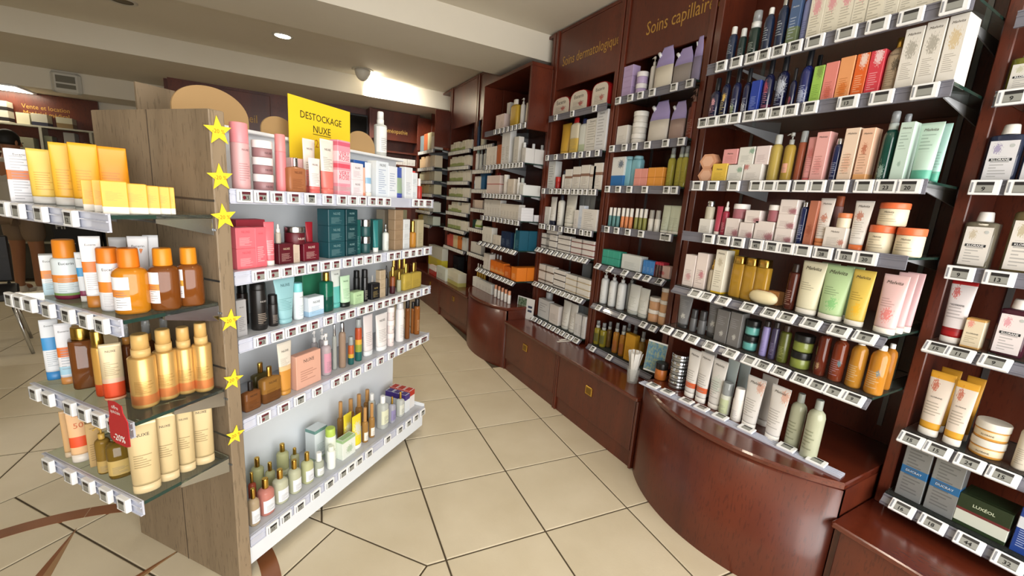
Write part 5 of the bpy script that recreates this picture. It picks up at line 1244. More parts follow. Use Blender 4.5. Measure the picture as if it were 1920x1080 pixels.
I('M5', 'bottle', 1466, 1489, 495, 'dark amber bottle with brown cap beside the cream tube', c='#3d140c', cap='#2a1c16', cf=.18, cw=.6, sf=.04, tr=.25, coat=.5, ink='#a87a68', d=.035)
MT = dict(cap='#e2dfd6', cf=.10, flare=1.13, lines=(.38, .56), nl=4, shear=.3, txt='Melvita', tz=.86, tw=.66, tc='#4f493f')
I('M5', 'tube', 1490, 1529, 491, 'cream shower tube with black script', c='#ddd8bc', ink='#8d8870', d=.03, **MT)
I('M5', 'tube', 1532, 1577, 498, 'pale green shower tube with clover print', c='#b3cf9c', spot=(.55, .24, .10, .6, '#7dbf7a'), ink='#6a8560', d=.03, **MT)
I('M5', 'tube', 1581, 1617, 507, 'mustard yellow shower tube with black script', c='#d8bb58', spot=(.55, .24, .10, .6, '#e8b32a'), ink='#8f7628', d=.03, **MT)
I('M5', 'tube', 1635, 1677, 516, 'pale pink shower tube in front with coral flower', c='#dcb9b8', spot=(.5, .26, .10, .5, '#d8706c'), ink='#a07876', d=.025, **MT)
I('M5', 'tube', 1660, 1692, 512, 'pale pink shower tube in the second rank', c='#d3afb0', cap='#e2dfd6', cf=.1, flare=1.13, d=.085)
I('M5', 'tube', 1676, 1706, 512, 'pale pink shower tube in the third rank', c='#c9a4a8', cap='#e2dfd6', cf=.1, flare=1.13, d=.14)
for a_, b_, t_, c_ in ((1524, 1552, 493, '#c8cfa8'), (1568, 1596, 500, '#a9c292')):
    I('M5', 'tube', a_, b_, t_, 'pale green tube in the second rank' if c_ == '#a9c292' else 'cream-green tube in the second rank', c=c_, cap='#e2dfd6', cf=.1, d=.10)
GRY = dict(ink='#8f8f92', lines=(.5, .8), nl=5, spot=(.55, .28, .07, .5, '#bdbdb8'))
I('M6', 'tube', 1270, 1288, 552, 'slate grey tube, first of two,', c='#76777a', cap='#2b2b2d', cf=.12, flare=1.4, d=.03, **GRY)
I('M6', 'bottle', 1291, 1305, 580, 'small charcoal roll-on, first,', c='#5d5e60', cap='#3a3a3c', cf=.40, cw=.9, sf=.03, d=.03)
I('M6', 'bottle', 1306, 1322, 583, 'small charcoal roll-on, second,', c='#5d5e60', cap='#3a3a3c', cf=.40, cw=.9, sf=.03, d=.03)
I('M6', 'tube', 1324, 1342, 562, 'slate grey tube, second of two,', c='#707174', cap='#2b2b2d', cf=.12, flare=1.4, d=.04, **GRY)
I('M6', 'box', 1343, 1366, 581, 'grey carton with white bubbles, first of two,', c='#6f6d6c', d=.025, dep=.05, **GRY)
I('M6', 'box', 1367, 1389, 586, 'grey carton with white bubbles, second of two,', c='#737170', d=.025, dep=.05, **GRY)
I('M6', 'jar', 1390, 1419, 600, 'black jar with turquoise label in a stack of two', stack=2, c='#143436', bands=((.15, .85, '#5fa8a4'),), cap='#121314', cf=.36, d=.03, coat=.4)
I('M6', 'bottle', 1421, 1436, 602, 'lilac labelled dark bottle', c='#8f86bc', cap='#26201f', cf=.16, cw=.8, sf=.05, ink='#5d5488', d=.03)
I('M6', 'bottle', 1438, 1452, 604, 'dark purple bottle with brown cap', c='#38304f', cap='#26201f', cf=.16, cw=.8, sf=.05, ink='#8a82a8', d=.03, coat=.4)
I('M6', 'bottle', 1453, 1475, 610, 'olive green bottle with brown cap', c='#5a5f1e', cap='#3a2a22', cf=.17, cw=.62, sf=.06, ink='#aab06a', tr=.15, coat=.4, d=.03)
I('M6', 'jar', 1478, 1518, 627, 'black-lidded olive jar in a stack of two', stack=2, c='#5b6128', bands=((.1, .9, '#7f8a3c'),), cap='#141413', cf=.40, d=.025, coat=.4)
I('M6', 'bottle', 1521, 1546, 620, 'dark ruby bath bottle with gold monogram', c='#5a1c0e', cap='#2a1410', cf=.10, cw=.5, sf=.06, tr=.35, coat=.5, spot=(.5, .25, .07, .6, '#c9a070'), d=.03)
I('M6', 'bottle', 1549, 1579, 630, 'ruby brown bath bottle with white cap', c='#7d2c14', cap='#eceae4', cf=.09, cw=.42, sf=.14, tr=.4, coat=.5, ink='#b98a9a', spot=(.75, .45, .07, .7, '#5a8a94'), d=.03)
I('M6', 'bottle', 1581, 1614, 638, 'honey orange bath bottle with white cap, left,', c='#d88a24', cap='#eceae4', cf=.10, cw=.42, sf=.16, tr=.45, coat=.5, ink='#e8d0a0', d=.03)
I('M6', 'bottle', 1616, 1655, 648, 'honey orange bath bottle with white cap, right,', c='#dd8722', cap='#eceae4', cf=.10, cw=.42, sf=.16, tr=.45, coat=.5, ink='#e8d0a0', spot=(.7, .5, .07, .7, '#5a8a94'), d=.03)
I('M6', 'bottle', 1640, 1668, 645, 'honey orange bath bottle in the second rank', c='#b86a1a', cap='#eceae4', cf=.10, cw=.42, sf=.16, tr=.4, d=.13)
row('M7', (XM, 0, .5305), (0, 1, 0), (1, 0, 0), .5305, WYAW, 'on the big bowed cabinet', True, .53, .46)
I('M7', 'jar', 1226, 1250, 680, 'amber balm jar with black lid', c='#b5672a', cap='#15110f', cf=.36, d=.04, ink='#5f3414')
I('M7', 'tin', 1252, 1285, 663, 'round aluminium tin in a stack of five', stack=5, c='#a9abab', metal=.9, rough=.3, cap='silver', cf=.5, d=.03)
WT = dict(c='#e2dfdb', cf=.10, flare=1.35, ink='#9a9590', shear=.3, txt='Melvita', tz=.88, tw=.6, tc='#5f5850')
I('M7', 'tube', 1283, 1300, 656, 'white tube with orange band, left of two,', bands=((.12, .24, '#d8683e'),), cap='#eceae6', d=.025, **WT)
I('M7', 'tube', 1303, 1321, 662, 'white tube with orange band, right of two,', bands=((.12, .24, '#d8683e'),), cap='#eceae6', d=.025, **WT)
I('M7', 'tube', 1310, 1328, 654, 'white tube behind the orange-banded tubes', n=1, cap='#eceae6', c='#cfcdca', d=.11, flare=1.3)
I('M7', 'tube', 1327, 1347, 675, 'white tube with pale green drawing', cap='#eceae6', d=.03, **dict(WT, spot=(.5, .45, .16, .5, '#c9d6cc')))
I('M7', 'tube', 1353, 1369, 673, 'mint white tube behind the deodorants', cap='#dfe8e6', c='#cfdcda', d=.10, flare=1.3)
I('M7', 'tube', 1374, 1390, 676, 'silver-mint tube behind the deodorants', cap='#cfd8d8', c='#b9c6c8', d=.12, flare=1.3)
I('M7', 'bottle', 1346, 1367, 717, 'frosted roll-on deodorant with clear cap', c='#d9ddd0', cap='clear', cf=.38, cw=.95, sf=.03, lbl=(.1, .8, '#c6d0a8'), d=.02)
I('M7', 'bottle', 1368, 1389, 728, 'white roll-on deodorant with white cap', c='#e3dfd9', cap='#efedea', cf=.34, cw=.92, sf=.03, ink='#8f8a94', d=.015)
I('M7', 'tube', 1390, 1415, 708, 'white tube with peach corner, left of two,', cap='#eceae6', d=.02, spot=(.8, .82, .12, .6, '#dca58e'), **WT)
I('M7', 'tube', 1416, 1438, 705, 'cream tube behind the peach-cornered tubes', c='#cfc8c0', cap='#d8d4ce', d=.10, flare=1.3)
I('M7', 'tube', 1433, 1459, 725, 'white tube with peach corner, right of two,', cap='#eceae6', d=.015, spot=(.8, .82, .12, .6, '#dca58e'), **WT)
CG = dict(c='#d3d8b4', cap='#9fa49c', cf=.16, cw=.45, sf=.14, tr=.5, ink='#6d7a58', lines=(.2, .62), nl=6, lspot=None, coat=.4)
I('M7', 'bottle', 1468, 1498, 738, 'clear green micellar bottle with grey cap, left,', d=.03, **CG)
I('M7', 'bottle', 1497, 1531, 750, 'clear green micellar bottle with grey cap, right,', d=.006, **CG)
# ================================================================ SHAMPOO UNIT (botanical bottles)
KL = dict(cw=.52, ct=.86, sf=.05, p=7.0, link='#8a8a8a')
def klor(key, x0, x1, ytop, lab, c, cap, lbl, spotc, cf=.17, dep=.05, tr=.25, d=.03):
    o = I(key, 'flask', x0, x1, ytop, lab, c=c, cap=cap, cf=cf, lbl=lbl, lspot=(.30, .80, .12, .9, spotc), dep=dep, d=d, tr=tr, coat=.4, **KL)[0]
    ws = max((v[0] for v in o.children[0].bound_box))*1.0; hs = max((v[2] for v in o.children[0].bound_box))
    zb = hs*(lbl[0]+(lbl[1]-lbl[0])*.52)
    bb = ob('name_band', MB().box(-ws*.62, ws*.62, -dep/2-.0016, -dep/2-.0004, zb-hs*.028, zb+hs*.028), o, m=mat('#23262a', .5))
    lettering('KLORANE', ws*1.0, mat('#e9e9e9', .5), o, (0, -dep/2-.002, zb), name='brand_lettering', bold=.02)
    ob('seal', MB().prismy([(ws*.46+ws*.14*math.cos(a*PI/6), hs*lbl[1]-ws*.40+ws*.14*math.sin(a*PI/6)) for a in range(12)], -dep/2-.0014, -dep/2-.0004), o, m=mat('#b9bdbb', .5))
klor('R1', 1882, 1950, 93, 'olive green flask with white blossom label', '#6a6a1e', '#e6e4de', (.06, .80, '#d9d6cf'), '#b9b89a')
klor('R2', 1833, 1902, 234, 'navy flask with lilac flower label', '#20263c', '#e2dfd9', (.05, .86, '#d9d8dc'), '#8f84ac')
klor('R2', 1906, 1975, 250, 'dark blue flask beside the lilac-label one', '#20263c', '#e2dfd9', (.05, .86, '#d9d8dc'), '#8f84ac')
klor('R3', 1791, 1854, 398, 'grey-brown flask with pale almond label', '#5f5848', '#e0dedb', (.06, .88, '#dcd8d2'), '#b9ad94')
klor('R3', 1873, 1945, 380, 'olive-brown flask with almond blossom label', '#5a4c2c', '#e0dedb', (.05, .84, '#dcd8d2'), '#b3a684', cf=.12)
klor('R4', 1854, 1918, 562, 'burgundy flask with pink peony label', '#35101c', '#e2dcd8', (.06, .88, '#e0d8d9'), '#d38a98')
I('R4', 'tube', 1759, 1798, 526, 'scarlet conditioner tube with white label and pomegranate', c='#a3161a', bands=((.10, .16, '#8e1216'), (.16, .92, '#d8d2d4')), spot=(.30, .78, .09, .7, '#c23a34'), cap='#e4dfda', cf=.10, flare=1.25, ink='#8a8688', lines=(.3, .58), nl=5, d=.03, txt='KLORANE', tz=.56, tw=.55, tc='#2a2c2e')
I('R4', 'box', 1801, 1838, 598, 'small gold-edged shampoo bar carton', c='#c79a58', bands=((.06, .93, '#dccfb4'),), spot=(.3, .82, .12, .8, '#d9847c'), ink='#8f8468', lines=(.15, .4), nl=4, d=.025, dep=.04, txt='KLORANE', tz=.5, tw=.6, tc='#2a2c2e')
for a_, b_, t_, l_, dd in ((1719, 1757, 699, 'front left', .025), (1765, 1800, 717, 'front right', .02)):
    I('R5', 'tube', a_, b_, t_, 'golden yellow conditioner tube with mango label, %s,' % l_, c='#d9a032', bands=((.12, .88, '#dcd0c4'),), spot=(.32, .76, .09, .7, '#b8502e'), cap='#e2ded6', cf=.11, flare=1.22, ink='#8a8272', lines=(.25, .5), nl=5, d=dd, txt='KLORANE', tz=.56, tw=.5, tc='#2a2c2e')
for a_, b_, t_ in ((1737, 1768, 692), (1783, 1812, 708)):
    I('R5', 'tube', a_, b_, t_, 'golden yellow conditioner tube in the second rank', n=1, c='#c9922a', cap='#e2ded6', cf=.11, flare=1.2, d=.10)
I('R5', 'jar', 1812, 1882, 790, 'low yellow hair-mask jar with white lid in a pair', stack=2, c='#c98e3a', bands=((.25, .85, '#d9c8a8'),), cap='#dcd8ce', cf=.42, d=.02, txt='KLORANE', tz=.5, tw=.4, tc='#2a2c2e')
I('R5', 'bottle', 1893, 1925, 795, 'white labelled bottle beside the mask jars', c='#c9c0b0', cap='#e6e3dd', cf=.14, cw=.6, ink='#8a8276', d=.03)
DU = dict(c='#8a8d8e', bands=((.42, .56, '#2f6fa8'),), ink='#5d6062', lines=(.1, .9), nl=14, rough=.3, metal=.3, txt='DUCRAY', tz=.49, tw=.6, tc='#d9e4ec')
I('R6', 'box', 1681, 1730, 832, 'silver lotion carton with blue DUCRAY band, left,', d=.03, dep=.05, **DU)
I('R6', 'box', 1734, 1790, 858, 'silver lotion carton with blue DUCRAY band, right,', d=.03, dep=.05, **DU)
I('R6', 'box', 1793, 1893, 936, 'wide dark green LUXÉOL carton', c='#24331c', bands=((.12, .55, '#cfd4c8'), (.48, .56, '#6a2a2a')), d=.03, dep=.10, txt='LUXÉOL', tz=.76, tw=.42, tc='#c9d3b8', bold=.02)
I('R6', 'box', 1897, 1950, 955, 'royal blue carton next to the LUXÉOL box', c='#1f3f8a', bands=((.55, .8, '#d8dde4'),), ink='#b9c6e4', d=.03, dep=.08)
# ================================================================ HAIR-CARE UNIT
I('C1', 'box', 1170, 1188, 125, 'lilac carton in a stack of three', stack=3, c='#b8a2cc', d=.03, dep=.06, ink='#9a84b0', lines=(.5, .7), nl=2)
I('C1', 'jar', 1189, 1213, 136, 'lilac hair-mask jar with white lid in a stack of two', stack=2, c='#b9a6cf', cap='#e9e6ea', cf=.42, d=.02)
I('C1', 'pump', 1214, 1227, 106, 'white bottle with pump beside the lilac jars', c='#cfccc6', cap='#d9d6d0', cf=.25, d=.04)
PO = dict(split=.55, cap='#b8abe6')
I('C1', 'pouch', 1224, 1258, 88, 'milky refill pouch with lilac top', c='#dcd6c8', d=.004, dep=.05, **PO)
I('C1', 'pouch', 1259, 1294, 90, 'grey-pink refill pouch with lilac top', c='#aaa2a0', d=.004, dep=.05, tr=.2, **PO)
I('C1', 'pouch', 1296, 1312, 68, 'narrow lilac refill pouch standing tall', c='#9890b4', d=.004, dep=.05, tr=.2, **PO)
I('C1', 'flask', 1314, 1334, 50, 'orange bottle with white cap at the end', c='#c9661e', cap='#e6e3de', cf=.14, cw=.4, d=.07, dep=.04)
I('C2', 'box', 1160, 1180, 237, 'plain white square carton', c='#d9d6d2', ink='#a39f9a', d=.03, dep=.06)
I('C2', 'jar', 1181, 1211, 210, 'white mask jar in a stack of three', stack=3, c='#d6d3ce', cap='#e2e0dc', cf=.45, d=.02)
I('C2', 'pouch', 1213, 1250, 190, 'white refill pouch with lilac top', c='#d3cdc4', d=.02, dep=.07, **PO)
I('C2', 'pouch', 1252, 1281, 190, 'tan refill pouch with lilac top', c='#b39a92', d=.02, dep=.07, tr=.2, **PO)
I('C2', 'pump', 1283, 1297, 178, 'brown-red pump bottle, left of two,', c='#6d2c1e', cap='#7a5a50', cf=.26, tr=.2, ink='#a88a80', d=.03)
I('C2', 'pump', 1298, 1312, 166, 'brown-red pump bottle, right of two,', c='#7d3420', cap='#8a6a60', cf=.26, tr=.2, ink='#a88a80', d=.03)
I('C3', 'box', 1143, 1166, 295, 'white and blue treatment carton', c='#d9dcdc', bands=((0, .38, '#2f6fb0'),), spot=(.7, .75, .12, .6, '#2a4a6a'), d=.025, dep=.05)
I('C3', 'flask', 1168, 1199, 294, 'sky blue shampoo bottle', n=2, c='#7fb4c4', cap='#8ec0ce', cf=.1, cw=.8, d=.04, dep=.05, p=5)
I('C3', 'box', 1191, 1215, 317, 'small pink carton', n=2, c='#e0988e', bands=((.48, .52, '#c97a70'),), d=.02, dep=.04)
I('C3', 'box', 1216, 1244, 315, 'small orange carton', n=2, c='#e39a44', bands=((.48, .52, '#c07a2a'),), d=.02, dep=.04)
I('C3', 'spray', 1246, 1294, 277, 'yellow-green mist bottle with clear neck', n=3, c='#b3a83c', cap='#b3bcb0', over='clear', cf=.26, cw=.6, tr=.4, ink='#7d7426', d=.025)
I('C3', 'spray', 1296, 1310, 274, 'blue-grey mist bottle with clear neck', c='#6f8a8a', cap='#a3b0b0', over='clear', cf=.26, cw=.6, tr=.3, d=.03)
I('C4', 'bottle', 1139, 1161, 389, 'teal mini shampoo bottle with white cap', n=3, c='#5a8a8c', cap='#e4e2de', cf=.42, cw=.9, sf=.03, d=.025)
I('C4', 'bottle', 1162, 1185, 390, 'orange mini shampoo bottle with white cap', n=3, c='#d98a58', cap='#e4e2de', cf=.42, cw=.9, sf=.03, d=.025)
I('C4', 'bottle', 1187, 1211, 391, 'olive mini shampoo bottle with white cap', n=3, c='#8a8a48', cap='#e4e2de', cf=.42, cw=.9, sf=.03, d=.025)
I('C4', 'bottle', 1213, 1236, 394, 'white mini bottle with grey cap', n=2, c='#dcd9d2', cap='#a3a09a', cf=.40, cw=.85, sf=.03, ink='#9a9690', d=.025)
I('C4', 'tube', 1238, 1279, 385, 'pale sage hair tube', n=3, c='#c3cbb8', cap='#dfe0d8', cf=.10, flare=1.0, ink='#9aa390', d=.03)
I('C4', 'tube', 1283, 1300, 388, 'peach beige hair tube', c='#d6b79c', cap='#dfd6cc', cf=.10, flare=1.05, ink='#a88a74', d=.03)
I('C5', 'box', 1134, 1166, 468, 'turquoise carton', n=3, c='#3fa08c', bands=((.48, .54, '#2f8472'),), d=.025, dep=.06)
I('C5', 'box', 1170, 1206, 479, 'white wide treatment carton', c='#d3d8d8', ink='#9aa3a3', d=.02, dep=.06)
I('C5', 'box', 1209, 1230, 488, 'azure blue small carton', n=3, c='#3f7fc4', ink='#a9c6e4', d=.02, dep=.05)
I('C5', 'box', 1231, 1246, 491, 'crimson small carton', n=3, c='#b03044', ink='#e4a9b2', d=.02, dep=.05)
I('C5', 'box', 1248, 1278, 498, 'greyish pink carton with red flower', c='#bfa39c', spot=(.5, .4, .14, .8, '#b0303e'), d=.02, dep=.05)
I('C6', 'pump', 1123, 1170, 508, 'white pump lotion bottle', n=3, c='#dcdfe0', cap='#d8dbdc', cf=.22, ink='#b3b9bb', d=.03)
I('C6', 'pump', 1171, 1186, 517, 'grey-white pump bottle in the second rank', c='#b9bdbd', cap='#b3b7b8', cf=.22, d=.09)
I('C6', 'tube', 1177, 1197, 534, 'white lotion tube with grey foot, left,', c='#dadddb', cap='#b3b8b4', cf=.12, flare=1.05, ink='#a9afab', d=.03)
I('C6', 'tube', 1196, 1212, 541, 'white lotion tube with grey foot, right,', c='#dcdfdc', cap='#b3b8b4', cf=.12, flare=1.1, ink='#a9afab', d=.03)
I('C6', 'jar', 1213, 1237, 557, 'tan body-cream jar with white lid in a stack of two', stack=2, c='#c79a74', cap='#e4e0da', cf=.32, d=.02)
I('C6', 'jar', 1238, 1259, 540, 'tan body-cream jar with white lid in a stack of three', stack=3, c='#c4976f', cap='#e0dcd6', cf=.32, d=.03)
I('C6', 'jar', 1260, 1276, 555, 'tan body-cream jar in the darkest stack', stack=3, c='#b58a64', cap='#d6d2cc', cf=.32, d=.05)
OB = dict(cap='#b8bcb8', over='clear', cf=.30, cw=.6, tr=.4, coat=.4)
I('C7', 'spray', 1110, 1135, 601, 'olive-yellow body oil bottle with clear cap', n=2, c='#9a8a22', lbl=(.2, .7, '#5a5a22'), d=.02, **OB)
I('C7', 'spray', 1134, 1145, 603, 'brown body oil bottle with clear cap', c='#6a4a1e', d=.06, **OB)
I('C7', 'spray', 1146, 1170, 605, 'orange body oil bottle with clear cap', n=2, c='#b5701e', lbl=(.1, .6, '#9a5a20'), d=.025, **OB)
I('C7', 'spray', 1168, 1192, 604, 'amber body oil bottle in the back rank', n=2, c='#7a5a2a', d=.12, **OB)
I('C7', 'box', 1172, 1190, 627, 'mustard yellow oil carton', c='#cf9a2c', ink='#8f6a1c', d=.02, dep=.04)
I('C7', 'box', 1209, 1246, 640, 'orange oil carton at the end', n=2, c='#cf7a1e', ink='#8f4a10', d=.10, dep=.05)
I('C7', 'spray', 1193, 1206, 622, 'amber body oil bottle beside the mustard carton', c='#8a6420', d=.03, **OB)
# ================================================================ SKIN-CARE UNIT
for a_, b_, t_, l_ in ((1040, 1074, 184, 'smallest'), (1074, 1110, 171, 'middle'), (1115, 1148, 156, 'tallest')):
    I('D1', 'arch', a_, b_, t_, 'red arched gift pack with cream front, %s,' % l_, c='#8f1416', d=.02, dep=.08)
I('D2', 'tube', 1052, 1066, 232, 'mustard yellow body tube', c='#c99f3a', cap='#d9b458', cf=.1, d=.03)
I('D2', 'flask', 1068, 1084, 221, 'cream and yellow bottle with red cap', c='#d9d2bc', bands=((0, .5, '#d3b458'),), cap='#a81c1c', cf=.14, cw=.5, d=.03, dep=.035, ink='#9a927c')
I('D2', 'flask', 1085, 1098, 223, 'white bottle with navy cap', c='#d8dcd8', bands=((0, .3, '#b9c6a8'),), cap='#1d2a5a', cf=.14, cw=.5, d=.03, dep=.035)
I('D2', 'box', 1099, 1124, 223, 'broad white carton with small print', c='#d9d7d2', ink='#97948e', lines=(.1, .85), nl=10, d=.025, dep=.05, txt='Eucerin', tz=.92, tw=.4)
I('D2', 'box', 1125, 1146, 207, 'tall white carton with blue-grey edge', c='#d8dade', ink='#97979c', lines=(.1, .85), nl=10, d=.02, dep=.05, txt='Eucerin', tz=.92, tw=.4)
I('D3', 'box', 1026, 1039, 303, 'tall thin white carton', c='#d3d6d8', ink='#8d9296', lines=(.1, .9), nl=9, d=.03)
I('D3', 'jar', 1040, 1051, 332, 'little red jar', c='#a01c1c', cap='#b52a26', cf=.4, d=.02)
I('D3', 'bottle', 1052, 1060, 320, 'small white bottle with dark cap', c='#d9d6d2', cap='#24263a', cf=.2, cw=.6, d=.03)
for a_, b_, t_, l_ in ((1061, 1074, 318, 'first'), (1075, 1089, 313, 'second'), (1090, 1106, 310, 'third'), (1107, 1118, 312, 'fourth'), (1119, 1136, 306, 'fifth')):
    I('D3', 'box', a_, b_, t_, 'white face-care carton with brown stripe, %s,' % l_, c='#dcd9d4', bands=((.55, .66, '#8a6a5a'),), ink='#9a948e', d=.025, dep=.04)
I('D4', 'box', 1020, 1029, 388, 'thin white carton at the left end', c='#d6d5d2', ink='#98948f', d=.03)
I('D4', 'tube', 1031, 1040, 369, 'slim white tube with navy foot', c='#d8d7d4', cap='#1b2238', cf=.15, d=.03, ink='#98948f')
I('D4', 'bottle', 1043, 1057, 366, 'white bottle with dark pump', c='#d9d8d2', cap='#2a2c3a', cf=.16, cw=.5, ink='#98948f', d=.03)
I('D4', 'tube', 1060, 1076, 364, 'broad white body tube', c='#dad9d2', cap='#d6d4cc', flare=1.2, ink='#98948f', d=.03)
I('D4', 'box', 1077, 1085, 394, 'small white carton beside the body tube', c='#d9d6d4', ink='#98948f', d=.02)
I('D4', 'box', 1086, 1096, 386, 'white carton with blue edge', c='#cdd6e4', ink='#7d90b8', d=.02)
I('D4', 'box', 1098, 1127, 393, 'broad white gift carton', c='#dcdad8', ink='#a39f9c', lines=(.1, .9), nl=9, d=.02, dep=.06)
I('D4', 'tube', 1082, 1110, 364, 'grey tube in the back rank', n=3, c='#a3a6a6', cap='#8d9090', d=.12, flare=1.15)
WB = dict(c='#dcd9d6', bands=((.30, .46, '#4a3f40'),), ink='#9a9692', dep=.05)
I('D5', 'box', 1010, 1025, 438, 'white cream carton with dark stripe, first stack', stack=2, d=.02, **WB)
I('D5', 'box', 1027, 1047, 432, 'white cream carton with dark stripe, second stack', stack=3, d=.02, **WB)
I('D5', 'box', 1049, 1072, 442, 'white cream carton with dark stripe, third stack', stack=3, d=.02, **WB)
RB = dict(c='#dcd8d6', bands=((.28, .46, '#7a2a2c'),), ink='#9a9692', dep=.05)
I('D5', 'box', 1074, 1119, 448, 'white cream carton with dark red stripe', n=2, stack=3, d=.02, **RB)
I('D6', 'box', 1011, 1040, 496, 'white serum carton with brown stripe, at the left end', n=2, stack=2, c='#dcd9d6', bands=((.25, .40, '#5d4a3c'),), ink='#9a9692', d=.02, dep=.05)
I('D6', 'box', 1041, 1062, 507, 'white serum carton with black stripe in a stack of three', stack=3, c='#dcd9d6', bands=((.25, .42, '#2f2a2a'),), d=.02, dep=.05)
I('D6', 'box', 1064, 1111, 516, 'white carton with pale gold stripe', n=2, stack=3, c='#dddad4', bands=((.2, .34, '#b09a6a'),), ink='#9a9692', d=.02, dep=.06)
I('D6', 'box', 1092, 1108, 492, 'grey-blue carton on the back of the shelf', c='#8d949c', d=.15, dep=.05)
I('D7', 'jar', 1011, 1024, 548, 'round white tub behind the cartons', n=1, c='#c9ccce', cap='#d3d6d8', cf=.3, d=.10)
I('D7', 'box', 1012, 1032, 562, 'white baby-care carton at the left end', c='#d9dbdc', ink='#93979a', lines=(.3, .8), nl=4, d=.03, dep=.05)
I('D7', 'box', 1033, 1050, 572, 'blush white carton beside the tubes', c='#ddd6d2', ink='#9a9692', d=.02, dep=.05)
I('D7', 'tube', 1054, 1066, 564, 'white crimped tube, left of two,', c='#dcdbd6', cap='#b9bab6', cf=.1, flare=1.15, ink='#98948f', d=.02)
I('D7', 'tube', 1067, 1079, 570, 'white crimped tube, right of two,', c='#dcdbd6', cap='#b9bab6', cf=.1, flare=1.15, ink='#98948f', d=.02)
I('D7', 'box', 1080, 1102, 588, 'white slim carton', n=3, c='#d8d8d8', ink='#98989a', d=.02, dep=.05)
I('D7', 'tube', 1080, 1100, 572, 'grey tube behind the slim cartons', n=2, c='#8f9496', cap='#7a7e80', d=.09)
# ================================================================ FAR BAYS
WC = dict(ink='#a39f98')
I('F1', 'box', 934, 950, 217, 'blush carton', n=2, c='#dcc9c4', d=.02, dep=.06, **WC)
I('F1', 'box', 951, 957, 193, 'tall white carton at the back', c='#dcdad6', d=.08)
I('F1', 'flask', 958, 972, 187, 'yellow oil bottle with white cap', c='#c9a53a', cap='#e9e6e0', cf=.18, cw=.5, d=.02, dep=.04)
I('F1', 'pump', 974, 984, 184, 'white pump bottle', c='#dedcda', cap='#e6e4e2', cf=.22, d=.02)
I('F1', 'tube', 985, 992, 192, 'cream tube', c='#d9cfc4', cap='#d8d2c8', d=.02)
I('F1', 'box', 993, 997, 190, 'thin peach carton', c='#d9a98a', d=.02)
I('F2', 'box', 916, 934, 277, 'cream carton', n=3, c='#ded8d0', d=.02, dep=.06, **WC)
I('F2', 'box', 935, 943, 272, 'rust orange carton', c='#b5643c', d=.02, dep=.05)
I('F2', 'box', 944, 959, 237, 'tall white carton', n=2, c='#e2e2e2', d=.02, dep=.06, **WC)
I('F2', 'bottle', 960, 965, 262, 'grey bottle', c='#b3b6b6', cap='#c9cccc', cf=.2, d=.03)
I('F2', 'box', 966, 975, 257, 'white carton beside the gift cartons', c='#dddbd6', d=.02, **WC)
DR('F2', 3.039, .058, .085, .115, 4, 'white square carton at the shelf end', c='#dcdcdc', ink='#a39f98')
for k in range(4): I('F2', 'bottle', 0, 1, 0, 'white-capped bottle behind the square cartons', at=(3.13, .05+.085*k), w=.045, hh=.165, c='#c9cccd', cap='#dfe2e3', cf=.25, cw=.6)
I('F3', 'box', 917, 941, 330, 'pale rose carton', n=3, c='#ddcdc8', bands=((.52, .56, '#b5504a'),), d=.02, dep=.06)
I('F3', 'jar', 943, 954, 328, 'white cream jar', c='#dcd6d0', cap='#e6e4e0', cf=.35, d=.02)
I('F3', 'bottle', 920, 938, 324, 'bottle with red cap in the back rank', n=3, c='#d3cfca', cap='#a02a26', cf=.25, d=.14)
I('F3', 'box', 955, 967, 336, 'cream carton', c='#ded4c8', d=.02, dep=.05, **WC)
I('F3', 'bottle', 968, 974, 333, 'white bottle', c='#e0dedc', cap='#e8e6e4', cf=.25, d=.02)
I('F3', 'flask', 974, 982, 334, 'white flask with grey-green cap', c='#dcdedc', cap='#b3bcb8', cf=.25, d=.04)
DR('F3', 3.039, .06, .17, .085, 1, 'white low carton at the shelf end', c='#dfe3e2')
I('F4', 'box', 912, 942, 374, 'grey-white carton', n=6, c='#d6d4d0', d=.02, dep=.06, **WC)
I('F4', 'box', 943, 977, 382, 'white face-care carton', n=6, c='#dbd7d0', d=.02, dep=.06, **WC)
DR('F4', 3.039, .055, .12, .11, 1, 'flat white carton in a stack of five', stack=5, c='#e3e4ea')
DR('F4', 3.039, .055, .11, .055, 1, 'flat white carton in a stack of two', d0=.14, stack=2, c='#e3e4ea')
I('F5', 'box', 909, 926, 425, 'white carton', n=3, c='#d8d6d0', d=.02, dep=.06, **WC)
I('F5', 'box', 928, 942, 441, 'cream carton', n=2, c='#d9d2c8', d=.02, dep=.05, **WC)
I('F5', 'box', 944, 962, 434, 'navy blue carton', n=2, c='#152c4c', ink='#7d90a8', d=.02, dep=.06)
I('F5', 'bottle', 963, 969, 428, 'pale teal bottle with white cap', c='#6fa8ac', cap='#dfe6e6', cf=.22, d=.02)
DR('F5', 3.039, .075, .09, .165, 4, 'petrol blue carton at the shelf end', c='#14536a', ink='#6f9aa8')
I('F6', 'box', 911, 922, 475, 'white carton', n=2, c='#d6d2cc', d=.02, dep=.06, **WC)
I('F6', 'box', 924, 949, 488, 'orange vitamin carton', n=3, c='#d9701e', bands=((.1, .3, '#e39a4c'),), ink='#f0c090', d=.02, dep=.06)
I('F6', 'bottle', 918, 940, 474, 'white-capped orange bottle in the back rank', n=4, c='#c9651a', cap='#e0e0e2', cf=.3, cw=.7, d=.13)
I('F6', 'box', 950, 961, 500, 'deep orange vitamin carton', n=1, c='#cf6418', ink='#f0c090', d=.02, dep=.06)
DR('F6', 3.039, .10, .10, .115, 3, 'bright orange vitamin carton at the shelf end', c='#e07c22', ink='#f4cfa0')
row('F7', (1.72, 0, .5305), (0, 1, 0), (1, 0, 0), .5305, WYAW, 'on the smaller bowed cabinet', True, .53, .44)
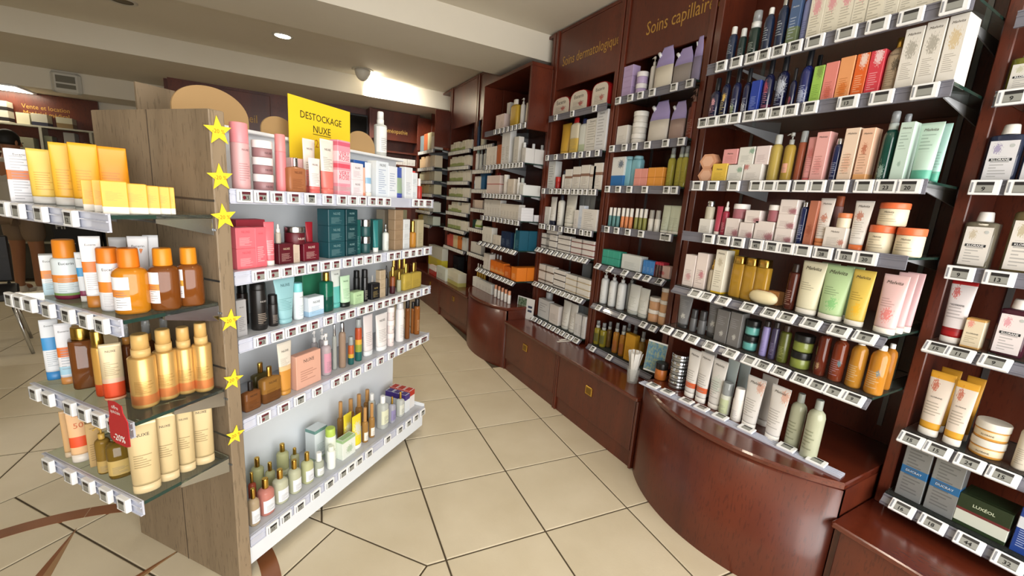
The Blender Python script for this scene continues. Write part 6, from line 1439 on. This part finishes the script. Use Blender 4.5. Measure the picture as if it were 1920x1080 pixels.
I('F7', 'bottle', 893, 910, 494, 'yellow oil bottle with white cap', n=4, c='#b58a1e', cap='#d9d6d2', cf=.3, cw=.6, tr=.2, d=.10)
I('F7', 'box', 889, 924, 519, 'white low carton', n=6, c='#d9dad6', ink='#a39f98', d=.03, dep=.04)
I('F7', 'bottle', 926, 957, 534, 'white bottle with coral cap', n=5, c='#e2e0dc', cap='#dd9a78', cf=.32, cw=.85, d=.02)
I('J1', 'bottle', 894, 900, 226, 'navy blue bottle', c='#17365c', cap='#123052', cf=.2, d=.02)
I('J1', 'bottle', 901, 913, 221, 'cream bottle with blue pump', c='#d3cdb8', cap='#1c4a8a', cf=.2, d=.02)
I('J2', 'bottle', 888, 897, 280, 'white bottle with green cap', c='#d9d8d6', cap='#9fb8ac', cf=.18, d=.02)
I('J2', 'bottle', 898, 913, 281, 'clear bottle with grey pump', n=2, c='#c3c6c4', cap='#8f9494', cf=.2, d=.02)
I('J3', 'bottle', 885, 891, 333, 'white and blue bottle', c='#c3d3e0', bands=((.1, .6, '#3f7fae'),), cap='#dfe6ea', cf=.2, d=.02)
I('J3', 'box', 892, 904, 331, 'white carton', n=3, c='#d9d8d6', d=.02)
I('J3', 'box', 905, 914, 322, 'denim blue carton', c='#2c5f8a', d=.02)
I('J4', 'box', 886, 908, 375, 'pinkish beige carton', n=6, c='#d3c3b8', d=.02, dep=.05)
I('J5', 'tube', 893, 903, 412, 'white and green tube', c='#cfd2b8', bands=((0, .3, '#7d9a3a'),), d=.02)
I('J5', 'box', 888, 892, 412, 'dark green carton', c='#153c34', d=.03)
I('J6', 'box', 886, 905, 453, 'white carton', n=4, c='#cfcdc8', d=.02, dep=.05)
def fill(key, y0, y1, cols, lab, hmin, hmax, n, d=.02, dep=.06, bottle=False):
    r = ROWS[key]; wd = (y1-y0)/n
    for k in range(n):
        c = cols[k*len(cols)//n]; h = hmin+(hmax-hmin)*random.random() if k % 3 == 0 else hmax
        yc = y1-wd*(k+.5)
        root = empty('bottle' if bottle else 'carton', (r['P'][0]+d+dep/2, yc, r['z']+.0003), WYAW)
        tag(root, lab+' '+r['ph'], 'bottle' if bottle else 'box', lab+'s '+r['ph'])
        build('bottle' if bottle else 'box', dict(c=c[0], bands=c[1], cap='#d9d6ce', cf=.28, cw=.6), wd*.94, wd*.94 if bottle else dep, h, root)
GR = ((0, .38, '#9aa868'),)
for k, (n, h0, h1) in enumerate(((7, .085, .11), (10, .10, .12), (9, .11, .125), (10, .09, .11), (6, .07, .12), (9, .10, .11), (9, .12, .15))):
    cols = [('#dcd8c8', GR), ('#d9d6c4', GR), ('#e0dcd0', ())] if k != 6 else [('#c9574a', ()), ('#d9c49a', ()), ('#d27a3a', ()), ('#cfd0cc', ())]
    fill('K%d' % (k+1), 4.50, 5.15, cols, 'cream and green small carton' if k != 6 else 'red and orange tall carton', h0, h1, n)
for k, (n, h0, h1, cc) in enumerate(((4, .14, .22, ['#7c8f96', '#b5623c', '#c9c2a0', '#d8d4cc']), (10, .12, .15, ['#d6b58a', '#d9c0a0', '#cfc3ac']), (9, .10, .12, ['#cfc9a8', '#c9b896', '#b9b4a0']), (9, .09, .12, ['#c99a62', '#d3c090', '#b9b59a']), (10, .11, .13, ['#d3b258', '#cfc6a8', '#bfc3bc']), (9, .09, .11, ['#cbb86a', '#c6c9b8', '#b9c3b8']))):
    fill('L%d' % (k+1), 5.28, 5.92, [(c, ()) for c in cc], 'small beige carton' if k else 'tall mixed carton', h0, h1, n, dep=.10)
# things on the far worktop
zt = .4275
def on_top(name, lab, cat, px0, px1, pyt, c, x=1.80, bands=(), dep=.08):
    P0 = np.array([x, 0, zt]); s0, s1 = solve_s(P0, np.array([0, 1., 0]), px0), solve_s(P0, np.array([0, 1., 0]), px1)
    C = np.array([x, (s0+s1)/2, zt]); h = min(max(solve_h(C, pyt), .03), .33)
    t_ = tag(empty(name, tuple(C), WYAW), lab, cat)
    build('box', dict(c=c, bands=bands, ink='#8a8a80'), abs(s0-s1), dep, h, t_)
on_top('display_box', 'glossy leaflet display box with yellow panel on the far worktop', 'box', 808, 833, 460, '#c6c7bc', bands=((.2, .55, '#d3c43a'),), x=1.86, dep=.08)
on_top('carton', 'white and green remedy carton on the far worktop', 'box', 822, 838, 501, '#c9d0c8', x=1.745, dep=.05, bands=((.0, 1.0, '#c9d0c8'),))
on_top('carton', 'red and white round-topped pack on the far worktop', 'box', 808, 820, 498, '#b03a34', x=1.745, dep=.05, bands=((.5, 1.0, '#e0dcda'),))
on_top('jar_rack', 'clear rack of wrapped pastilles on the far worktop', 'rack', 842, 866, 508, '#cfccb8', x=1.80, bands=((0, .3, '#b9b56a'),), dep=.10)
on_top('tool_display', 'dark accessory display at the back of the far worktop', 'display', 854, 864, 480, '#26282a', x=2.06, dep=.08)
# Homéopathie boxes and alcove boxes
I('H308', 'box', 727, 779, 283, 'white remedy carton in a row', n=6, c='#dcdad6', ink='#8d8a84', d=.02, dep=.10)
for a_, b_, t_ in ((0, 22, 190), (0, 26, 208)):
    pass
I('V1', 'box', 1, 24, 190, 'large white equipment carton with dark band in a pile', stack=2, c='#cfccbc', bands=((.1, .45, '#2a2626'),), d=.01, dep=.14)
I('V1', 'box', 37, 63, 213, 'low white equipment carton', n=1, c='#d8d2b4', d=.02, dep=.14)
I('V1', 'box', 65, 96, 215, 'low white and navy equipment carton', n=1, c='#bdb9a8', bands=((0, .3, '#2f3040'),), d=.02, dep=.14)
I('V1', 'box', 111, 142, 222, 'low pale carton with brown foot', n=1, c='#b9b39a', bands=((0, .45, '#7d6642'),), d=.02, dep=.14)
I('V2', 'box', 34, 72, 258, 'grey equipment bag in a row', n=1, c='#8f8d78', d=.02, dep=.14, ph='inside the pale equipment shelving near the post')
I('V2', 'box', 91, 107, 256, 'greenish equipment carton', n=1, c='#7d8068', d=.02, dep=.14)
I('V2', 'box', 128, 149, 250, 'white label equipment carton', n=1, c='#8f8c86', d=.02, dep=.14)
row('V3', (0, yv, zc-.66), (1, 0, 0), (0, 1, 0), zc-.66, 0.0, 'on the lower board of the pale equipment shelving', False, zc, .17, None, .29)
I('V3', 'box', 32, 72, 285, 'pale grey folded equipment bag', n=1, c='#8d8b74', d=.02, dep=.14)
I('V3', 'box', 97, 124, 280, 'dull green equipment carton', n=2, c='#6d7060', d=.02, dep=.14)

# ================================================================ PRICE TAGS
T('G1', [457, 488, 518, 549, 613, 639, 659, 677, 696, 710, 724, 777, 787, 799, 809], {457: '15', 488: '14', 518: '19'}, 'red')
T('G1', [580], {580: '29'})
T('G2', [484, 511, 536, 560, 585, 609, 627, 650, 671, 689, 706, 731, 743, 759, 772, 784, 798], kind='red')
T('G3', [487, 519, 544, 565, 586, 614, 639, 656, 676, 691, 709, 722, 734, 746, 757, 769, 781, 796], {487: '12', 519: '12'}, kind='red')
T('G4', [493, 530, 593, 628, 646, 667, 689, 711, 732, 750, 767, 779, 790, 798], kind='red')
T('G4', [560], {560: '7'})
T('G5', [509, 534, 560, 590, 616], {509: '17', 534: '17', 560: '17', 590: '17', 616: '17'})
T('G5', [641, 656, 671, 690, 725, 748, 764, 778, 792])
TE = dict(wd=.046, ht=.040, dp=.014)
T('E1', [16, 42, 84], **TE); T('E1', [140], {140: '12'}, **TE)
T('E2', [28, 45, 64, 98], **TE); T('E2', [135, 168, 198], {135: '19', 168: '17', 198: '16'}, **TE)
T('E3', [73, 97, 138, 165, 220], **TE); T('E3', [191], {191: '22'}, **TE)
T('E4', [97, 138, 172, 205, 238], **TE)
MT_ = dict(wd=.062, ht=.042)
T('M1', [1354, 1410, 1434, 1461, 1492], {1354: '14', 1410: '16', 1434: '16', 1461: '15', 1492: '16'}, wd=.052, ht=.042)
T('M1', [1382], wd=.052, ht=.042); T('M1', [1529, 1588, 1647, 1709, 1792], **MT_)
T('M2', [1318, 1337, 1357, 1379, 1406, 1431, 1457, 1484, 1520], {1318: '10', 1337: '11', 1357: '10', 1406: '11', 1431: '10', 1457: '6', 1484: '12', 1520: '7'}, wd=.052, ht=.042)
T('M2', [1591, 1654, 1735], {1591: '13'}, **MT_)
T('M3', [1309, 1338, 1377, 1419, 1444, 1469, 1503, 1534, 1575, 1621], wd=.054, ht=.042)
T('M3', [1664, 1705], {1664: '23', 1705: '20'}, **MT_)
T('M4', [1330, 1358, 1385, 1420, 1449, 1476, 1507], {1358: '45', 1385: '36', 1420: '45', 1449: '36', 1476: '19'}, wd=.058, ht=.042)
T('M4', [1544, 1588, 1625], {1544: '28', 1588: '12', 1625: '20'}, **MT_)
T('M5', [1308, 1330, 1360, 1408, 1448, 1480], {1330: '17', 1360: '14', 1408: '7', 1448: '14', 1480: '9'}, wd=.060, ht=.042)
T('M5', [1525, 1578, 1626], {1525: '8', 1578: '8', 1626: '8'}, wd=.064, ht=.042)
T('M6', [1255, 1279, 1303, 1336, 1375, 1410], {1279: '17', 1303: '17', 1336: '20', 1375: '20'}, wd=.060, ht=.042)
T('M6', [1436, 1468, 1506, 1537, 1568, 1604], {1436: '29', 1468: '24', 1506: '14', 1537: '9', 1568: '9', 1604: '9'}, **MT_)
# transparent rail lying along the near edge of the bowed cabinet
P7a, P7b = at_z(1203, 716, .534), at_z(1580, 893, .534)
rl = MB(); dv = (P7b-P7a); L7 = float(np.linalg.norm(dv)); a7 = math.atan2(dv[1], dv[0])
rl.box(0, L7, -.022, .022, -.002, .001)
for yy in (-.022, -.008, .006, .019): rl.box(0, L7, yy, yy+.003, 0, .006)
tag(ob('price_rail', rl, None, (P7a[0], P7a[1], .5325), a7, m=RAIL), 'clear price rail lying along the front of the big bowed cabinet top', 'rail')
for px in (1225, 1251, 1287, 1315, 1350, 1399, 1474, 1530):
    s = solve_s(P7a, dv, px); q = P7a+dv*s
    o = ob('price_tag', cm(('price_tag', .062, .040, .008), lambda: MB().bbox(-.031, .031, -.008, 0, -.02, .02, .002), TAGW), None, (q[0], q[1], .5405), rot=(-math.radians(84), 0, a7))
    tag(o, 'white electronic price tag lying on the big bowed cabinet rail', 'price tag', 'price tags on the bowed cabinet rail')
    ob('screen', cm(('screen', .062, .040, .008, 'dark'), lambda: MB().box(-.016, .018, -.0088, -.0075, -.0145, .0145), screen_mat('dark')), o)
CT = dict(wd=.046, ht=.040)
T('C1', [1160, 1183, 1202, 1224, 1265, 1313], **CT); T('C2', [1148, 1172, 1191, 1215, 1249], **CT); T('C2', [1301], {1301: '12'}, **CT)
T('C3', [1140, 1160, 1181, 1210, 1288], **CT); T('C3', [1251], {1251: '18'}, **CT); T('C4', [1139, 1157, 1178, 1203, 1245, 1282], **CT)
T('C5', [1124, 1147, 1175, 1199, 1217, 1242, 1264], **CT); T('C6', [1126, 1170, 1210, 1257], **CT); T('C7', [1115, 1146], **CT)
DT = dict(wd=.040, ht=.040, simple=True)
T('D1', [1043, 1074, 1116], **DT); T('D2', [1027, 1043, 1062, 1077, 1090, 1104, 1121], **DT)
T('D3', [1018, 1034, 1042, 1050, 1058, 1066, 1075, 1082, 1090, 1099, 1108, 1117], **DT)
T('D4', [1012, 1020, 1029, 1038, 1052, 1063, 1070, 1077, 1091, 1100, 1109], **DT)
T('D5', even(1003, 1105, 11), **DT); T('D6', even(998, 1095, 12), **DT); T('D7', even(994, 1095, 12), **DT)
RT = dict(wd=.066, ht=.044)
T('R1', [1900], {1900: '9'}, **RT); T('R2', [1847, 1919], {1847: '9'}, **RT); T('R3', [1793, 1874], {1793: '9', 1874: '13'}, **RT)
T('R4', [1752, 1802, 1868], {1752: '15', 1802: '11', 1868: '9'}, **RT)
T('R5', [1708, 1761, 1821, 1883], {1708: '15', 1761: '15', 1821: '24', 1883: '15'}, **RT)
T('R6', [1695, 1752, 1820, 1893], {1695: '16', 1752: '18', 1820: '44', 1893: '32'}, **RT)
FT = dict(wd=.038, ht=.040, simple=True)
T('F1', even(925, 995, 9), **FT); T('F2', even(897, 982, 14), **FT); T('F3', even(905, 980, 13), **FT); T('F4', even(903, 977, 11), **FT); T('F5', even(899, 972, 10), **FT); T('F6', even(895, 968, 12), **FT)
# the remaining, far tags: past three hundred of a kind they are one mass
fb = MB()
for keys, y0, y1, n in ((['J%d' % k for k in range(1, 7)], 3.92, 4.38, 9), (['K%d' % k for k in range(1, 8)], 4.50, 5.15, 13), (['L%d' % k for k in range(1, 7)], 5.28, 5.92, 11)):
    for key in keys:
        r = ROWS[key]
        for k in range(n):
            y = y0+(y1-y0)*(k+.5)/n; X = r['P'][0]-(.02 if r['tilt'] else .004)
            fb.box(X-.008, X, y-.018, y+.018, r['z']-.037, r['z']+.0)
so = tag(ob('price_tags', fb, m=printed('#dcdcd8', None, ((.0, .0, '#333333'),))), 'rows of tiny white price tags on the far wall shelves', 'price tag')
so['kind'] = 'stuff'

# ================================================================ SMALL LOOSE THINGS
# clear mist bottle on the gondola's top cover
t_ = tag(empty('spray_bottle', tuple(gw(1.095, .185, 1.5885)), GA), 'tall clear mist bottle with white pump head standing on the gondola top', 'bottle')
build('spray', dict(c='#d9dedc', cap='#e9ebea', over='#eef0ef', cf=.28, cw=.55, sf=.04, tr=.4, lbl=(.12, .92, '#e6e8e8'), la=1.5), .066, .066, .226, t_)
# red promotion card on the third end rail
P0 = ROWS['E3']['P']-ROWS['E3']['D']*.034; s = solve_s(P0+np.array([0, 0, -.03]), ROWS['E3']['S'], 226); q = P0+ROWS['E3']['S']*s
hcard = solve_h(q, 754); lcard = solve_h(q, 834)
t_ = tag(empty('promotion_card', (q[0], q[1], q[2]+lcard), GA-PI/2), 'red offre spéciale card reading -20% hanging on the third end rail', 'sign')
hc = hcard-lcard; wc = .082
pts = [(-wc/2, hc*.08), (-wc*.25, 0), (wc*.30, 0), (wc/2, hc*.05), (wc/2, hc*.62), (wc*.30, hc*.80), (wc*.28, hc*.95), (-wc*.1, hc), (-wc*.42, hc*.97), (-wc*.42, hc*.62), (-wc/2, hc*.5)]
rd = mat('#b3222a', .45)
ob('card', MB().prismy(pts, -.001, .001), t_, m=rd)
wl = mat('#f2ece8', .5)
lettering('-20%', wc*.62, wl, t_, (0, -.0018, hc*.17), name='lettering', bold=.02)
lettering('offre', wc*.34, wl, t_, (-wc*.06, -.0018, hc*.88), name='lettering')
lettering('spéciale', wc*.50, wl, t_, (-wc*.06, -.0018, hc*.77), name='lettering')
# tumbler of paper test strips
P = at_z(1185, 716, .4275); 
t_ = tag(empty('glass_tumbler', (P[0], P[1], .4275)), 'clear glass tumbler on the worktop beside the bowed cabinet', 'glass')
ob('glass', MB().lathe([(.030, 0), (.031, .003), (.036, .085), (.0345, .085), (.029, .006), (.004, .006)], 28, cap0=True, cap1=True), t_, m=mat('#eef4f2', .03, 0, 0, .6, alpha=.22))
rs = random.Random(3)
for k in range(16):
    a = 2*PI*k/16+rs.uniform(-.2, .2); tilt = .22*rs.uniform(.5, 1.0); r0 = .012*rs.random()
    o = ob('paper_strip', cm(('strip',), lambda: MB().box(-.008, .008, -.0003, .0003, 0, .180), mat('#e9e8e4', .7)), None,
           (P[0]+r0*math.cos(a), P[1]+r0*math.sin(a), .4345))
    o.rotation_euler = Vector((math.sin(tilt)*math.cos(a), math.sin(tilt)*math.sin(a), math.cos(tilt))).to_track_quat('Z', 'Y').to_euler()
    tag(o, 'white paper test strip fanning out of the glass tumbler', 'paper strip', 'paper strips in the tumbler')
# loose strips on the worktop
for k, (px, py, rz) in enumerate(((1062, 636, .5), (1060, 640, .3))):
    P = at_z(px, py, .4275)
    tag(ob('paper_strip', MB().box(-.010, .010, -.07, .07, 0, .0006), None, (P[0], P[1], .4276+.0007*k), rz+PI/2-.4, m=mat('#e4e2dc', .7)), 'white paper strip lying on the straight cabinet worktop', 'paper strip', 'loose strips on the worktop')
# picture cards
def card(px0, px1, pyt, x, z, lab, top, bottom, lean=.12):
    P0 = np.array([x, 0, z]); s0, s1 = solve_s(P0, np.array([0, 1., 0]), px0), solve_s(P0, np.array([0, 1., 0]), px1)
    C = np.array([x, (s0+s1)/2, z]); h = solve_h(C, pyt); wd = abs(s0-s1)
    t_ = tag(empty('picture_card', tuple(C), WYAW+.25), lab, 'card')
    ob('card', MB().box(-wd/2, wd/2, -.0015, .0015, 0, h), t_, rot=(-lean, 0, 0), m=mat('#e4e6e6', .4))
    m = bpy.data.materials.new('card_picture'); m.use_nodes = True; n = NT(m); tc = n.node('ShaderNodeTexCoord'); nz = n.node('ShaderNodeTexNoise'); nz.inputs['Scale'].default_value = 9
    n.link(tc.outputs['Generated'], nz.inputs[0]); rp = n.node('ShaderNodeValToRGB'); rp.color_ramp.elements[0].position = .4; rp.color_ramp.elements[1].position = .62
    rp.color_ramp.elements[0].color = lin(top); rp.color_ramp.elements[1].color = lin(bottom); n.link(nz.outputs[0], rp.inputs[0]); n.link(rp.outputs[0], n.n['Principled BSDF'].inputs['Base Color'])
    a0, a1 = (-.46, .05) if 'white' in lab else (-.49, .49)
    ob('picture', MB().box(wd*a0, wd*a1, -.0022, -.0014, h*.05, h*.95), t_, rot=(-lean, 0, 0), m=m)
    if 'white' in lab:
        for zz, hh_ in ((.55, .10), (.36, .10)): ob('symbol', MB().box(wd*.16, wd*.40, -.0022, -.0014, h*zz, h*(zz+hh_)), t_, rot=(-lean, 0, 0), m=mat('#3c4660', .5))
card(1209, 1238, 642, 1.80, .5306, 'blue seascape picture card leaning on the big bowed cabinet', '#4f7fa0', '#8fa08a')
card(972, 994, 558, 1.85, .4276, 'white card with plant photograph standing on the worktop', '#2f4a2c', '#8a9a86', .05)

# ================================================================ PEOPLE AND CHAIR IN THE BACKGROUND
def person(loc, rz, label, H, skin, hair, shirt, trousers, shoe, shorts=True, arm_bend=.6, extra=None):
    k = H/1.75
    J = dict(pel=(0, 0, .95), wai=(0, .01, 1.08), che=(0, .02, 1.28), nec=(0, .02, 1.46), he0=(0, 0, 1.54), he1=(0, -.01, 1.64), he2=(0, 0, 1.71),
             hl=(.095, 0, .90), kl=(.105, -.015, .50), al=(.11, .02, .085), tl=(.12, -.10, .035),
             hr=(-.095, 0, .90), kr=(-.105, -.02, .50), ar=(-.11, .01, .085), tr=(-.12, -.11, .035),
             sl=(.185, .02, 1.40), el=(.235, .03, 1.13), wl=(.20, -.12, .96), pl=(.19, -.17, .92),
             sr=(-.185, .02, 1.40), er=(-.235, .03, 1.13), wr=(-.20, -.12, .96), pr=(-.19, -.17, .92))
    E_ = [('pel', 'wai'), ('wai', 'che'), ('che', 'nec'), ('nec', 'he0'), ('he0', 'he1'), ('he1', 'he2'), ('pel', 'hl'), ('hl', 'kl'), ('kl', 'al'), ('al', 'tl'), ('pel', 'hr'), ('hr', 'kr'), ('kr', 'ar'), ('ar', 'tr'),
          ('che', 'sl'), ('sl', 'el'), ('el', 'wl'), ('wl', 'pl'), ('che', 'sr'), ('sr', 'er'), ('er', 'wr'), ('wr', 'pr')]
    Rr = dict(pel=(.155, .115), wai=(.14, .10), che=(.165, .115), nec=(.055, .055), he0=(.06, .065), he1=(.075, .095), he2=(.06, .075), hl=(.09, .095), kl=(.058, .06), al=(.038, .042), tl=(.04, .035),
              sl=(.06, .06), el=(.043, .043), wl=(.028, .03), pl=(.032, .022))
    for a in ('h', 'k', 'a', 't', 's', 'e', 'w', 'p'): Rr[a+'r'] = Rr[a+'l']
    def skin_body(name, names, edges, parent, m, grow=0.0, sub=2):
        idx = {n: i for i, n in enumerate(names)}
        me = bpy.data.meshes.new(name); me.from_pydata([tuple(c*k for c in J[n]) for n in names], [(idx[a], idx[b_]) for a, b_ in edges], [])
        o = bpy.data.objects.new(name, me); COL.objects.link(o)
        md = o.modifiers.new('skin', 'SKIN')
        if not me.skin_vertices: me.attributes.new('skin', 'FLOAT', 'POINT') if 0 else None
        bpy.context.view_layer.objects.active = o
        sv = me.skin_vertices[0].data
        for n, i in idx.items(): sv[i].radius = tuple((q+grow)*k for q in Rr[n])
        sv[0].use_root = True
        s2 = o.modifiers.new('sub', 'SUBSURF'); s2.levels = sub; s2.render_levels = sub
        md.use_smooth_shade = True
        dg = bpy.context.evaluated_depsgraph_get(); me2 = bpy.data.meshes.new_from_object(o.evaluated_get(dg))
        bpy.data.objects.remove(o)
        me2.materials.clear(); me2.materials.append(m)
        oo = ob(name, me2, parent); return oo
    root = tag(empty('person', loc, rz), label, 'person')
    skin_body('body', list(J), E_, root, mat(skin, .55))
    # clothing shells follow the limbs
    J2 = dict(J); J.update(el2=(.222, .026, 1.22), er2=(-.222, .026, 1.22), kl2=(.103, -.012, .56), kr2=(-.103, -.015, .56), wa2=(0, 0, .93))
    Rr.update(el2=(.058, .058), er2=(.058, .058), kl2=(.085, .088), kr2=(.085, .088), wa2=(.15, .12))
    skin_body('shirt', ['wai', 'wa2', 'che', 'nec', 'sl', 'el2', 'sr', 'er2'], [('wai', 'wa2'), ('wai', 'che'), ('che', 'nec'), ('che', 'sl'), ('sl', 'el2'), ('che', 'sr'), ('sr', 'er2')], root, mat(shirt, .8), .030)
    if shorts: skin_body('shorts', ['pel', 'hl', 'kl2', 'hr', 'kr2'], [('pel', 'hl'), ('hl', 'kl2'), ('pel', 'hr'), ('hr', 'kr2')], root, mat(trousers, .85), .012)
    else: skin_body('trousers', ['pel', 'hl', 'kl', 'al', 'hr', 'kr', 'ar'], [('pel', 'hl'), ('hl', 'kl'), ('kl', 'al'), ('pel', 'hr'), ('hr', 'kr'), ('kr', 'ar')], root, mat(trousers, .85), .015)
    for s in (1, -1):
        ob('shoe', MB().lathe([(.046, 0), (.052, .012), (.05, .035), (.040, .065), (.038, .09)], 16, 1.0, 1.0), root, (s*.112*k, 0, 0), m=mat(shoe, .6))
        fb_ = MB(); fb_.lathe([(.044, 0), (.052, .012), (.046, .035), (.02, .05)], 16, .95, 1.9); ob('shoe_front', fb_, root, (s*.116*k, -.06*k, 0), m=mat(shoe, .6))
        # hand: palm plus five bent fingers
        hb_ = MB(); px_, py_, pz_ = s*.19*k, -.17*k, .92*k
        hb_.lathe([(.02, -.05), (.038, -.03), (.04, .02), (.026, .04)], 12, .55, 1.0, cx=px_, cy=py_)
        hb_.v = [(x, y, z+pz_) for x, y, z in hb_.v]
        for f_ in range(4):
            yy = py_-.03+.02*f_; L_ = (.055, .065, .06, .048)[f_]
            hb_.tube([(px_, yy, pz_-.035), (px_-.004*s, yy-.005, pz_-.035-L_*.55), (px_-.014*s, yy-.006, pz_-.035-L_)], [.0095, .0085, .006], 8)
        hb_.tube([(px_, py_-.035, pz_), (px_-.008*s, py_-.055, pz_-.02), (px_-.012*s, py_-.058, pz_-.048)], [.011, .010, .007], 8)
        ob('hand', hb_, root, m=mat(skin, .55))
    # head details
    hz = 1.635*k
    rings = []
    for i in range(9):
        a = PI*(.02+.60*i/8); rings.append([((.083*math.sin(a))*math.cos(2*PI*j/20)*k, (.104*math.sin(a)*math.sin(2*PI*j/20)+.012)*k, hz+.115*math.cos(a)*k+.012) for j in range(20)])
    hb_ = MB(); hb_.loft(rings)
    hb_.v = [(x, max(y, -.055*k) if z < hz+.035*k else y, z) for x, y, z in hb_.v]
    ob('hair', hb_, root, m=mat(hair, .6))
    for s in (1, -1):
        ob('ear', MB().lathe([(.004, -.028), (.013, -.01), (.014, .012), (.005, .028)], 10, .5, 1.0), root, (s*.080*k, .005, hz-.01), m=mat(skin, .55))
        ob('eye', MB().lathe([(.002, -.007), (.009, 0), (.002, .007)], 10, 1, .5), root, (s*.030*k, -.098*k, hz+.0), m=mat('#1d1a18', .3))
    ob('nose', MB().lathe([(.013, -.03), (.011, -.018), (.004, .02)], 8, .9, 1.4), root, (0, -.105*k, hz-.01), m=mat(skin, .55))
    ob('mouth', MB().box(-.022, .022, -.004, .004, -.004, .004), root, (0, -.094*k, hz-.058*k), m=mat('#7a4038', .5))
    return root
P1 = at_z(62, 549, 0)
person((P1[0], P1[1], 0), math.radians(150), 'standing customer in grey T-shirt and brown shorts seen from behind the sunscreens', 1.76, '#9a6a4c', '#15120f', '#b3aea4', '#7d6a58', '#cfcac0')
P2 = at_z(150, 532, 0)
p2 = person((P2[0]+.10, P2[1]+.0, 0), math.radians(20), 'person in dark T-shirt and trousers standing behind the sunscreen bottles', 1.70, '#b07a5a', '#4a2416', '#121214', '#1a1a1e', '#26262a', shorts=False)
q0 = at_y(102, 446, 6.45); q1 = at_y(190, 446, 6.45); zt_, zb_ = at_y(145, 410, 6.45)[2], at_y(145, 486, 6.45)[2]
bag = tag(empty('tote_bag', ((q0[0]+q1[0])/2, 6.45, zb_)), 'black tote bag with grey GWL letters hanging from a hand', 'bag')
wb_, hb2 = q1[0]-q0[0], zt_-zb_
hr_ = .865-zt_     # up to the hand that carries it
p2.location = ((q0[0]+q1[0])/2+.1175, 6.45+.218, 0)
ob('bag_body', MB().bbox(-wb_/2, wb_/2, -.05, .05, 0, hb2, .02), bag, m=mat('#101013', .7))
lettering('GWL', wb_*.42, mat('#8f8f8c', .6), bag, (-wb_*.24, -.052, hb2*.45), name='lettering', bold=.02)
lettering('HI', wb_*.20, mat('#8f8f8c', .6), bag, (-wb_*.30, -.052, hb2*.82), name='lettering', bold=.02)
for s in (-1, 1): ob('handle', MB().tube([(-.07, s*.035, hb2-.01), (-.05, s*.02, hb2+hr_*.7), (0, 0, hb2+hr_), (.05, s*.02, hb2+hr_*.7), (.07, s*.035, hb2-.01)], .008, 8), bag, m=mat('#101013', .7))
# dark chair with chrome legs at the left border
P = at_z(-28, 660, 0)
ch = tag(empty('chair', (P[0], P[1], 0), math.radians(20)), 'dark seat with slanted chrome legs beside the aisle floor', 'chair')
ob('seat', MB().bbox(-.22, .22, -.22, .22, .42, .48, .015), ch, m=mat('#19181a', .5))
ob('backrest', MB().bbox(-.20, .20, .19, .225, .50, .86, .012), ch, m=mat('#19181a', .5))
for sx in (1, -1):
    for sy in (1, -1):
        ob('leg', MB().tube([(sx*.17, sy*.17, .425), (sx*.24, sy*.23, .0)], .011, 10), ch, m=CHROME)
    ob('back_post', MB().tube([(sx*.17, .2, .44), (sx*.17, .225, .80)], .010, 8), ch, m=CHROME)

# look-alikes that share a label form a set
_cnt = {}
for o in list(SC.objects):
    if o.parent is None and 'label' in o: _cnt.setdefault(o['label'], []).append(o)
for l_, os_ in _cnt.items():
    if len(os_) > 1:
        for o in os_:
            if 'group' not in o: o['group'] = 'set: '+l_
